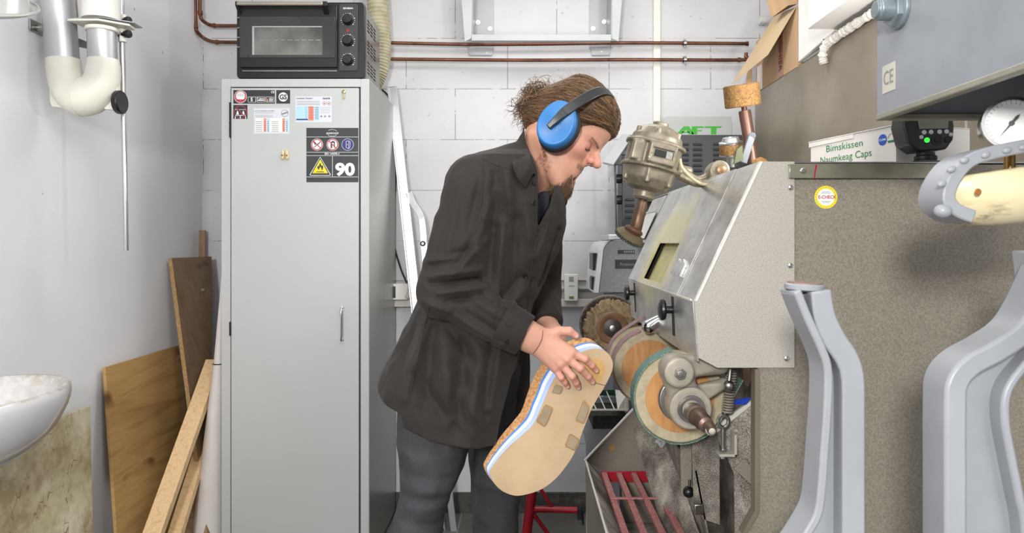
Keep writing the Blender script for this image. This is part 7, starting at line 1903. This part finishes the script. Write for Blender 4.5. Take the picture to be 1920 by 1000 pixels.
jseam([(754, 795), (752, 850), (756, 930), (744, 1000)]); jseam([(897, 830), (899, 900), (901, 960), (897, 1000)])
jseam([(890, 835), (891, 900), (893, 960)], 'inner_seam')
shoe = mat('dark shoe leather', (40, 36, 34), .5)
for x, y in ((-.30, DJ1), (-.10, DJ2)):
    pass
for i, (zz0, D) in enumerate(((J1, DJ1), (J2, DJ2))):
    cx = float((zz0[1][0]+zz0[2][0])/2)-.045
    def sh_(P, cx=cx, D=D):
        d = s_cap(P, (cx-.05, D, .055), (cx+.17, D, .040), .046, .036); d = smin(d, s_cap(P, (cx-.02, D, .09), (cx-.02, D, .12), .045), .03)
        return np.maximum(d, .001-P[2])
    sdf_obj('shoe', (cx-.13, D-.08, -.01), (cx+.24, D+.08, .18), .006, sh_, shoe, P_, it=1)
# ================================================================ ear defenders
ed = thing('ear_defenders', H(-.02, 0, .12), 'blue ear defenders with black headband worn on the head', 'ear defenders')
cupm = mat('sky blue plastic', (34, 108, 170), .45, var=.01)
for s in (-1, 1):
    c = H(.029 if s < 0 else .004, s*.088, -.015 if s < 0 else .0); ax = (lf*s-fw*.06*1).normalized()
    long_ = (upv_*.97-fw*.22).normalized(); short_ = ax.cross(long_).normalized()
    mb = MB(); n = 56; vs = []; fs = []
    prof = [(.88, .0, 0), (1.0, .003, 0), (1.02, .012, 0), (1.0, .022, .0), (.955, .0285, .0), (.90, .0300, 0), (.86, .0298, 0), (.45, .0318, -.0), (.12, .0325, 0)]
    for r, h_, sh2_ in prof:
        for k_ in range(n):
            a = 2*math.pi*k_/n; ca, sa = math.cos(a), math.sin(a)
            # slanted top face: thinner towards the front lower side
            hh = h_*(1+.12*ca-.16*sa*s) if h_ > .02 else h_
            vs.append(c+ax*hh*HS+long_*ca*.0505*r*HS*.98+short_*sa*.0385*r*HS*(1-.06*ca))
    m = len(prof)
    fs = [(i*n+k_, i*n+(k_+1) % n, (i+1)*n+(k_+1) % n, (i+1)*n+k_) for i in range(m-1) for k_ in range(n)]
    fs += [tuple(range(n-1, -1, -1)), tuple(range((m-1)*n, m*n))]
    cup = mb.add(vs, fs).build('ear_cup', cupm, ed, smooth=50)
    rg = []
    for k_ in range(n): 
        a = 2*math.pi*k_/n; rg.append(c-ax*.006*HS+long_*math.cos(a)*.046*HS+short_*math.sin(a)*.035*HS)
    MB().tube(rg, .0085, 12, closed=True).build('ear_cushion', M['blackmatte'], ed)
bandp = []
cpts = [(.025, .1275, -.034), (.028, .1285, -.010), (.031, .125, .016), (.035, .113, .046), (.038, .093, .078), (.041, .060, .107), (.043, 0, .1250)]
full = [(x, -y, z) for x, y, z in cpts]+[(x*(1-.75*y/.1285), y, z+.012*y/.1285) for x, y, z in reversed(cpts[:-1])]
pth = smooth_path([H(*p) for p in full], 6); ups_ = []
cc_ = H(.01, 0, .0)
for p in pth: ups_.append((p-cc_))
nP = len(pth); ww_ = []
for i in range(nP):
    t = abs(i/(nP-1)*2-1); ww_.append(.012 if t > .9 else (.013+.009*min(1, (.9-t)*4)))
bnd = MB().ribbon(pth, ww_, [.009 if abs(i/(nP-1)*2-1) > .72 else .005 for i in range(nP)], ups_).build('headband', mat('charcoal headband', (36, 36, 38), .32), ed, .002, seg=3)
# ================================================================ the held shoe sole
DSo = 1.562
out_px = [(1104, 657), (1123, 655), (1139, 662), (1148, 676), (1149, 690), (1145, 703), (1133, 727), (1120, 748), (1109, 768), (1101, 788), (1093, 808), (1081, 841), (1067, 867), (1043, 897), (1017, 917), (990, 927), (966, 930), (943, 922), (927, 907), (918.5, 888), (924, 875), (939, 856), (961, 834), (987, 812), (1003, 795), (1014, 771), (1024, 748), (1033, 726), (1046, 704), (1062, 685), (1082, 667)]
# thickness weight: thick at the arch side, thin at the toe
def wgt(i, n=len(out_px)):
    x, y = out_px[i]; t = (y-654)/276.0          # 0 heel .. 1 toe
    return float(np.interp(t, [0, .15, .35, .55, .75, 1], [.80, .9, 1.0, .85, .50, .35]))
sol = thing('shoe_sole', W(1035, 790, DSo+.02), 'large tan layered shoe sole with cork and blue-white edge held in hands', 'shoe sole')
cen_px = np.array([1040.0, 790.0])
vecT = Vector((-.62, .60, .50)).normalized()
layers = [('outsole', 0, .0035, (198, 172, 136), 'tan rubber outsole'), ('foam_layer', .0035, .0145, (170, 188, 232), 'lavender foam layer'), ('foam_layer', .0145, .0245, (222, 228, 240), 'white foam layer'), ('foam_layer', .0245, .030, (62, 132, 216), 'blue foam layer'), ('cork_layer', .030, .052, (186, 138, 92), 'speckled cork layer')]
Pp = [W(x, y, DSo) for x, y in out_px]; Wt = [wgt(i) for i in range(len(out_px))]
nq = len(Pp); P2_ = []; W2_ = []
for i in range(nq):
    p0, p1, p2, p3 = Pp[i-1], Pp[i], Pp[(i+1) % nq], Pp[(i+2) % nq]
    for t in (0, .2, .4, .6, .8):
        P2_.append(.5*((2*p1)+(-p0+p2)*t+(2*p0-5*p1+4*p2-p3)*t*t+(-p0+3*p1-3*p2+p3)*t**3)); W2_.append(Wt[i]*(1-t)+Wt[(i+1) % nq]*t)
Pp = P2_
nS = len(Pp)
cork = N('speckled cork'); cork.base(cork.ramp(cork.noise(170, 4, .75), [(.3, rgb((138, 92, 52))), (.5, rgb((188, 140, 92))), (.72, rgb((216, 178, 132)))])); cork.b.inputs['Roughness'].default_value = .85; cork.bump(cork.noise(200, 3, .7), .5, .001)
for name, h0, h1, colr, lbl in layers:
    R0_ = [Pp[i]+vecT*h0*W2_[i] for i in range(nS)]; R1_ = [Pp[i]+vecT*h1*W2_[i] for i in range(nS)]
    vs = R0_+R1_; fs = [tuple(range(nS)), tuple(range(2*nS-1, nS-1, -1))]+[(i, i+nS, (i+1) % nS+nS, (i+1) % nS) for i in range(nS)]
    if name == 'outsole':
        kk = N('tan rubber sheet'); kk.base(kk.ramp(kk.noise(12, 5, .6), [(.3, rgb((170, 145, 112))), (.7, rgb((184, 160, 127)))])); kk.b.inputs['Roughness'].default_value = .72
        kk.bump(kk.noise(300, 3, .7), .15, .0006); m_ = kk.m
    elif name == 'cork_layer': m_ = cork.m
    else: m_ = mat(lbl, colr, .75, var=.02, bump=(300, .1, .0006))
    ob = MB().add(vs, fs).build(name, m_, sol, .0006 if name == 'outsole' else 0, 40); ob['label'] = lbl
# pads, heel inset, seam
pm_ = mat('grey tan felt patch', (150, 134, 108), .85, var=.1, vscale=40, bump=(200, .3, .001)); gl = mat('glue stain', (158, 122, 78), .5, var=.08, vscale=30)
def onS(x, y, off): return W(x, y, DSo)+Vector((0, -off, 0))
for pts in ([(1022, 761), (1035, 768), (1022, 799), (1008, 789)], [(1042, 722), (1054, 727), (1050, 739), (1036, 736)], [(1094, 753), (1104, 766), (1095, 793), (1081, 787)], [(1069, 815), (1085, 826), (1077, 844), (1061, 836)]):
    cx = sum(p[0] for p in pts)/4; cy = sum(p[1] for p in pts)/4
    g = [(cx+(x-cx)*1.28, cy+(y-cy)*1.2) for x, y in pts]
    g2 = []
    for i in range(4):
        a, b = g[i], g[(i+1) % 4]
        for t in (.12, .5, .88): g2.append((a[0]+(b[0]-a[0])*t+(.8 if t == .5 else 0), a[1]+(b[1]-a[1])*t))
    MB().prism([onS(x, y, .0003) for x, y in g2], (0, -.0003, 0)).build('glue_stain', gl, sol, 0)
    MB().prism([onS(x, y, .0006) for x, y in pts], (0, -.0016, 0)).build('felt_patch', pm_, sol, .0004)
hp = [(1108, 674), (1118, 673), (1128, 677), (1134, 686), (1134, 696), (1131, 708), (1125, 718), (1105, 714), (1092, 706), (1094, 686)]
MB().prism([onS(x, y, .0003) for x, y in hp], (0, -.0004, 0)).build('heel_inset', mat('ochre glue field', (190, 150, 88), .45, var=.1, vscale=20), sol, 0)
mb = MB()
mb.prism([onS(x, y, .0004) for x, y in [(1112, 717), (1135, 722.5), (1134.5, 723.5), (1112, 718.2)]], (0, -.0005, 0)); mb.build('cut_line', mat('dark cut', (104, 82, 58), .8), sol, 0)
